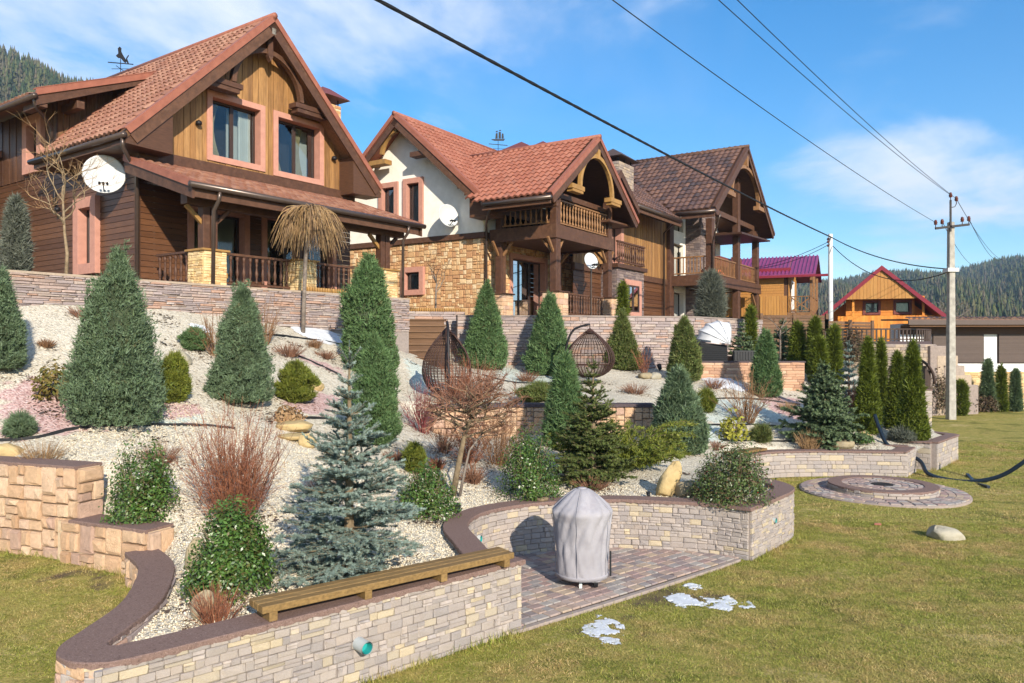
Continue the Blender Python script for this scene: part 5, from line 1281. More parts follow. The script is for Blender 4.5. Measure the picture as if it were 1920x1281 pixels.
ribbon(MW, .26, .5, 1.63).build('wall_core', 'mortar', mw); pf = Path(MW, .13, -1)
lay(mw, pf, guillotine(pf.L, .85, .27, .14, 111), .78, 'stone_sand', .05, .2, .01)
pe = Path([(3.06, 16.8), (3.08, 17.3)], 0, -1); lay(mw, pe, rows(pe.L, .85, [.12, .16], (.15, .25), 5), .78, 'stone_violet', .04, .2)
coping(MW, .42, 1.70, .06, mw, 'coping_dark', 15)
rw = thing('terrace_wall', 'pinkish brick-like stone wall under the wicker daybed', 'stone wall', (7.3, 24, 1.8))
RW = [(5.75, 25.9), (5.74, 24.02), (8.92, 24.0)]
for a, b in zip(RW, RW[1:]):
    ribbon([a, b], .24, 1.0, 2.42).build('wall_core', 'mortar_pale', rw); pf = Path([a, b], .12, -1)
    lay(rw, pf, rows(pf.L, 1.5, [.08, .11], (.25, .5), 121, .1), .95, 'stone_pink', .035, .22, budget=[150], clip=lambda s, z: z < 2.44)
ribbon([RW[1], (8.95, 24.0)], .32, 2.43, 2.48).build('wall_top', 'coping_dark', rw)
terrace('terrace', [(5.8, 24.1), (8.9, 24.1), (9.3, 27), (7.5, 27.4), (5.9, 26.0)], 2.42, 'small terrace behind the pinkish wall')

# ---------------------------------------------------------------- houses farther off
h4 = house('purple_roof_house', 'small timber house with purple metal roof behind the fence', 'house', (17.4, 46), 25, 0)
for k in range(46):
    y = -.1 + .2 * k
for xs in (0, 6):
    MB().prism([(xs, -.4, 7.2), (3, -.4, 8.55), (3, -.4, 8.45), (xs, -.4, 7.1)], (0, 9.5, 0)).build('roof', 'roof_purple', h4)
rib = MB().prism([(0, 0, 7.2), (3, 0, 8.55), (3, 0, 8.62), (0, 0, 7.26)], (0, .07, 0)).mesh('roof_rib', 'roof_purple')
for k in range(42): link('roof_rib', rib, h4).location = (0, -.35 + .22 * k, 0)
for y in (1, 3.2, 5.6): MB().prism([(.5, y, 7.43), (.6, y, 7.48), (.6, y, 7.66), (.5, y, 7.62)], (0, 1.9, 0)).build('snow_guard', 'roof_crimson', h4)
beam(h4, 'fascia', 'roof_crimson', (0, -1.3, 7.08), (0, 9, 7.08), .12, .14)
hboards(h4, Fr((.5, 0, 0), -Y_, -X_), -9, -1.4, 5.95, 7.3, .16, .03, 'cladding_ochre', [(-6.6, -5.6, 5.9, 6.9)])
vboards(h4, Fr((.35, 0, 0), -Y_, -X_), -9, -1.2, 4.75, lambda a: 5.95, .16, .03, 'cladding_ochre')
window(h4, Fr((.5, 0, 0), -Y_, -X_), -6.7, -5.5, 5.95, 7.0, trim=.08, tm='frame_dark', cols=2)
MB().box(.55, 5.5, 1.2, 9, 3.8, 7.3).build('core', 'wood_dark', h4)
vboards(h4, Fr((0, 1.15, 0), X_, -Y_), .5, 5.5, 4.75, lambda a: 7.2 + .45 * min(a, 6 - a), .16, .03, 'cladding_ochre', [(2.0, 3.6, 5.0, 7.0)])
window(h4, Fr((0, 1.15, 0), X_, -Y_), 2.0, 3.6, 5.0, 7.0, door=True, trim=.12, tm='plaster_white', cols=2)
for x in (.5, 2.8, 5.4): box(h4, 'porch_post', 'wood_baluster', x, x + .14, -.2, -.06, 3.9, 7.4)
railing(h4, (.5, -.13), (5.4, -.13), 4.95, .95, 14, 'wood_baluster', plain=True); railing(h4, (.57, 1.1), (.57, -.1), 4.95, .95, 6, 'wood_baluster', plain=True); box(h4, 'porch_floor', 'wood_baluster', .4, 5.6, -.25, 1.2, 4.75, 4.95)
for a, b in (((.6, 1.0, 5.0), (.6, -.1, 5.85)), ((.6, 1.0, 5.85), (.6, -.1, 5.0))): beam(h4, 'brace', 'wood_baluster', a, b, .07, .07)
h5 = house('orange_gable_house', 'bright orange timber house with crimson edged gable', 'house', (18.9, 48), 110, 0)
MB().prism([(.5, 1.8, 0), (6.4, 1.8, 0), (6.4, 1.8, 4.6), (3.4, 1.8, 7.2), (.5, 1.8, 4.8)], (0, 6, 0)).build('core', 'cladding_orange', h5)
for xs in (-.1, 6.9):
    MB().prism([(xs, -.3, 4.62), (3.4, -.3, 7.68), (3.4, -.3, 7.50), (xs, -.3, 4.40)], (0, 8.5, 0)).build('roof', 'roof_crimson', h5)
    MB().prism([(xs, -.36, 4.68), (3.4, -.36, 7.74), (3.4, -.36, 7.46), (xs, -.36, 4.38)], (0, .06, 0)).build('barge_board', 'roof_crimson', h5)
scal = lambda x: 5.72 + .12 * abs(math.sin((x - 1.2) * 1.4))
vboards(h5, Fr((0, -.2, 0), X_, -Y_), 1.45, 5.35, 5.75, lambda a: 4.55 + .9 * min(a + .1, 6.9 - a), .19, .03, 'cladding_ochre', name='board')
hboards(h5, Fr((0, .9, 0), X_, -Y_), 1.5, 5.3, 4.3, 5.85, .17, .03, 'cladding_orange', [(2.6, 3.4, 4.9, 5.6), (4.3, 5.1, 4.9, 5.6)])
for a in (2.45, 4.15): window(h5, Fr((0, .9, 0), X_, -Y_), a, a + 1.0, 4.85, 5.72, trim=.13, tm='rust_metal', cols=1, cur=((0, 1, 1, 'blind'),))
vboards(h5, Fr((0, .1, 0), X_, -Y_), 1.0, 6.2, 1.0, lambda a: 4.75, .17, .03, 'cladding_orange')
for x in (1.8, 5.6): box(h5, 'porch_post', 'cladding_orange', x, x + .13, .05, .18, 4.7, 5.9)
hboards(h5, Fr((.52, 0, 0), -Y_, -X_), -7.8, -.9, 3.5, 4.6, .2, .03, 'cladding_orange')
gg = house('long_garage', 'long low white garage with brown roller shutters at right edge', 'garage', (18.4, 37.0), 92, 0)
MB().prism([(0, -.7, 4.12), (26, -.7, 4.12), (26, 2.2, 4.2), (0, 2.2, 4.2)], (0, 0, .08)).build('roof', 'roof_brown', gg)
tl = tile_mesh('roof_brown', .26, .4, .06)
for k in range(90): o = link('tile', tl, gg); o.location = (.13 + .26 * k, -.72, 4.2); o.rotation_euler = (.14, 0, 0)
box(gg, 'fascia', 'shutter', 0, 26, -.75, -.66, 3.92, 4.14); box(gg, 'eave_lining', 'cladding_old', .1, 26, -.65, .3, 3.84, 3.92, bevel=0)
MB().box(.1, 26, .3, 1.4, -.3, 4.0).build('wall', 'plaster_white', gg)
box(gg, 'wall_band', 'wood_dark', .1, 26, .22, .32, 3.5, 3.84, bevel=0)
slat = MB().box(0, 2.32, 0, .04, 0, .085).mesh('slat', 'shutter')
for x in (1.6, 4.65, 7.7):
    s_ = box(gg, 'roller_shutter', 'frame_dark', x - .04, x + 2.38, .26, .31, 2.12, 3.5, bevel=0)
    for k in range(15): link('slat', slat, s_).location = (x, .21, 2.16 + .089 * k)
sgw = thing('stone_base_wall', 'yellowish stone wall at the foot of the garage', 'stone wall', (22, 36.4, 0))
ribbon([(19.2, 36.75), (26.5, 36.4)], .3, -.2, 1.74).build('wall_core', 'mortar_pale', sgw); pf = Path([(19.2, 36.75), (26.5, 36.4)], .15, -1)
lay(sgw, pf, rows(pf.L, 1.75, [.1, .16], (.25, .5), 131), 0, 'stone_yellow', .04, .2)
# round stone terrace with arched door
rt = thing('round_terrace', 'round stone terrace with dark arched cellar door behind thujas', 'terrace', (15.8, 35.6, 0))
ARC = [(15.8 + 2.9 * math.cos(a), 35.6 + 2.9 * math.sin(a)) for a in np.linspace(R(172), R(372), 44)]
ribbon(ARC, .3, -.2, 3.02).build('wall_core', 'mortar', rt); pf = Path(ARC, .15, -1)
dc = Vector((16.55, 32.62, 1.45))
lay(rt, pf, [q for q in rows(pf.L, 3.0, [.12, .18], (.25, .5), 141)], 0, 'stone_hill', .04, .2, clip=lambda s, z: math.hypot(pf.at(s)[0][0] - dc.x, z - dc.z) > 1.0 and not (abs(pf.at(s)[0][0] - dc.x) < .95 and z < dc.z and pf.at(s)[0][1] < 34))
MB().prism([(15.8 + 2.9 * math.cos(a), 35.6 + 2.9 * math.sin(a), 3.02) for a in np.linspace(0, 2 * math.pi, 40)[:-1]], (0, 0, .12)).build('terrace_slab', 'coping_dark', rt)
for i in range(11):
    x = -.9 + 1.8 * (i + .5) / 11; hh = math.sqrt(max(.02, .93 ** 2 - x * x)); MB().box(dc.x + x - .08, dc.x + x + .075, dc.y - .02, dc.y + .03, dc.z - 1.4, dc.z + hh).build('door_plank', 'frame_dark', rt)
ar = [(dc.x + 1.0 * math.cos(a), dc.y - .1, dc.z + 1.0 * math.sin(a)) for a in np.linspace(R(-5), R(185), 26)]
MB().tube(ar, .06, 8).build('door_arch', 'frame_dark', rt, True)
mb = MB(); RA = [(15.8 + 2.85 * math.cos(a), 35.6 + 2.85 * math.sin(a)) for a in np.linspace(R(180), R(350), 30)]
ro = ribbon(RA, .08, 3.62, 3.68).build('railing', 'frame_dark', rt); ribbon(RA, .06, 3.2, 3.25).build('railing', 'frame_dark', rt)
bm = MB().box(-.025, .025, -.025, .025, 0, .5).mesh('baluster', 'frame_dark'); PR = Path(RA, 0, 1)
for i in range(46): p, t, n = PR.at(PR.L * i / 45); o = link('baluster', bm, rt); o.location = (p[0], p[1], 3.13)
for k in range(5): ribbon([(17.5 + .35 * k, 33.2 + .1 * k), (18.6 + .35 * k, 33.6 + .1 * k)], .6, -.1, 2.95 - .42 * k).build('outer_step', 'stone_hill', rt, bevel=.03)
bw = thing('block_wall', 'tall grey block wall pier behind the pair of thujas', 'stone wall', (14, 27.7, 0))
ribbon([(12.6, 27.85), (14.82, 27.75)], .24, -.1, 1.36).build('wall_core', 'mortar', bw); pf = Path([(12.6, 27.85), (14.82, 27.75)], .12, -1); lay(bw, pf, rows(pf.L, 1.36, [.1, .14], (.2, .35), 151), 0, 'stone_grey', .03, .12, budget=[150])
coping([(12.6, 27.85), (14.84, 27.75)], .32, 1.40, .03, bw, seed=16)
pw = thing('plank_fence', 'brown horizontal plank fence standing above the conifers', 'fence', (13, 36, 3))
for (xa, ya), (xb, yb), zt in (((11.2, 35.2), (14.3, 35.6), 4.35), ((14.3, 35.6), (17.2, 37.4), 4.1)):
    d = Vector((xb - xa, yb - ya, 0)).normalized()
    for k in range(13): MB().beam((xa, ya, zt - .08 - .145 * k), (xb, yb, zt - .08 - .145 * k), .03, .125).build('plank', 'wood_fence', pw)
    for t in (0, .5, 1): p = Vector((xa, ya, 0)).lerp(Vector((xb, yb, 0)), t); MB().box(p.x - .06, p.x + .06, p.y - .1, p.y + .02, 2.5, zt + .06).build('post', 'wood_fence', pw)

# ---------------------------------------------------------------- poles and wires
p1 = thing('utility_pole', 'tall concrete pole with crossarm and insulators on right lawn', 'utility pole', (17.55, 31.3, 0))
P1 = Vector((17.55, 31.3, 0))
MB().add([(17.55 + sx * w, 31.3 + sy * w, z) for w, z in ((.15, -.3), (.105, 7.9)) for sx, sy in ((-1, -1), (1, -1), (1, 1), (-1, 1))], MB.BF).build('shaft', 'concrete', p1, bevel=.03)
MB().beam((16.85, 31.15, 7.62), (18.2, 31.15, 7.78), .08, .09).build('crossarm', 'iron', p1); MB().beam((17.45, 31.14, 7.5), (17.45, 31.14, 8.75), .06, .06, (0, 1, 0)).build('spike', 'iron', p1)
insu = MB().lathe([(.015, -.12), (.015, 0), (.07, .02), (.05, .06), (.075, .08), (.05, .13), (.06, .15), (.03, .2)], 10).mesh('insulator', 'ceramic', True)
INS = [(16.86, 31.15, 7.76), (17.12, 31.15, 7.79), (17.92, 31.15, 7.88), (18.18, 31.15, 7.91), (17.45, 31.14, 8.85), (17.68, 31.14, 8.7)]
for q in INS: link('insulator', insu, p1).location = q
MB().tube([(17.45, 31.14, 8.45), (17.62, 31.14, 8.48), (17.68, 31.14, 8.6)], .015, 6).build('hook', 'iron', p1)
MB().box(17.33, 17.77, 31.1, 31.5, 5.9, 6.05).build('clamp', 'pole_white', p1)
p2 = thing('utility_pole', 'slim white pole standing in front of orange gable house', 'utility pole', (17.09, 42, 2))
MB().lathe([(.15, 0), (.11, 6.95), (.0, 6.96)], 12, (17.09, 42, 2)).build('shaft', 'pole_white', p2, True)
for z in (8.3, 8.5, 8.65): MB().lathe([(.03, -.05), (.08, 0), (.03, .08)], 8, (16.9, 41.85, z)).build('insulator', 'ceramic', p2); 
def wire(name, label, a, b, sag, r, n=28, m='cable', twist=0):
    a, b = Vector(a), Vector(b); pts = [a.lerp(b, i / n) - Vector((0, 0, sag * 4 * (i / n) * (1 - i / n))) for i in range(n + 1)]
    if twist:
        mb = MB(); pts = [a.lerp(b, i / 260) - Vector((0, 0, sag * 4 * (i / 260) * (1 - i / 260))) for i in range(261)]
        o = thing(name, label, 'cable', pts[-1])
        for k in range(4):
            MB().tube([p + Vector((math.cos(i * .45 + k * 1.571), 0, math.sin(i * .45 + k * 1.571))) * r * .72 for i, p in enumerate(pts)], r * .75, 5).build('strand', m, o, True)
        return
    tag(MB().tube(pts, r, 5).build(name, m, None, True), label, 'cable')
wire('power_cable', 'thick twisted black cable crossing the sky above the houses', px(620, -48, 11.5), (17.09, 41.85, 8.75), .12, .024, twist=1)
wire('power_cable', 'twisted black cable between the white pole and concrete pole', (17.09, 41.85, 8.75), (17.5, 31.15, 6.0), .35, .025)
wire('service_wire', 'drooping black wire between the two poles below the cable', (17.15, 41.85, 8.3), (17.5, 31.15, 5.95), 1.0, .02)
wire('service_wire', 'upper black wire from white pole to purple roof', (17.0, 41.85, 8.55), px(1390, 506, 47), .25, .016)
wire('service_wire', 'lower black wire from white pole to purple roof', (17.0, 41.85, 8.4), px(1386, 504, 46.5), .4, .016)
for q, (u, Y), lb in ((INS[0], (1150, 11.2), 'leftmost thin overhead wire meeting the crossarm'), (INS[4], (1352, 13.4), 'thin overhead wire meeting the pole spike top'), (INS[5], (1388, 13.3), 'thin overhead wire meeting the hooked insulator')):
    wire('overhead_wire', lb, px(u - 18, -12, Y), Vector(q) + Vector((0, 0, .1)), .15, .009)
for q, (u, v), lb in ((INS[1], (1834, 498), 'thin wire running from crossarm down behind hill'), (INS[3], (1876, 487), 'thin wire from right crossarm end towards hill'), (INS[5], (1884, 488), 'thin wire from hooked insulator towards hill')):
    wire('overhead_wire', lb, Vector(q) + Vector((0, 0, .1)), px(u, v, 75), .6, .012)

# ---------------------------------------------------------------- wooded hills
RU = [(-700, 70), (-200, 108), (0, 146), (60, 166), (160, 196), (260, 235), (420, 310), (700, 480), (1000, 560), (1300, 560), (1500, 553), (1560, 548), (1620, 541), (1740, 536), (1830, 525), (1920, 511), (2150, 478), (2600, 440), (3200, 490)]
def ridge(u): return np.interp(u, [a for a, b in RU], [b for a, b in RU])
def rdist(u): return np.interp(u, [0, 500, 1200], [620, 700, 1250])
US, TS = np.linspace(-700, 3200, 130), np.linspace(0, 1.25, 26)
def hillz(u, t):
    Yr = rdist(u); top = ZC + (YH - ridge(u)) / F * Yr
    s = np.where(t <= 1, sstep(t, -.25, 1.08) / sstep(1.0, -.25, 1.08), 1 - (t - 1) * .9)
    b0 = sstep(0, -.25, 1.08)
    return (top + 6) * np.clip((s - b0) / (1 - b0), -.2, 1.2) - 6
UU, TT = np.meshgrid(US, TS); YY = 110 + TT * (rdist(UU) - 110)
HV = np.c_[((UU - 960) / F * YY).ravel(), YY.ravel(), (hillz(UU, TT) + 5 * np.sin(UU * .031 + TT * 9) * np.sin(TT * 3.1)).ravel()]
q0 = (np.arange(25)[:, None] * 130 + np.arange(129)[None]).ravel()
mat('hill_ground', [(.05, .055, .028), (.075, .075, .036), (.04, .05, .022)], noise=(.02, .3), rough=.95)
kind(npmesh('hills', HV, np.stack([q0, q0 + 1, q0 + 131, q0 + 130], 1), 'hill_ground', smooth=True), 'structure', 'hillsides closing the valley behind the houses')
leafm('forest', [(.035, .055, .026), (.055, .078, .034), (.085, .105, .042), (.125, .13, .055), (.13, .105, .07), (.05, .07, .045)], rough=.9, tr=.05, spec=.1, alt=([(.16, .12, .085), (.13, .10, .075), (.17, .16, .08)], .011, .52, .64))
def forest(n, u0, u1, t0, hmin, hmax):
    u = RNG.uniform(u0, u1, n); t = t0 + (1.02 - t0) * RNG.random(n) ** .8; Y = 110 + t * (rdist(u) - 110); X = (u - 960) / F * Y
    z = hillz(u, t) + 5 * np.sin(u * .031 + t * 9) * np.sin(t * 3.1) - .5; h = hmin + (hmax - hmin) * RNG.random(n) ** 1.6; h *= .45 + .55 * np.clip(t, 0, 1); w = h * RNG.uniform(.12, .2, n)
    pr = [(.75, .05), (1.0, .14), (.58, .36), (.72, .38), (.36, .64), (.45, .66), (.03, 1.0)]; k = 7; rg = []
    for r, zz in pr:
        a = np.linspace(0, 2 * np.pi, k, endpoint=False)[None] + RNG.uniform(0, 6, (n, 1)); rr = w[:, None] * r * RNG.uniform(.65, 1.3, (n, k))
        rg.append(np.stack([X[:, None] + rr * np.cos(a), Y[:, None] + rr * np.sin(a), np.repeat((z + h * zz)[:, None], k, 1) + RNG.normal(0, .03, (n, k)) * h[:, None]], -1))
    V = np.stack(rg, 1).reshape(-1, 3); m = len(pr); f = []
    for i in range(m - 1):
        for j in range(k): f.append((i * k + j, i * k + (j + 1) % k, (i + 1) * k + (j + 1) % k, (i + 1) * k + j))
    f = np.array(f); return V, (f[None] + (m * k) * np.arange(n)[:, None, None]).reshape(-1, 4)
kind(npmesh('hillside_forest', *forest(13000, 1380, 2150, .05, 9, 18), 'forest'), 'stuff', 'conifer forest covering the hill at the right')
kind(npmesh('hillside_forest', *forest(5200, -400, 300, .15, 7, 14), 'forest'), 'stuff', 'sunlit conifer forest on the hill at the left')

# ---------------------------------------------------------------- plants
def unit(v): return v / np.maximum(np.linalg.norm(v, axis=-1, keepdims=True), 1e-9)
def blades(P, D, L, w, rng, nb=3, spread=.5):
    """nb narrow triangles from every point"""
    n = len(P); P = np.repeat(P, nb, 0); D = unit(np.repeat(D, nb, 0) + rng.normal(0, spread, (n * nb, 3))); L = np.repeat(np.broadcast_to(L, (n,)), nb) * rng.uniform(.6, 1.25, n * nb)
    s = unit(np.cross(D, rng.normal(0, 1, (n * nb, 3)))) * (w * rng.uniform(.7, 1.3, (n * nb, 1)))
    V = np.stack([P - s, P + s, P + D * L[:, None]], 1).reshape(-1, 3)
    return V, np.arange(len(V)).reshape(-1, 3)
def tubes(paths, radii, k=3):
    """many thin tubes: paths (n,m,3), radii (n,m)"""
    n, m, _ = paths.shape; d = np.gradient(paths, axis=1); d = unit(d); ref = np.where(np.abs(d[..., 2:3]) > .9, np.array([1., 0, 0]), np.array([0, 0, 1.])); a = unit(np.cross(d, ref)); b = np.cross(d, a)
    an = np.linspace(0, 2 * np.pi, k, endpoint=False)
    V = paths[:, :, None] + radii[:, :, None, None] * (a[:, :, None] * np.cos(an)[None, None, :, None] + b[:, :, None] * np.sin(an)[None, None, :, None])
    f = []
    for i in range(m - 1):
        for j in range(k): f.append((i * k + j, i * k + (j + 1) % k, (i + 1) * k + (j + 1) % k, (i + 1) * k + j))
    return V.reshape(-1, 3), (np.array(f)[None] + m * k * np.arange(n)[:, None, None]).reshape(-1, 4)
PROF = {'spire': ([0, .05, .3, .6, .85, 1], [.78, 1.0, .86, .56, .25, .02]), 'cone': ([0, .08, .28, .55, .8, 1], [.66, .95, 1.05, .84, .50, .04]), 'column': ([0, .1, .4, .7, .9, 1], [.65, .95, 1.0, .78, .42, .03]), 'round': ([0, .2, .5, .8, 1], [.6, .95, 1, .75, .15]), 'flame': ([0, .1, .35, .65, .88, 1], [.5, .85, 1, .88, .55, .06])}
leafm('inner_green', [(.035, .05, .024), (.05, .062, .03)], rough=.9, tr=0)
def conifer(name, label, m, base, h, r, prof='cone', n=None, seed=1, leaf=.055, w=.007, group=None, cat='juniper', up=.8, lumps=64, sq=1.0, top_bare=0, trunk_m='bark'):
    rng = np.random.default_rng(seed); px_ = PROF[prof]; t_ = thing(name, label, cat, base, group=group)
    c = rng.random((lumps, 2)); ct = c[:, 0] ** 1.15; ca = c[:, 1] * 2 * np.pi; cr = rng.uniform(.70, 1.2, lumps)
    r *= 1.0 if prof in ('cone', 'flame') else .9; LITTER.append((base[0], base[1], r, .7)); A = h * r * 5; n = n or int(min(28000, max(2500, 5600 * A)))
    i = rng.integers(0, lumps, n); t = np.clip(ct[i] + rng.normal(0, .042, n), 0, 1); sp = .30 * np.ones(n); a = ca[i] + rng.normal(0, sp, n)
    j = rng.random(n) < .26; t[j] = rng.random(j.sum()) ** 1.1; a[j] = rng.uniform(0, 6.283, j.sum())
    rad = r * np.interp(t, *px_) * np.where(j, rng.uniform(.72, .98, n), cr[i]) * rng.uniform(.84, 1.05, n)
    if prof in ('cone', 'flame') and r > .2:             # several upright sprays instead of one smooth cone
        K = 7; ok_ = rng.uniform(0, 6.28) + np.arange(K) * 2.4; of = np.where(np.arange(K) == 0, 0, rng.uniform(.40, .62, K)) * r; hk = np.where(np.arange(K) == 0, 1, rng.uniform(.42, .92, K)); rk = np.where(np.arange(K) == 0, .74, rng.uniform(.42, .60, K))
        k = rng.choice(K, n, p=(hk * rk) / (hk * rk).sum()); rad = rad * rk[k]
        P = np.stack([np.cos(a) * rad + np.cos(ok_[k]) * of[k] * (1 - .45 * t), np.sin(a) * rad * sq + np.sin(ok_[k]) * of[k] * (1 - .45 * t), t * h * hk[k]], 1)
    else: P = np.stack([np.cos(a) * rad, np.sin(a) * rad * sq, t * h], 1)
    D = np.stack([np.cos(a), np.sin(a), np.full(n, up) + rng.uniform(0, .9, n)], 1); extra = []
    if prof in ('cone', 'flame') and r > .2:
        for q in range(K):
            for _ in range(3):
                m0 = max(24, n // 260); hh_ = rng.random(m0); o_ = np.array([math.cos(ok_[q]) * of[q] * .6, math.sin(ok_[q]) * of[q] * .6]) + rng.normal(0, .12 * r, 2)
                extra.append(np.c_[o_ + rng.normal(0, .02 * r + .006, (m0, 2)), h * hk[q] * (.82 + hh_ * rng.uniform(.16, .28))])
    core = n // 6; tc_ = rng.random(core); rc = r * np.interp(tc_, *px_) * .62 * np.sqrt(rng.random(core)); ac = rng.uniform(0, 6.283, core)
    P = np.r_[P, np.stack([np.cos(ac) * rc, np.sin(ac) * rc * sq, tc_ * h * .97], 1)]; D = np.r_[D, np.stack([np.cos(ac), np.sin(ac), np.full(core, up)], 1)]
    sc = np.r_[np.ones(n), np.full(core, 2.6)]
    if extra: E_ = np.concatenate(extra); P = np.r_[P, E_]; D = np.r_[D, np.c_[rng.normal(0, .35, (len(E_), 2)), np.ones(len(E_))]]; sc = np.r_[sc, np.full(len(E_), 1.0)]
    k = n // 8; q = rng.integers(0, n, k)              # longer shoots that break the outline
    P = np.r_[P, P[q] * (1 + rng.uniform(0, .05, (k, 1)))]; D = np.r_[D, D[q] + [0, 0, .8]]; sc = np.r_[sc, rng.uniform(1.3, 2.7, k)]
    for z0 in rng.uniform(.9, 1.0, 5):                   # several leading tips
        a0 = rng.uniform(0, 6.28); o_ = np.array([math.cos(a0), math.sin(a0), 0]) * r * rng.uniform(.0, .16); m0 = max(30, n // 160); hh_ = rng.random(m0)
        P = np.r_[P, o_ + np.c_[rng.normal(0, .022 * r + .006, (m0, 2)), h * (z0 - .12 + hh_ * .17)]]; D = np.r_[D, np.c_[rng.normal(0, .35, (m0, 2)), np.ones(m0)]]; sc = np.r_[sc, np.full(m0, .9)]
    V, Fa = blades(P + np.array(base), unit(D), leaf * sc, w * 1.35, rng, 3, .62)
    npmesh('crown', V, Fa, m, t_)
    # inner mass of old dark twigs that stops the light
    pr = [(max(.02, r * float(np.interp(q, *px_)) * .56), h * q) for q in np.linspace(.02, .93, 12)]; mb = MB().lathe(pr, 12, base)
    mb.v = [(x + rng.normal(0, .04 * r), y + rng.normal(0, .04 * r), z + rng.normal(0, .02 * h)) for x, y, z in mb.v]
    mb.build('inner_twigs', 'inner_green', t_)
    MB().tube([Vector(base) - Vector((0, 0, .1)), Vector(base) + Vector((0, 0, h * .5))], [r * .1 + .015, r * .05 + .008], 6).build('trunk', trunk_m, t_)
    return t_
def P_(u, v): return tuple(gr(u, v))
def pc_(u, vb, vt, hw): 
    """base point on the bank, height and radius in metres from the photo's rows and half width"""
    b = gr(u, vb); return tuple(b), (vb - vt) / F * b.y, hw / F * b.y
JUN = [('wide blue green juniper at the left, broadest of the bank', 222, 792, 482, 96, 'cone', 'juniper_blue', 1), ('blue green juniper cut off by the left edge of picture', 2, 690, 512, 46, 'cone', 'juniper_blue', 1),
       ('blue green juniper behind the large red twig bush', 455, 752, 543, 66, 'cone', 'juniper_blue', 1), ('tall bright green twin juniper before the chalet corner', 690, 700, 487, 60, 'flame', 'juniper_green', 1),
       ('green juniper just behind the tip of the blue spruce', 703, 830, 640, 50, 'column', 'juniper_green', 1), ('green juniper between the two hanging egg chairs', 912, 690, 538, 42, 'cone', 'juniper_green', 1),
       ('dark green juniper left of the rear egg chair', 1030, 702, 558, 44, 'cone', 'juniper_green', 1), ('olive juniper with brown foot right of the rear egg chair', 1165, 692, 588, 34, 'cone', 'juniper_olive', 1),
       ('yellowish stepped juniper before tall ledgestone wall', 1283, 712, 603, 33, 'cone', 'juniper_olive', 1), ('dense blue juniper right of the dark spruce', 1272, 845, 698, 54, 'cone', 'juniper_blue', 1),
       ('slim grey green juniper behind the dark spruce tip', 1060, 835, 672, 42, 'cone', 'juniper_green', 1), ('green juniper in front of the pinkish stone wall', 1436, 742, 628, 31, 'cone', 'juniper_green', 1)]
for k, (lb, u, vb, vt, hw, pf, m, _) in enumerate(JUN):
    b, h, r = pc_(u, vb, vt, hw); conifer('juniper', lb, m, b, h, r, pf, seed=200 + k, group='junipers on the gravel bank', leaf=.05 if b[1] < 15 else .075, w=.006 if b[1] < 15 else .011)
def at(u, vb, vt, hw, Y):
    b = px(u, vb, Y); return tuple(b), (vb - vt) / F * Y, hw / F * Y
b, h, r = at(30, 512, 362, 24, 15.5); conifer('juniper', 'grey green columnar conifer beside the chalet left wall', 'juniper_grey', (b[0], b[1], 4.25), h, r, 'column', seed=231, leaf=.07, w=.01)
b, h, r = at(1333, 612, 533, 23, 27.5); conifer('feathery_conifer', 'feathery grey conifer above the daybed canopy', 'juniper_grey', (b[0], b[1], 3.84), 1.5, r, 'flame', seed=232, leaf=.16, w=.012, up=2.2, cat='conifer')
ROUND = [('golden green round shrub right of second juniper', 555, 752, 682, 40, 'juniper_gold'), ('small bright green shrub beside the widest juniper', 328, 752, 668, 32, 'juniper_gold'), ('tiny olive shrub beside the dense blue juniper', 1322, 772, 735, 20, 'juniper_gold'),
         ('clipped olive ball shrub above the second holly', 777, 885, 836, 23, 'juniper_gold'), ('flat brown green cushion plant right of yellow shrub', 1427, 828, 803, 19, 'juniper_olive'), ('grey green mat of creeping conifer at far left', 38, 818, 782, 26, 'juniper_blue'),
         ('low dark green mat before the rear egg chair', 1010, 752, 724, 42, 'juniper_olive'), ('blue grey grassy tuft beside the angular planter', 1690, 828, 808, 24, 'juniper_grey'), ('creeping green conifer left of weeping tree', 365, 655, 618, 28, 'juniper_green')]
for k, (lb, u, vb, vt, hw, m) in enumerate(ROUND):
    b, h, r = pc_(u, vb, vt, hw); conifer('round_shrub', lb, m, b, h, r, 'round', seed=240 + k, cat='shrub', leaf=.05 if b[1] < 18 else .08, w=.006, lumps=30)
TH = [('left thuja of the front pair, tall and narrow', 1627, 812, 645, 23), ('slim thuja just behind the left front thuja', 1652, 790, 645, 13), ('shorter thuja left in the right pair', 1683, 805, 669, 21), ('tallest thuja next to the block wall', 1711, 828, 651, 25)]
for k, (lb, u, vb, vt, hw) in enumerate(TH):
    b, h, r = pc_(u, vb, vt, hw); conifer('thuja', lb, 'thuja', b, h, r, 'spire', seed=260 + k, cat='thuja', group='column thujas', leaf=.07, w=.014, up=1.0)
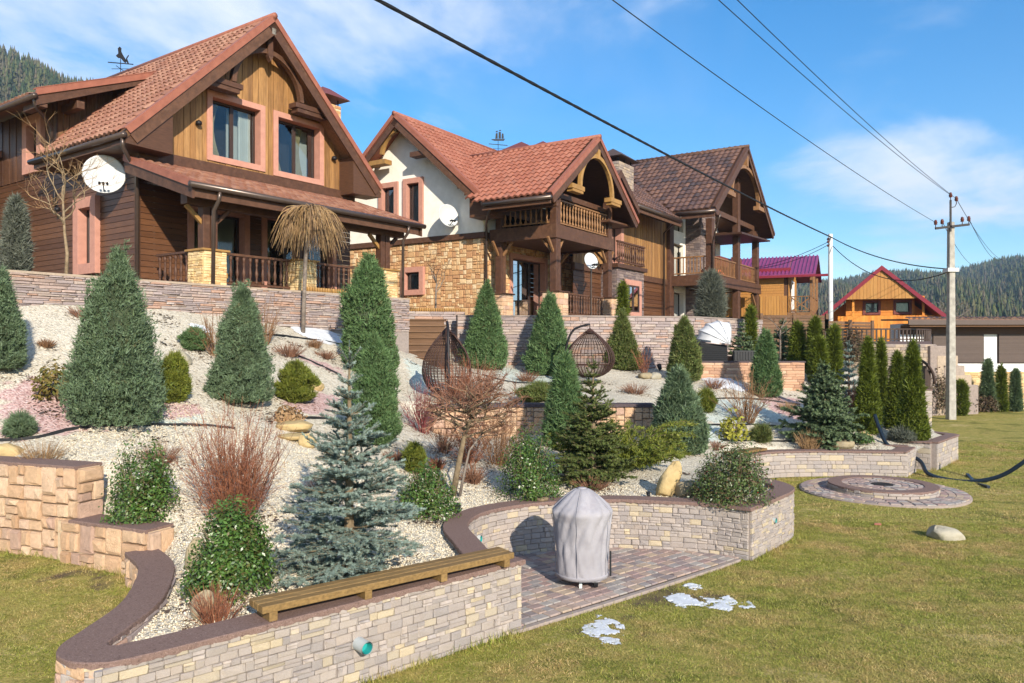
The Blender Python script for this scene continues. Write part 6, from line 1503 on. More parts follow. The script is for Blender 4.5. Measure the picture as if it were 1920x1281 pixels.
for k, (lb, u, vb, vt, hw, Y) in enumerate([('small thuja beside the pink framed bay window', 1168, 604, 536, 8, 28.5), ('thin thuja behind the dark green spruce near sofa', 1408, 665, 582, 8, 27.5), ('leftmost thuja in the row below the plank fence', 1495, 712, 612, 15, 26.5), ('middle thuja in the row below the plank fence', 1528, 720, 604, 14, 26),
        ('rightmost thuja in the row below the plank fence', 1564, 735, 618, 12, 25.5), ('leafy green thuja in front of fence row', 1536, 740, 640, 17, 25), ('dark thuja first from pole before garage wall', 1852, 740, 680, 12, 35), ('bright thuja middle of three before garage wall', 1877, 745, 692, 9, 35), ('thin thuja last of three before garage wall', 1904, 765, 698, 9, 35), ('round clipped thuja ball beside concrete pole', 1802, 755, 718, 11, 33)]):
    b, h, r = at(u, vb, vt, hw, Y); zg = float(zbed(b[0], b[1])) if Y < 28 else (3.86 if Y < 30 else .05)
    top = ZC + (YH - vt) / F * Y; conifer('thuja', lb, 'thuja' if k not in (6, 8) else 'spruce_mid', (b[0], b[1], zg), top - zg, r, 'round' if k == 9 else 'spire', seed=270 + k, cat='thuja', leaf=.10, w=.02, up=1.0)
# spreading golden juniper
b = gr(1165, 895); t_ = thing('spreading_juniper', 'low spreading golden green juniper behind the upright rock', 'juniper', tuple(b))
rng = np.random.default_rng(33); n = 190; a = rng.uniform(0, 6.283, n); L = rng.uniform(.6, 1.35, n); cx_ = np.array([b.x + .05, b.y + .55, b.z])
s = np.linspace(0, 1, 6); pth = np.stack([cx_[0] + np.cos(a)[:, None] * L[:, None] * s, cx_[1] + np.sin(a)[:, None] * L[:, None] * s * .7, cx_[2] + (L * rng.uniform(.25, .75, n))[:, None] * np.sin(s * 1.9) * .9], -1)
V, Fa = tubes(pth, np.linspace(.012, .003, 6)[None].repeat(n, 0)); kind(npmesh('branches', V, Fa, 'bark', t_), 'stuff')
tt = rng.uniform(.25, 1.0, (n, 90)); ii_ = tt * 5; lo = np.clip(ii_.astype(int), 0, 4); fr_ = (ii_ - lo)[..., None]; k_ = np.arange(n)[:, None]
pp = (pth[k_, lo] * (1 - fr_) + pth[k_, lo + 1] * fr_); dd_ = unit(pth[k_, lo + 1] - pth[k_, lo] + rng.normal(0, .08, pp.shape))
V, Fa = blades(pp.reshape(-1, 3) + rng.normal(0, .02, (pp.size // 3, 3)), dd_.reshape(-1, 3), .085, .010, rng, 2, .55); npmesh('foliage', V, Fa, 'juniper_gold', t_)

def spruce(name, label, m, base, h, r, seed, whorls=11, per=9, npm=260, nl=.022, nw=.0028, twl=.16, leader=.1, tw_step=.075, zfirst=.04, flat=.12):
    """whorls of branches with side twigs, every twig a brush of needles"""
    rng = np.random.default_rng(seed); LITTER.append((base[0], base[1], r, .8)); t_ = thing(name, label, 'spruce', base); B = np.array(base); segs = []; wood = []
    for wv in range(whorls):
        f = wv / (whorls - 1); zb = h * (zfirst + (1 - leader - zfirst) * f ** .95); Lb = r * (1 - f) ** 1.0 * (1.0 if wv else .92) + .05 * r
        for q in range(per if f < .6 else max(4, per - 2)):
            a = 2 * math.pi * (q + .5 * (wv % 2)) / per + rng.normal(0, .18); L = Lb * rng.uniform(.62, 1.12); el = -.16 + .75 * f + rng.normal(0, .13)
            m_ = 7; s = np.linspace(0, 1, m_); x = L * s * math.cos(el); z = L * (s * math.sin(el) + flat * s * s)
            pts = np.stack([B[0] + x * math.cos(a), B[1] + x * math.sin(a), B[2] + zb + z], 1); wood.append(pts)
            segs.append((pts[2], pts[4])); segs.append((pts[4], pts[6]))
            d0 = unit(pts[-1] - pts[0]); side = unit(np.cross(d0, [0, 0, 1.])); st = np.arange(.12 * L, L * .98, tw_step)
            for i, d in enumerate(st):
                u = d / L; p = pts[int(u * 5.99)] * (1 - (u * 6 % 1)) + pts[min(6, int(u * 5.99) + 1)] * (u * 6 % 1); sg = 1 if i % 2 else -1
                tl = min(twl * 2.2, (1 - u * .75) * L * .5 + twl * .5) * rng.uniform(.6, 1.1)
                dv = unit(d0 * .75 + side * sg * rng.uniform(.6, 1.0) + np.array([0, 0, rng.normal(.05, .22)]))
                segs.append((p, p + dv * tl))
                if tl > twl * .9:
                    for sg2 in (-1, 1): q_ = p + dv * tl * .45; d2 = unit(dv * .8 + np.cross(dv, [0, 0, 1.]) * sg2 * .7 + rng.normal(0, .12, 3)); segs.append((q_, q_ + d2 * tl * .5))
    top = B + np.array([0, 0, h]); segs.append((B + np.array([0, 0, h * .86]), top))
    for q in range(5): a = q * 1.257; segs.append((B + np.array([0, 0, h * .9]), B + np.array([math.cos(a) * r * .14, math.sin(a) * r * .14, h * (.955 + .02 * rng.normal())])))
    A_ = np.array([s_[0] for s_ in segs]); E_ = np.array([s_[1] for s_ in segs]); Ls = np.linalg.norm(E_ - A_, axis=1); cnt = np.maximum(3, (Ls * npm).astype(int)); idx_ = np.repeat(np.arange(len(segs)), cnt); u = rng.random(len(idx_))[:, None]
    P = A_[idx_] * (1 - u) + E_[idx_] * u; d = unit(E_ - A_)[idx_]; rad = unit(np.cross(d, rng.normal(0, 1, P.shape))); N_ = unit(d * .75 + rad + np.array([0, 0, .25])); s = np.cross(N_, rad); s = unit(np.where(np.linalg.norm(s, axis=1, keepdims=True) < 1e-5, d, s)) * nw
    V = np.stack([P - s, P + s, P + N_ * nl * rng.uniform(.75, 1.2, (len(P), 1))], 1).reshape(-1, 3); npmesh('needles', V, np.arange(len(V)).reshape(-1, 3), m, t_)
    W_ = np.array(wood); V, Fa = tubes(W_, np.linspace(.011, .003, 7)[None].repeat(len(W_), 0) * (r / .8)); kind(npmesh('branches', V, Fa, 'bark', t_), 'stuff')
    tw_ = np.stack([A_, E_], 1); V, Fa = tubes(tw_, np.full((len(tw_), 2), .0035)); kind(npmesh('twigs', V, Fa, 'bark_tan', t_), 'stuff')
    MB().tube([B - [0, 0, .1], B + [0, 0, h * .5], B + [0, 0, h * .97]], [.05 * r + .02, .03 * r + .01, .004], 7).build('trunk', 'bark', t_)
b, h, r = pc_(655, 1075, 640, 152); spruce('blue_spruce', 'silvery blue spruce in the foreground behind the bench', 'spruce_blue', b, h, r, 301, 13, 11, 560, .030, .0044, .15, .12, .075)
b, h, r = pc_(1112, 905, 668, 92); spruce('dark_spruce', 'dark green spruce behind the covered barbecue', 'spruce_dark', b, h, r, 302, 13, 10, 420, .034, .0062, .16, .1, .08)
b, h, r = pc_(1545, 826, 678, 80); spruce('green_spruce', 'bluish green spruce left of the front thujas', 'spruce_mid', b, h, r, 303, 13, 12, 260, .06, .013, .28, .1, .13)
b, h, r = pc_(1592, 765, 640, 34); spruce('pale_spruce', 'small pale blue spruce before the cellar terrace', 'spruce_blue', b, h, r, 304, 9, 9, 210, .06, .014, .26, .16, .17)
b = px(1392, 660, 26.2); spruce('dark_spruce', 'small dark spruce behind the wicker sofa', 'spruce_mid', (b[0], b[1], 2.42), 1.35, .58, 305, 8, 9, 220, .06, .014, .25, .12, .15)
b = px(1468, 700, 27.5); spruce('green_spruce', 'broad dusky spruce below the plank fence', 'spruce_mid', (b[0], b[1], 2.3), 1.6, .8, 306, 8, 9, 200, .065, .015, .3, .12, .18)

def leafy(name, label, m, base, h, r, seed, n, leaf=.028, group=None, cat='shrub', berries=0, sq=1, prof='round'):
    rng = np.random.default_rng(seed); LITTER.append((base[0], base[1], r, .8)); t_ = thing(name, label, cat, base, group=group); lumps = 34
    c = unit(rng.normal(0, 1, (lumps, 3))); c[:, 2] = np.abs(c[:, 2]) * 1.0; rr = rng.uniform(.74, 1.1, lumps)
    i = rng.integers(0, lumps, n); d = unit(c[i] + rng.normal(0, .3, (n, 3))); rad = rr[i] * rng.uniform(.72, 1.05, n); j = rng.random(n) < .35; rad[j] *= np.sqrt(rng.random(j.sum()))
    zz = np.clip(d[:, 2] * rad, -.1, 1.1); P = np.stack([d[:, 0] * rad * r * (1.12 - .25 * zz), d[:, 1] * rad * r * sq * (1.12 - .25 * zz), (.12 + .88 * zz) * h + rng.normal(0, .02, n)], 1); P[:, 2] = np.maximum(P[:, 2], rng.uniform(.02, .15, n) * h) 
    P = P + np.array(base); N_ = unit(d + rng.normal(0, .75, (n, 3)) + [0, 0, .35]); a = unit(np.cross(N_, rng.normal(0, 1, (n, 3)))); b_ = np.cross(N_, a); s = leaf * rng.uniform(.6, 1.3, (n, 1))
    V = np.stack([P - a * s, P - b_ * s * .48 + N_ * s * .12, P + a * s, P + b_ * s * .48 + N_ * s * .12], 1).reshape(-1, 3); npmesh('leaves', V, np.arange(len(V)).reshape(-1, 4), m, t_)
    k = 26; a = rng.uniform(0, 6.283, k); e = np.stack([np.cos(a) * r * .7, np.sin(a) * r * .7 * sq, h * rng.uniform(.4, .9, k)], 1); s = np.linspace(0, 1, 4)[None, :, None]; V, Fa = tubes(np.array(base) + e[:, None] * s, np.linspace(.012, .004, 4)[None].repeat(k, 0)); npmesh('stems', V, Fa, 'bark', t_)
    if berries:
        q = P[rng.integers(0, n, berries)] + rng.normal(0, .01, (berries, 3)); s = np.array([(1, 0, 0), (-.5, .87, 0), (-.5, -.87, 0), (0, 0, 1.2), (0, 0, -1)]) * .012
        V = (q[:, None] + s[None]).reshape(-1, 3); f = np.array([(0, 1, 3), (1, 2, 3), (2, 0, 3), (1, 0, 4), (2, 1, 4), (0, 2, 4)]); kind(npmesh('berries', V, (f[None] + 5 * np.arange(berries)[:, None, None]).reshape(-1, 3), 'berry', t_), 'stuff')
for k, (lb, u, vb, vt, hw, n, m, be) in enumerate([('upright glossy holly bush beside the stepped wall', 264, 985, 822, 60, 5200, 'holly', 0), ('big glossy holly bush in front of the red twig bush', 437, 1118, 945, 80, 8500, 'holly', 0), ('glossy holly bush right of the blue spruce', 802, 968, 868, 52, 4200, 'holly', 0),
        ('glossy holly bush left of the dark spruce', 992, 938, 800, 56, 5600, 'holly', 0), ('wide reddish holly bush with berries in the wall corner', 1378, 944, 828, 72, 7500, 'holly_red', 60)]):
    b, h, r = pc_(u, vb, vt, hw); leafy('holly_bush', lb, m, b, h, r, 320 + k, int(n * 1.6), .0205, 'glossy holly bushes', 'holly', be)
for k, (lb, u, vb, vt, hw, n, m, lf) in enumerate([('yellow leaved shrub below the twiggy bush at right', 1375, 826, 772, 29, 420, 'leaf_yellow', .06), ('olive shrub with fading leaves left of widest juniper', 108, 752, 678, 40, 900, 'leaf_autumn', .04), ('yellowish low shrub beside the crimson twigs', 820, 812, 782, 22, 300, 'leaf_autumn', .035),
        ('orange leaved low plant left of blue spruce', 540, 790, 762, 30, 300, 'twig_tan', .05), ('dusky low bush before the cellar terrace', 1615, 830, 808, 24, 500, 'holly', .04)]):
    b, h, r = pc_(u, vb, vt, hw); leafy('leafy_shrub', lb, m, b, h, r, 340 + k, n, lf)
def twigs(name, label, m, base, h, r, n, seed, cat='bush', group=None, rad=.006, sub=5, arch_=.25, k=6, sq=1.0, base_r=.15):
    """a bush of bare shoots that fork upwards"""
    rng = np.random.default_rng(seed); LITTER.append((base[0], base[1], r, .9)); t_ = thing(name, label, cat, base, group=group); B = np.array(base)
    a = rng.uniform(0, 6.283, n); o = rng.random(n) ** .6; H_ = h * rng.uniform(.55, 1.03, n) * (1 - .22 * o); s = np.linspace(0, 1, k)
    x = base_r * r * o[:, None] + (r * o * rng.uniform(.7, 1.05, n))[:, None] * (s[None] ** (1 + arch_)); z = H_[:, None] * (s[None] - arch_ * .35 * s[None] ** 2 * o[:, None])
    M_ = np.stack([B[0] + x * np.cos(a)[:, None], B[1] + sq * x * np.sin(a)[:, None], B[2] - .02 + z], -1); M_[:, 1:] += np.cumsum(rng.normal(0, .03 * h, (n, k - 1, 3)), 1) * .7
    V, Fa = tubes(M_, np.linspace(1, .35, k)[None] * rad * rng.uniform(.7, 1.2, (n, 1))); npmesh('stems', V, Fa, m, t_)
    if sub:
        i = rng.integers(0, n, n * sub); q = rng.integers(1, k - 1, n * sub); p = M_[i, q]; d = unit(M_[i, q + 1] - p); L = h * rng.uniform(.12, .34, n * sub) * (1.15 - q / k); e = unit(d + rng.normal(0, .6, d.shape) + [0, 0, .15])
        s2 = np.linspace(0, 1, 4)[None, :, None]; S_ = p[:, None] + e[:, None] * L[:, None, None] * s2 + rng.normal(0, .012 * h, (n * sub, 4, 3)) * s2; V, Fa = tubes(S_, np.linspace(.55, .22, 4)[None].repeat(n * sub, 0) * rad); kind(npmesh('twigs', V, Fa, m, t_), 'stuff')
    return t_
TW = [('large tangled red brown twig bush left of blue spruce', 440, 985, 715, 92, 150, 'twig_red', .0055, 8), ('orange brown bare bush left of second juniper', 405, 668, 545, 38, 34, 'twig_brown', .009, 4), ('bare bush right behind second juniper', 497, 645, 540, 34, 34, 'twig_brown', .009, 4),
      ('crimson twig bush right of the green junipers', 793, 812, 688, 44, 46, 'twig_crimson', .008, 5), ('brown twig bush before the mid slope wall', 935, 872, 735, 62, 60, 'twig_brown', .007, 6), ('reddish thicket under the tall wall between junipers', 972, 670, 590, 32, 34, 'twig_red', .011, 5),
      ('thin tan shoots behind the rear egg chair', 1098, 660, 565, 50, 30, 'twig_brown', .009, 3), ('fan shaped brown bare bush by yellow shrub', 1400, 792, 682, 58, 54, 'twig_brown', .010, 5), ('thin red shoots standing against ledgestone wall', 1208, 700, 632, 18, 18, 'twig_red', .010, 3),
      ('dense russet thicket at foot of the front egg chair', 868, 790, 668, 62, 70, 'twig_red', .007, 8), ('tangled brown thicket left of brown twig bush', 880, 868, 755, 52, 60, 'twig_red', .006, 8), ('low russet thicket behind the contorted trunk', 832, 850, 775, 34, 40, 'twig_dry', .006, 7), ('grey brown thicket under front egg chair rim', 905, 745, 655, 48, 44, 'twig_dry', .008, 6),
      ('red twiggy bush beside the pale blue spruce', 1602, 775, 700, 24, 40, 'twig_red', .014, 4), ('reddish bush at the head of the plank steps', 760, 640, 585, 22, 24, 'twig_red', .010, 4)]
for k, (lb, u, vb, vt, hw, n, m, rd, sb) in enumerate(TW):
    b, h, r = pc_(u, vb, vt, hw); twigs('twig_bush', lb, m, b, h, r * 1.1, n, 360 + k, group='bare twig bushes', rad=rd * .85, sub=sb + 2, base_r=.22, arch_=.1)
DRY = [('dry russet tuft above the barbecue cover', 1108, 918, 884, 35, 'twig_dry'), ('dry brown mound above weeping tree foot', 542, 668, 634, 26, 'twig_dry'), ('thin dry tan grass above stepped wall', 80, 868, 812, 46, 'twig_tan'), ('dry tuft behind the upright holly', 300, 868, 815, 38, 'twig_dry'),
       ('dry tuft right of contorted tree trunk', 886, 905, 862, 25, 'twig_dry'), ('dry heather mound left of the dense blue juniper', 1190, 738, 712, 25, 'twig_dry'), ('dry heather strip by the snow near pinkish wall', 1338, 728, 703, 20, 'twig_dry'), ('straw coloured dry tuft before the green spruce', 1516, 845, 798, 22, 'twig_tan'),
       ('wiry red brown tuft at left end of bench', 405, 1168, 1078, 46, 'twig_red'), ('dry heather mound between egg chairs', 988, 715, 690, 20, 'twig_dry'), ('dark dry mound below blue spruce branches', 610, 930, 880, 40, 'twig_dry'), ('dry brown tuft at top left below ledgestone wall', 155, 595, 568, 22, 'twig_dry'), ('flat heather cushion left of the tall twin juniper', 612, 672, 652, 20, 'twig_dry'), ('dry sprig between left edge juniper and widest juniper', 88, 650, 630, 14, 'twig_brown'), ('low heather below the weeping tree strip', 470, 668, 648, 18, 'twig_dry'),
       ('dry sprig above the golden round shrub', 590, 652, 630, 14, 'twig_brown'), ('low russet sprigs below the tall twin juniper', 745, 862, 838, 22, 'twig_dry'), ('small dry sprig right of olive ball shrub', 820, 880, 850, 16, 'twig_red'), ('low heather right of dense blue juniper foot', 1340, 842, 822, 22, 'twig_dry'), ('tan sprigs before the pinkish wall end', 1478, 770, 748, 16, 'twig_tan')]
for k, (lb, u, vb, vt, hw, m) in enumerate(DRY):
    b, h, r = pc_(u, vb, vt, hw); twigs('dry_tuft', lb, m, b, h, r, 120, 390 + k, 'dry plant', 'dry tufts on the bank', .0035 if b[1] < 12 else .006, 2, .15, 4, base_r=.5)

def tree(name, label, m, base, pts, lv, seed, r0, cat='tree', up=.3, spread=.7, low=0):
    """bare tree: a given trunk line, then random forking"""
    rng = random.Random(seed); t_ = thing(name, label, cat, base); tr = MB(); br = MB(); tw = MB()
    tr.tube([Vector(p) for p in pts], [r0 * (1 - .5 * i / (len(pts) - 1)) for i in range(len(pts))], 8)
    def grow(p, d, L, r, n):
        q = [p]; dd_ = d.copy()
        for i in range(4): dd_ = (dd_ + Vector((rng.gauss(0, .22), rng.gauss(0, .22), rng.gauss(up * .15, .16)))).normalized(); q.append(q[-1] + dd_ * L / 4)
        (br if n > 1 else tw).tube(q, [r * (1 - .14 * i) for i in range(5)], 5 if n > 1 else 3, False)
        if n > 0:
            for i in range(lv[1]): k = rng.choice((2, 3, 4, 4)); grow(q[k], (dd_ + Vector((rng.gauss(0, spread), rng.gauss(0, spread), rng.gauss(up, .35)))).normalized(), L * rng.uniform(.5, .8), r * .6, n - 1)
    for i in range(lv[0]):
        a = 2 * math.pi * i / lv[0] + rng.uniform(-.4, .4); p = Vector(pts[-1]) if i % 2 else Vector(pts[-1 - (i % 4 == 2 and low)]).lerp(Vector(pts[-2 - (i % 4 == 2 and low)]), rng.random() * .8)
        grow(p, Vector((math.cos(a), math.sin(a), lv[3])).normalized(), lv[4] * rng.uniform(.8, 1.2), r0 * .45, lv[2])
    tr.build('trunk', m, t_, True); kind(br.build('branches', m, t_, True), 'stuff'); kind(tw.build('twigs', lv[5], t_), 'stuff')
b = px(124, 512, 15.2); tree('bare_tree', 'leafless young tree against the chalet side wall', 'bark_tan', (b[0], b[1], 4.25), [(b[0], b[1], 4.2), (b[0] + .02, b[1], 4.75), (b[0] - .03, b[1], 5.15), (b[0] - .05, b[1] - .02, 5.75)], (8, 3, 3, 1.0, .66, 'twig_tan'), 5, .038)
b = px(817, 590, 25.6); tree('bare_tree', 'small leafless tree in front of ochre stone wall', 'bark_grey', (b[0], b[1], 3.9), [(b[0], b[1], 3.8), (b[0], b[1], 4.5), (b[0] + .02, b[1], 5.0)], (6, 2, 2, 1.5, .75, 'twig_brown'), 6, .04)
b = gr(848, 930); Y = b.y
def q_(u, v, dy=0): w = px(u, v, Y + dy); return (w.x, w.y, w.z)
tree('bare_tree', 'thin second bare stem leaning beside the contorted tree', 'bark_grey', q_(862, 925), [q_(862, 930), q_(872, 880), q_(880, 845, .1), q_(905, 812, .2)], (7, 3, 3, .6, .36, 'twig_brown'), 31, .022, up=.1, spread=.95)
t_ = tree('contorted_tree', 'small contorted bare tree with bent trunk mid slope', 'bark', tuple(b), [(b.x, b.y, b.z - .05), q_(858, 880), q_(868, 830), q_(874, 800, .05), q_(890, 778, .1)], (18, 4, 3, .45, .42, 'twig_dry'), 12, .048, up=.1, spread=1.0, low=1)
b = px(1463, 690, 26.8); tree('bare_tree', 'thin leafless tree before the plank fence', 'bark_grey', (b[0], b[1], 2.3), [(b[0], b[1], 2.2), (b[0], b[1], 3.0), (b[0], b[1], 3.5)], (6, 2, 2, .9, .7, 'twig_brown'), 9, .04)
b = px(1772, 600, 60); tree('bare_tree', 'bare orchard tree behind the garage roof', 'bark_grey', (b[0], b[1], 1), [(b[0], b[1], .5), (b[0], b[1], 3.0), (b[0], b[1], 4.2)], (9, 3, 3, .5, 1.7, 'bark_grey'), 10, .16)
# weeping tree
b = gr(568, 626); Y = b.y; tp = px(580, 392, Y); t_ = thing('weeping_tree', 'weeping standard tree with umbrella of drooping bare twigs', 'tree', tuple(b))
MB().tube([b - Vector((0, 0, .1)), px(570, 560, Y), px(573, 480, Y), px(578, 420, Y), tp], [.055, .05, .048, .045, .05], 8).build('trunk', 'bark_grey', t_, True)
rng = np.random.default_rng(44); n = 520; a = rng.uniform(0, 6.283, n); R_ = 76 / F * Y * rng.random(n) ** .45 * rng.uniform(.8, 1.05, n); dp = rng.uniform(.55, 1.0, n) * (90 / F * Y) * rng.uniform(.75, 1.1, n); s = np.linspace(0, 1, 7)
rr = R_[:, None] * (s ** .62)[None]; zz_ = .10 * np.sin(s * 3.14)[None] - dp[:, None] * (s ** 1.7)[None] * (1.12 - .25 * rng.random((n, 1)))
M_ = np.stack([tp.x + rr * np.cos(a)[:, None], tp.y + rr * np.sin(a)[:, None], tp.z + zz_], -1); M_ += np.cumsum(rng.normal(0, .02, M_.shape), 1); V, Fa = tubes(M_, np.linspace(.009, .0035, 7)[None].repeat(n, 0)); npmesh('drooping_twigs', V, Fa, 'twig_weep', t_)
# brown vines on the cellar terrace
for k, (u, v, Y, h, r, lb) in enumerate(((1760, 770, 33.2, 1.9, .8, 'brown creeper hanging beside the cellar door'), (1800, 768, 34.5, 1.3, .9, 'brown shrubs at foot of garage wall'), (1600, 680, 32.3, 1.4, .7, 'dusky creeper on left of round terrace'), (1845, 772, 34.8, .8, .6, 'low dark bushes under the three thujas'))):
    b = px(u, v, Y); leafy('creeper', lb, 'vine', (b.x, b.y, max(0, b.z)), h, r, 400 + k, 1500, .06, cat='creeper')

def needle_litter():
    P = []
    for x, y, r, k in LITTER:
        if y > 30: continue
        n = int(min(420, 900 * r * k)); a = RNG.uniform(0, 6.28, n); d = r * (.25 + 1.15 * RNG.random(n) ** .7); P.append(np.c_[x + np.cos(a) * d, y + np.sin(a) * d * .9])
    P = np.concatenate(P); P = P[inside(BED, P[:, 0], P[:, 1])]; n = len(P); Z = zbed(P[:, 0], P[:, 1]) + .009
    a = RNG.uniform(0, 6.28, n); s = RNG.uniform(.01, .034, n); d = np.c_[np.cos(a) * s, np.sin(a) * s, RNG.normal(0, .005, n)]; e = np.c_[-d[:, 1], d[:, 0], d[:, 2]] * .4; o = np.c_[P, Z]
    V = np.stack([o - d, o + e, o + d, o - e], 1).reshape(-1, 3); return V, np.arange(len(V)).reshape(-1, 4)
mat('needle_litter', [(.15, .085, .045), (.11, .065, .04), (.20, .12, .06), (.08, .055, .035)], 'isl', noise=(9, .2), rough=.9)
kind(npmesh('needle_litter', *needle_litter(), 'needle_litter'), 'stuff', 'brown fallen needles and leaves under the plants')

# ---------------------------------------------------------------- covered barbecue
gc = Vector((.86, 9.62, .03)); gb = thing('covered_barbecue', 'kettle barbecue under a pale lilac grey fabric cover on patio', 'barbecue', tuple(gc))
n = 72; prof = [(.318, .10), (.32, .14), (.322, .3), (.33, .42), (.335, .54), (.345, .66), (.355, .76), (.368, .83), (.378, .885), (.362, .925), (.302, .985), (.238, 1.045), (.172, 1.10), (.11, 1.145), (.075, 1.16)]
rng = random.Random(4); mb = MB(); prof = [tuple(p) for p in catmull(prof, 4)]
for i, (r, z) in enumerate(prof):
    for k in range(n):
        a = 2 * math.pi * k / n; t = i / (len(prof) - 1)
        f = 1 + .018 * math.sin(a * 5 + 1.1 + z * 2) * (1 - t * .4) + .014 * math.sin(a * 11 + z * 7 + .4) * (1 if z < .9 else .6) + (.03 * math.sin(a * 7 + 1) if z > .95 else 0)
        w = math.exp(-((a - 4.15) / .14) ** 2); f -= .06 * w * math.exp(-((z - .66) / .22) ** 2); w = math.exp(-((a - 3.75) / .10) ** 2); f -= .05 * w * math.exp(-((z - .62) / .3) ** 2); f += .02 * math.exp(-((a - 4.45) / .1) ** 2) * (z < .9)
        f -= .03 * math.exp(-((a - 5.6) / .25) ** 2) * math.exp(-((z - .45) / .25) ** 2)
        f -= .07 * abs(math.sin(a * 5.5 + .8 + 1.8 * math.sin(z * 4))) ** 12 + .03 * abs(math.sin(a * 3.2 - z * 5.5)) ** 16; f -= .02 * abs(math.sin(a * 8.5 + z * 3)) ** 8 * math.exp(-((z - .72) / .2) ** 2) + .012 * abs(math.sin(a * 9 + z * 11)) ** 4 * (z < .8)
        mb.v.append((gc.x + r * f * math.cos(a), gc.y + r * f * math.sin(a), gc.z + z + .012 * math.sin(a * 3 + 1) * (i < 6)))
for i in range(len(prof) - 1):
    for k in range(n): k2 = (k + 1) % n; mb.f.append((i * n + k, i * n + k2, (i + 1) * n + k2, (i + 1) * n + k))
mb.f.append(tuple((len(prof) - 1) * n + k for k in range(n)))
cv = mb.build('fabric_cover', 'grill_cover', gb, True)
for a in (4.45, 5.75, 3.2, 1.6): MB().tube([(gc.x + r * 1.012 * math.cos(a), gc.y + r * 1.012 * math.sin(a), gc.z + z) for r, z in prof], .0035, 5).build('seam', 'grill_cover', cv, True)
MB().lathe([(.324, .10), (.327, .135), (.327, .142)], 40, gc).build('hem', 'grill_cover', cv, True)
MB().lathe([(.055, 1.155), (.06, 1.168), (.03, 1.176)], 14, gc).build('top_tab', 'grill_cover', cv, True)
for a in (4.55, .3, 2.5): MB().beam((gc.x + .2 * math.cos(a), gc.y + .2 * math.sin(a), gc.z + .14), (gc.x + .24 * math.cos(a), gc.y + .24 * math.sin(a), gc.z), .035, .02, (0, 1, 0)).build('leg', 'pipe_grey', gb)
MB().tube([(gc.x + .17, gc.y - .2, gc.z + .07), (gc.x + .12, gc.y - .2, gc.z + .07)], .06, 14).build('wheel', 'plastic_black', gb)
MB().box(gc.x + .325, gc.x + .345, gc.y - .13, gc.y - .11, gc.z + .12, gc.z + .42).build('zip', 'plastic_black', gb)

# ---------------------------------------------------------------- hanging egg chairs
def egg(label, c, rx, h, face, arm):
    c = Vector(c); t_ = thing('egg_chair', label, 'egg chair', (c.x, c.y, float(zbed(c.x, c.y))), group='hanging egg chairs'); ribs = 40; m = 16
    def pt(a, t):   # t 0 bottom .. 1 tip
        r = rx * float(np.interp(t, [0, .05, .12, .22, .35, .5, .65, .8, .92, 1], [.28, .55, .76, .92, 1, .95, .78, .5, .22, .02]))
        return c + Vector((math.cos(a) * r, math.sin(a) * r * .85, h * t))
    W1 = MB(); W2 = MB()
    op = lambda a, t: abs((a - face + math.pi) % (2 * math.pi) - math.pi) < .95 and t > .28 and t < .9
    for k in range(ribs):
        a = 2 * math.pi * k / ribs; run = []
        for i in range(m + 1):
            t = i / m
            if op(a, t):
                if len(run) > 1: W1.tube(run, .010, 4, False)
                run = []
            else: run.append(pt(a, t))
        if len(run) > 1: W1.tube(run, .010, 4, False)
    for i in range(1, 44):
        t = i / 44; run = []
        for k in range(41):
            a = face + .95 + (2 * math.pi - 1.9) * k / 40 if (t > .28 and t < .9) else face + 2 * math.pi * k / 40
            run.append(pt(a, t))
        W2.tube(run, .009, 3, False)
    W1.build('basket_ribs', 'wicker', t_, True); kind(W2.build('basket_weave', 'wicker', t_, True), 'stuff')
    rim = [pt(face - .95, t) for t in np.linspace(.28, .9, 12)] + [pt(face + .95, t) for t in np.linspace(.9, .28, 12)]
    MB().tube(rim + [pt(face + .95 - 1.9 * k / 8, .28) for k in range(1, 9)], .022, 7, False).build('rim', 'wicker', t_, True)
    zg = float(zbed(c.x, c.y)); top = c + Vector((0, 0, h + .12)); bx = Vector((c.x + arm[0] * .75, c.y + arm[1] * .75, 0)); bx.z = zg = float(zbed(bx.x, bx.y))
    pts = [bx, bx + Vector((arm[0] * .12, arm[1] * .12, .5)), bx + Vector((arm[0] * .05, arm[1] * .05, 1.1)), bx + Vector((-arm[0] * .2, -arm[1] * .2, top.z - zg - .15)), top]
    MB().tube(catmull([tuple(p) for p in pts], 6), .032, 9).build('stand', 'iron', t_, True)
    MB().tube([tuple(bx + Vector((.45 * math.cos(a) - arm[0] * .35, .45 * math.sin(a) - arm[1] * .35, .03))) for a in np.linspace(0, 2 * math.pi, 25)], .028, 7, False).build('base_ring', 'iron', t_, True)
    MB().tube([top, c + Vector((0, 0, h))], .012, 6).build('hanger', 'iron', t_)
g0 = gr(838, 752); egg('hanging wicker egg chair before the plank steps', (g0.x, g0.y, g0.z + 10 / F * g0.y), 47 / F * g0.y, 128 / F * g0.y, -.6, (.1, -.75))
g0 = gr(1106, 722); egg('hanging wicker egg chair behind the dark spruce tip', (g0.x, g0.y, g0.z + 14 / F * g0.y), 47 / F * g0.y, 92 / F * g0.y, -1.75, (-.8, .1))

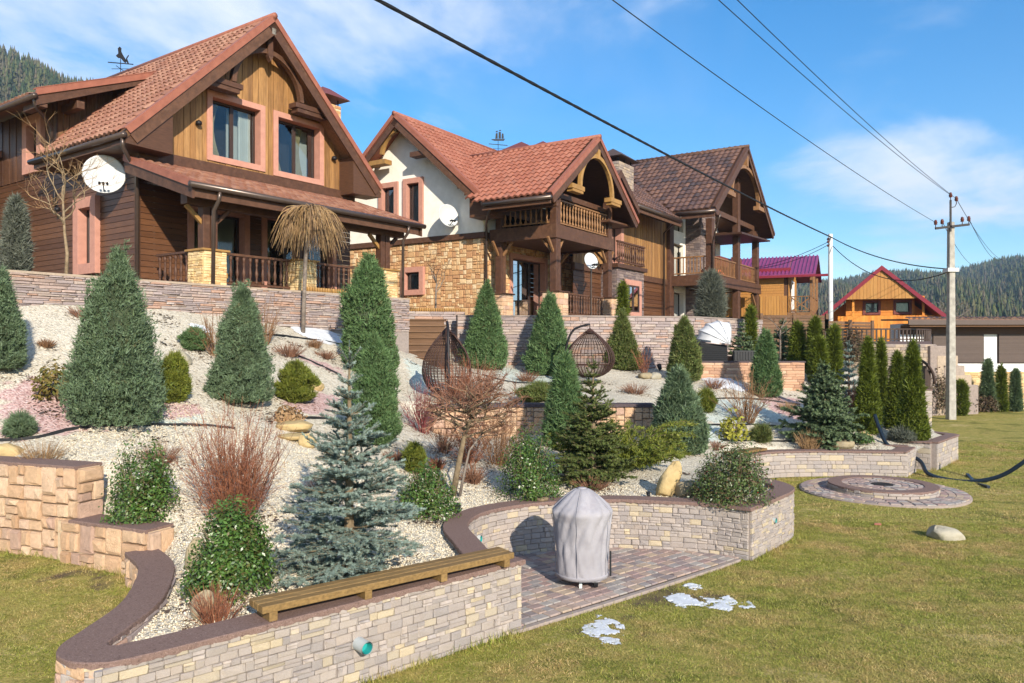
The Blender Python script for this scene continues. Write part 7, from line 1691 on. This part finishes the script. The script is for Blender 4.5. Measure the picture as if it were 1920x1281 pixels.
# ---------------------------------------------------------------- wicker daybed and sofa
db = thing('wicker_daybed', 'black wicker daybed with fan shaped white canopy', 'daybed', (7.0, 24.9, 2.42))
def weave(parent, name, x0, x1, y, z0, z1):
    for k in range(int((z1 - z0) / .055)): MB().box(x0, x1, y - .03 + .006 * (k % 2), y + .03, z0 + .055 * k, z0 + .055 * k + .048).build('strand', 'rattan_black', parent)
bk = MB().prism([(5.95, 24.75, 2.46), (6.75, 24.55, 2.46), (6.75, 24.55, 2.95), (6.4, 24.65, 3.0), (5.95, 24.75, 3.06)], (.1, .7, 0)).build('basket_body', 'rattan_black', db)
for k in range(10): MB().beam((5.95, 24.72, 2.49 + .06 * k), (6.75, 24.52, 2.49 + .06 * min(k, 7.5)), .03, .045).build('weave_band', 'rattan_black', db)
hub = Vector((6.72, 24.95, 3.02))
for i in range(4):
    a0, a1 = R(14 + 21 * i), R(14 + 21 * (i + 1)); mb = MB(); nn = 8
    mb.v.append(tuple(hub))
    L0, L1 = (.9, .98, 1.02, 1.0, .9)[i], (.9, .98, 1.02, 1.0, .9)[i + 1]
    for a, L in ((a0, L0), ((a0 + a1) / 2, (L0 + L1) / 2 * .95), (a1, L1)):
        for k in range(nn + 1):
            b = math.pi * k / nn; r = .62
            mb.v.append((hub.x + .05 - L * math.cos(a) * math.sin(b) * 1.02 + (.0), hub.y - r * math.cos(b), hub.z - .02 + L * math.sin(a) * math.sin(b) * .78))
    for j in range(2):
        for k in range(nn): q = 1 + j * (nn + 1) + k; mb.f.append((q, q + 1, q + nn + 2, q + nn + 1))
    mb.v.pop(0); mb.f = [tuple(i_ - 1 for i_ in f) for f in mb.f]
    mb.build('canopy_panel', 'canvas', db, True)
    MB().tube([(hub.x + .05 - L1 * math.cos(a1) * math.sin(math.pi * k / 12) * 1.03, hub.y - .63 * math.cos(math.pi * k / 12), hub.z - .02 + L1 * math.sin(a1) * math.sin(math.pi * k / 12) * .79) for k in range(13)], .008, 6, False).build('canopy_hoop', 'dish_white', db, True)
so = thing('wicker_sofa', 'low black wicker sofa beside the white canopied daybed', 'sofa', (8, 25, 2.42))
MB().box(6.95, 7.75, 24.7, 25.4, 2.46, 2.62).build('seat', 'rattan_black', so)
MB().box(6.95, 7.75, 24.55, 24.68, 2.44, 2.80).build('back', 'rattan_black', so, bevel=.02)
for k in range(9): MB().box(6.98 + .087 * k, 7.03 + .087 * k, 24.53, 24.56, 2.5, 2.76).build('slat', 'rattan_black', so)

# ---------------------------------------------------------------- satellite dishes
def dish(label, c, nrm, d, foot):
    c, nrm = Vector(c), Vector(nrm).normalized(); t_ = thing('satellite_dish', label, 'satellite dish', tuple(c), group='satellite dishes'); q = nrm.to_track_quat('Z', 'Y').to_matrix()
    mb = MB(); prof = [(0, 0), (.2, .01), (.4, .035), (.5, .06), (.5, .075), (.4, .05), (.2, .025), (0, .015)]
    mb.lathe([(max(.001, r * d), -z_ * d + .06 * d) for r, z_ in [(.001, .10), (.2, .09), (.35, .06), (.47, .012), (.5, 0), (.5, -.02), (.46, .0), (.34, .045), (.2, .075), (.001, .085)]], 28)
    mb.v = [tuple(c + q @ Vector(v)) for v in mb.v]; mb.build('reflector', 'dish_white', t_, True)
    dn = (Vector((0, 0, -1)) - nrm * nrm.dot(Vector((0, 0, -1)))).normalized(); sd = nrm.cross(dn); e = c + dn * d * .46; fo = c + nrm * d * .42 + dn * d * .34
    MB().tube([e, fo], .014, 6).build('arm', 'iron', t_)
    for k in (-1, 0, 1): p = fo + sd * .085 * k; MB().tube([p + nrm * .03, p - nrm * .06, p - nrm * .1], [.02, .03, .03], 8).build('receiver', 'plastic_black', t_, True)
    MB().tube([fo - sd * .1, fo + sd * .1], .01, 6).build('bracket', 'iron', t_); MB().tube([c - nrm * .03, c - nrm * .15, Vector(foot)], .02, 6).build('mount', 'pipe_grey', t_)
h1M = Matrix.Translation((-8.86, 18, 0)) @ Matrix.Rotation(R(90 - 35.5), 4, 'Z'); h2M = Matrix.Translation((1.26, 25, 0)) @ Matrix.Rotation(R(90 - 32.3), 4, 'Z')
dish('white satellite dish on the nearest chalet side wall', h1M @ Vector((.22, 1.45, 7.1)), (.42, -.9, .12), .95, h1M @ Vector((.66, 1.6, 6.9)))
dish('white satellite dish on the white stucco gable', h2M @ Vector((.75, 4.7, 7.62)), (.6, -.8, .2), .84, h2M @ Vector((1.2, 4.8, 7.3)))
p = px(1107, 490, 28.6); dish('smaller satellite dish seen under the balcony of middle house', p, (.55, -.8, .25), .62, p + Vector((.05, .25, -.35)))
MB().tube([(p.x + .05, p.y + .25, 3.86), (p.x + .05, p.y + .25, p.z + .1)], .03, 8).build('mast', 'gutter', bpy.data.objects['satellite_dish.002'])

# weather vanes
def vane(label, base, hgt, plates):
    base = Vector(base); t_ = thing('weather_vane', label, 'weather vane', tuple(base)); MB().tube([base, base + Vector((0, 0, hgt))], .012, 6).build('rod', 'iron', t_)
    for d in ((.3, 0), (0, .3)): MB().beam(base + Vector((-d[0], -d[1], hgt * .35)), base + Vector((d[0], d[1], hgt * .35)), .015, .015).build('cross_bar', 'iron', t_)
    for k, pl_ in enumerate(plates): MB().prism([base + Vector((x * .8, 0, hgt + z * .8)) for x, z in pl_], (0, .012, 0)).build('figure', 'iron', t_)
    MB().beam(base + Vector((-.42, 0, hgt * .75)), base + Vector((.42, 0, hgt * .62)), .015, .03).build('arrow', 'iron', t_)
vane('iron weather vane with rearing beast above the nearest chalet', h1M @ Vector((4.1, 8.0, 11.95)), .55, [[(-.1, 0), (.0, .0), (.12, -.15), (.2, -.22), (.24, -.1), (.1, .12), (.02, .28), (.03, .42), (-.05, .48), (-.12, .4), (-.1, .2), (-.2, .1), (-.16, .05)], [(.2, -.1), (.3, -.25), (.34, -.22), (.25, .02)], [(.22, 0), (.32, .14), (.34, .1), (.24, -.06)]])
vane('iron weather vane shaped as sailing ship above middle house', h2M @ Vector((7.55, 7.0, 11.6)), .55, [[(-.4, .06), (-.2, .0), (.32, .0), (.4, .12), (.3, .1), (-.3, .1)], [(-.16, .12), (-.02, .12), (-.03, .45), (-.13, .42)], [(.02, .12), (.16, .12), (.15, .5), (.03, .5)], [(.19, .12), (.32, .12), (.30, .40), (.21, .42)], [(-.14, .47), (-.02, .5), (-.02, .56), (-.12, .55)], [(.05, .55), (.17, .56), (.16, .62), (.05, .6)]])

# ---------------------------------------------------------------- garden spotlights
def spot(label, u, v, s=1.0, p=None, d=(0, 1, .6), m='plastic_black'):
    p = p or gr(u, v); t_ = thing('garden_spotlight', label, 'spotlight', tuple(p), group='garden spotlights'); d = Vector(d).normalized(); c = Vector(p) + Vector((0, 0, .10 * s))
    MB().tube([Vector(p) - Vector((0, 0, .08)), c], .012 * s, 6).build('spike', m, t_)
    q = [(-.07, .03), (-.06, .05), (.0, .055), (.07, .06), (.09, .066)]
    MB().tube([c + d * a * s for a, r in q], [r * s for a, r in q], 14).build('housing', m, t_, True); MB().tube([c + d * .091 * s, c + d * .094 * s], .055 * s, 14).build('lens', 'pipe_grey', t_)
for lb, u, v, s in (('black spotlight above middle step of sandstone wall', 281, 978, .9), ('black spotlight above left end of curved wall', 857, 966, .8), ('small black spotlight before the upright rock', 1216, 934, .5), ('black spotlight beneath the ledgestone wall by weeping tree', 752, 622, 1.1), ('black spotlight standing by tall ledgestone wall', 1237, 696, 1.2), ('black spotlight against the pinkish stone wall', 1335, 698, 1.3), ('black spotlight by low mat before rear egg chair', 976, 742, 1.0)):
    spot(lb, u, v, s)
spot('large black tube spotlight under the berry holly', 1424, 930, 1.3, d=(-.7, .6, .25)); spot('white spotlight beside the plank steps', 797, 618, 1.2, m='dish_white')

# ---------------------------------------------------------------- rocks
def rock(label, u, vb, w, h, m='rock', seed=1, f=zbed, tilt=0, depth=.8, sink=.15):
    b = gr(u, vb, f); rng = np.random.default_rng(seed); mb = MB(); n1, n2 = 22, 30; W_, H_ = w / F * b.y, h / F * b.y; ph = rng.uniform(0, 6, 8); cutp = [(q / np.linalg.norm(q), rng.uniform(.74, .96)) for q in rng.normal(0, 1, (9, 3))]
    for i in range(n1 + 1):
        t = math.pi * i / n1
        for k in range(n2):
            a = 2 * math.pi * k / n2; r = 1 + .13 * math.sin(2 * a + ph[0] + t) + .1 * math.sin(3 * t + ph[1]) * math.cos(a + ph[2]) + .06 * math.sin(5 * a + ph[3] + 2 * t) + rng.normal(0, .02)
            x, y, z = math.sin(t) * math.cos(a) * r, math.sin(t) * math.sin(a) * r * depth, math.cos(t) * r
            x, y, z = [math.copysign(abs(q) ** .8, q) for q in (x, y, z)]
            for pn_, pd_ in cutp:                # flat fracture faces
                e_ = x * pn_[0] + y * pn_[1] + z * pn_[2] - pd_
                if e_ > 0: x, y, z = x - pn_[0] * e_, y - pn_[1] * e_, z - pn_[2] * e_
            x2 = x * W_ + tilt * z * H_ * .5
            mb.v.append((b.x + x2, b.y + y * W_ + .1, b.z + (z + 1) * H_ / 2 - sink * H_))
    for i in range(n1):
        for k in range(n2): k2 = (k + 1) % n2; mb.f.append((i * n2 + k, (i + 1) * n2 + k, (i + 1) * n2 + k2, i * n2 + k2))
    tag(mb.build('rock', m, None, True), label, 'rock')
for k, (lb, u, vb, w, h, m, f, tl_) in enumerate([('tall upright golden rock behind the curved wall', 1256, 932, 22, 74, 'rock_gold', zbed, .35), ('brown boulder leaning by the upright golden rock', 1290, 934, 22, 36, 'rock', zbed, 0), ('long flat rock on top of the small rock pile', 548, 808, 37, 22, 'rock_gold', zbed, 0), ('thin lower slab of the small rock pile', 546, 824, 36, 12, 'rock_gold', zbed, 0),
        ('round stone right of the small rock pile', 573, 840, 16, 28, 'rock_gold', zbed, 0), ('mossy boulder half hidden by big holly', 363, 1075, 20, 68, 'rock', zbed, 0), ('brown round boulder behind wiry tuft', 372, 1165, 24, 58, 'rock', zbed, 0), ('pale rounded rock sunk in the right lawn', 1780, 1012, 30, 40, 'rock_pale', zlawn, -.9),
        ('smooth ochre boulder at left picture edge', 2, 862, 30, 36, 'rock_gold', zbed, 0), ('flat grey rock left of yellowish stepped juniper', 1210, 710, 15, 14, 'rock', zbed, 0), ('pale round stone under thin red shoots', 1230, 711, 12, 14, 'rock_pale', zbed, 0), ('wedge shaped tan rock before the thuja pair', 1622, 830, 14, 26, 'rock_gold', zbed, .3),
        ('brown boulder left of wedge shaped rock', 1582, 842, 20, 22, 'rock', zbed, 0), ('smooth slab rock right of the widest juniper', 335, 682, 18, 32, 'rock_pale', zbed, -.8), ('small tan stone by the golden round shrub', 592, 732, 13, 18, 'rock_gold', zbed, 0), ('dark stone at foot of mid slope wall', 1062, 845, 20, 26, 'rock', zbed, 0), ('dark stone left of contorted tree', 832, 845, 10, 22, 'rock', zbed, 0)]):
    rock(lb, u, vb, w, h, m, 500 + k, f, tl_, sink=.42 if f is zlawn else .15)

# ---------------------------------------------------------------- snow remnants
def vnoise(rng, X, Y, s):
    g_ = rng.random((64, 64)); u, v = (X / s) % 63, (Y / s) % 63; i, j = u.astype(int), v.astype(int); a, b = u - i, v - j; a, b = a * a * (3 - 2 * a), b * b * (3 - 2 * b)
    return g_[i, j] * (1 - a) * (1 - b) + g_[i + 1, j] * a * (1 - b) + g_[i, j + 1] * (1 - a) * b + g_[i + 1, j + 1] * a * b
def snow(label, u, v, ru, rv, f=zlawn, seed=1, hgt=.009, rag=1.0):
    """a thin ragged sheet of thawing snow, centre and half sizes in photo pixels"""
    rng = np.random.default_rng(seed); c = gr(u, v, f); rx = ru / F * c.y; ry = abs(gr(u, v - rv, f).y - gr(u, v + rv, f).y) / 2; st = max(rx, ry) / 34
    X, Y = np.meshgrid(np.arange(-1.3 * rx, 1.3 * rx, st), np.arange(-1.3 * ry, 1.3 * ry, st)); n1 = vnoise(rng, X + 9, Y + 9, rx * .55) * .6 + vnoise(rng, X + 9, Y + 9, rx * .22) * .3 + vnoise(rng, X + 9, Y + 9, rx * .1) * .15
    M_ = .62 - .55 * ((X / rx) ** 2 + (Y / ry) ** 2) + rag * 1.5 * (n1 - .55); Z = np.clip(M_, -.05, .35) / .35 * hgt * (.8 + .4 * n1) + f(X + c.x, Y + c.y) + .004
    k = M_ > 0; q = k[:-1, :-1] & k[1:, :-1] & k[:-1, 1:] & k[1:, 1:]; nx_ = X.shape[1]; j, i = np.nonzero(q); b = j * nx_ + i
    fa = np.stack([b, b + 1, b + nx_ + 1, b + nx_], 1); us, inv = np.unique(fa, return_inverse=True)
    o = npmesh('snow_patch', np.c_[(X + c.x).ravel(), (Y + c.y).ravel(), Z.ravel()][us], inv.reshape(fa.shape), 'snow', smooth=True); tag(o, label, 'snow patch', 'thawing snow remnants')
snow('ragged snow patch on lawn nearest the patio kerb', 1130, 1180, 34, 22, seed=21, rag=1.5)
snow('ragged snow patch on lawn before the patio end, left one', 1285, 1127, 30, 11, seed=4, rag=1.4)
snow('ragged snow patch on lawn before the patio end, right one', 1362, 1131, 36, 13, seed=6, rag=1.5)
snow('small snow crumbs nearest the patio kerb corner', 1300, 1101, 16, 5, seed=7, hgt=.012)
snow('snow strip lying under the chalet wall by weeping tree', 592, 622, 58, 14, zbed, 9, .04, .5)
snow('snow patch by pinkish wall under bare bush', 1352, 716, 38, 12, zbed, 10, .05, .6)
snow('snow patch on lawn right of block wall', 1750, 770, 10, 4, zlawn, 11)
snow('snow scrap under second juniper bare bush', 376, 616, 16, 6, zbed, 13, .03, .7)

# ---------------------------------------------------------------- black plastic edging in the gravel
def edging(label, pts, h=.05, f=zbed):
    h *= .8
    K = [gr(u, v, f) for u, v in pts]; K = catmull([(p.x, p.y) for p in K], 8); mb = MB(); r = random.Random(3)
    for x, y in K:
        z = float(f(x, y))
        for dx, dz in ((0, -.03), (0, h), (.02, h), (.02, -.03)): mb.v.append((x, y + dx, z + dz + r.uniform(-.004, .004)))
    for i in range(len(K) - 1):
        for j in range(4): j2 = (j + 1) % 4; mb.f.append((4 * i + j, 4 * i + j2, 4 * i + 4 + j2, 4 * i + 4 + j))
    tag(mb.build('garden_edging', 'plastic_black', None), label, 'edging', 'black gravel edging')
edging('black edging strip sweeping below the widest juniper', [(-30, 832), (60, 824), (140, 806), (220, 800), (300, 799), (378, 800), (440, 806)])
edging('black edging strip from weeping tree to green juniper', [(470, 632), (540, 632), (600, 640), (640, 648)], .05)
edging('black edging strip beside the pink gravel wedge', [(548, 665), (590, 682), (640, 706)], .05); edging('black edging strip behind blue spruce tip', [(545, 785), (600, 786), (640, 790)], .05)
edging('black edging curve below the green gravel by egg chairs', [(905, 704), (950, 716), (1000, 720), (1060, 716)], .05); edging('black edging strip crossing gravel behind yellow shrub', [(1310, 750), (1380, 748), (1440, 752), (1500, 760)], .05)
edging('black edging strip below yellow shrub', [(1300, 798), (1360, 798), (1420, 798), (1500, 803)], .05); edging('black edging strip nearest the second curved wall', [(1350, 826), (1420, 828), (1500, 828), (1560, 830)], .05)

# ---------------------------------------------------------------- hammock stand, towel
hs = thing('hammock_stand', 'dark blue curved hammock stand arching over the right lawn', 'hammock stand', (11.5, 17.2, 0))
arcp = [px(1640, 778, 19.2), px(1650, 806, 18.9), px(1668, 838, 18.55), (9.45, 18.2, .30), px(1740, 888, 17.6), px(1780, 900, 17.3), px(1825, 903, 17.0), px(1875, 893, 16.7), px(1920, 866, 16.4), px(1960, 830, 16.2), px(1990, 790, 16.1)]
MB().tube(catmull([tuple(p) for p in arcp], 6), .045, 10).build('arc_beam', 'hammock_paint', hs, True)
c = px(1828, 905, 17.0)
for dx, dy in ((-.22, -.85), (.3, .8)): MB().beam((c.x, c.y, c.z - .02), (c.x + dx, c.y + dy, float(zlawn(c.x + dx, c.y + dy)) + .03), .06, .06).build('foot', 'hammock_paint', hs)
MB().beam((c.x, c.y, c.z + .02), (c.x, c.y, .0), .05, .05, (0, 1, 0)).build('foot', 'hammock_paint', hs)
h3M = Matrix.Translation((8.05 * 1.2, 31 * 1.2, ZC * -.2)) @ Matrix.Rotation(R(90 - 33), 4, 'Z') @ Matrix.Scale(1.2, 4)
def towel(label, x0, x1, y, z, seed):
    r = random.Random(seed); mb = MB(); n = 16
    for j in range(6):
        for i in range(n + 1): t = i / n; p = h3M @ Vector((x0 + (x1 - x0) * t, y + .05 * math.sin(i * 1.9 + j) + .06 * j, z + .28 * math.sin(math.pi * t) * (1 - (j / 5 - .5) ** 2 * 3) + r.uniform(-.03, .05))); mb.v.append(tuple(p))
    for j in range(5):
        for i in range(n): k = j * (n + 1) + i; mb.f.append((k, k + 1, k + n + 2, k + n + 1))
    o = mb.build('orange_cushion', 'orange_cloth', None, True); s = o.modifiers.new('thick', 'SOLIDIFY'); s.thickness = .06; tag(o, label, 'cushion', 'orange cushions')
towel('orange cushion heap behind balcony rail left of corner post', 1.95, 3.3, 1.1, 6.05, 1); towel('orange cushion heap behind balcony rail right of corner post', 3.4, 4.6, 1.0, 6.05, 2)

c = gr(1646, 986, zlawn)
tag(MB().prism([(c.x - .06, c.y, c.z + .005), (c.x + .05, c.y - .02, c.z + .005), (c.x + .055, c.y + .035, c.z + .005), (c.x - .03, c.y + .05, c.z + .005)], (0, 0, .035)).build('brick_shard', 'roof_terracotta', None, bevel=.006), 'small red brick shard lying on the right lawn', 'brick shard')

# ---------------------------------------------------------------- the air of the valley
hz = MB().box(-2300, 2900, -60, 1750, -8, 330).build('haze', None)
kind(hz, 'stuff', 'thin blue winter haze over the valley')
hm = bpy.data.materials.new('haze'); hm.use_nodes = True
hm.node_tree.nodes.clear()
ho = hm.node_tree.nodes.new('ShaderNodeOutputMaterial'); hv = hm.node_tree.nodes.new('ShaderNodeVolumePrincipled')
hv.inputs['Color'].default_value = (.55, .76, 1, 1); hv.inputs['Density'].default_value = .00028; hv.inputs['Anisotropy'].default_value = .2
hm.node_tree.links.new(hv.outputs[0], ho.inputs['Volume'])
hz.data.materials.append(hm)
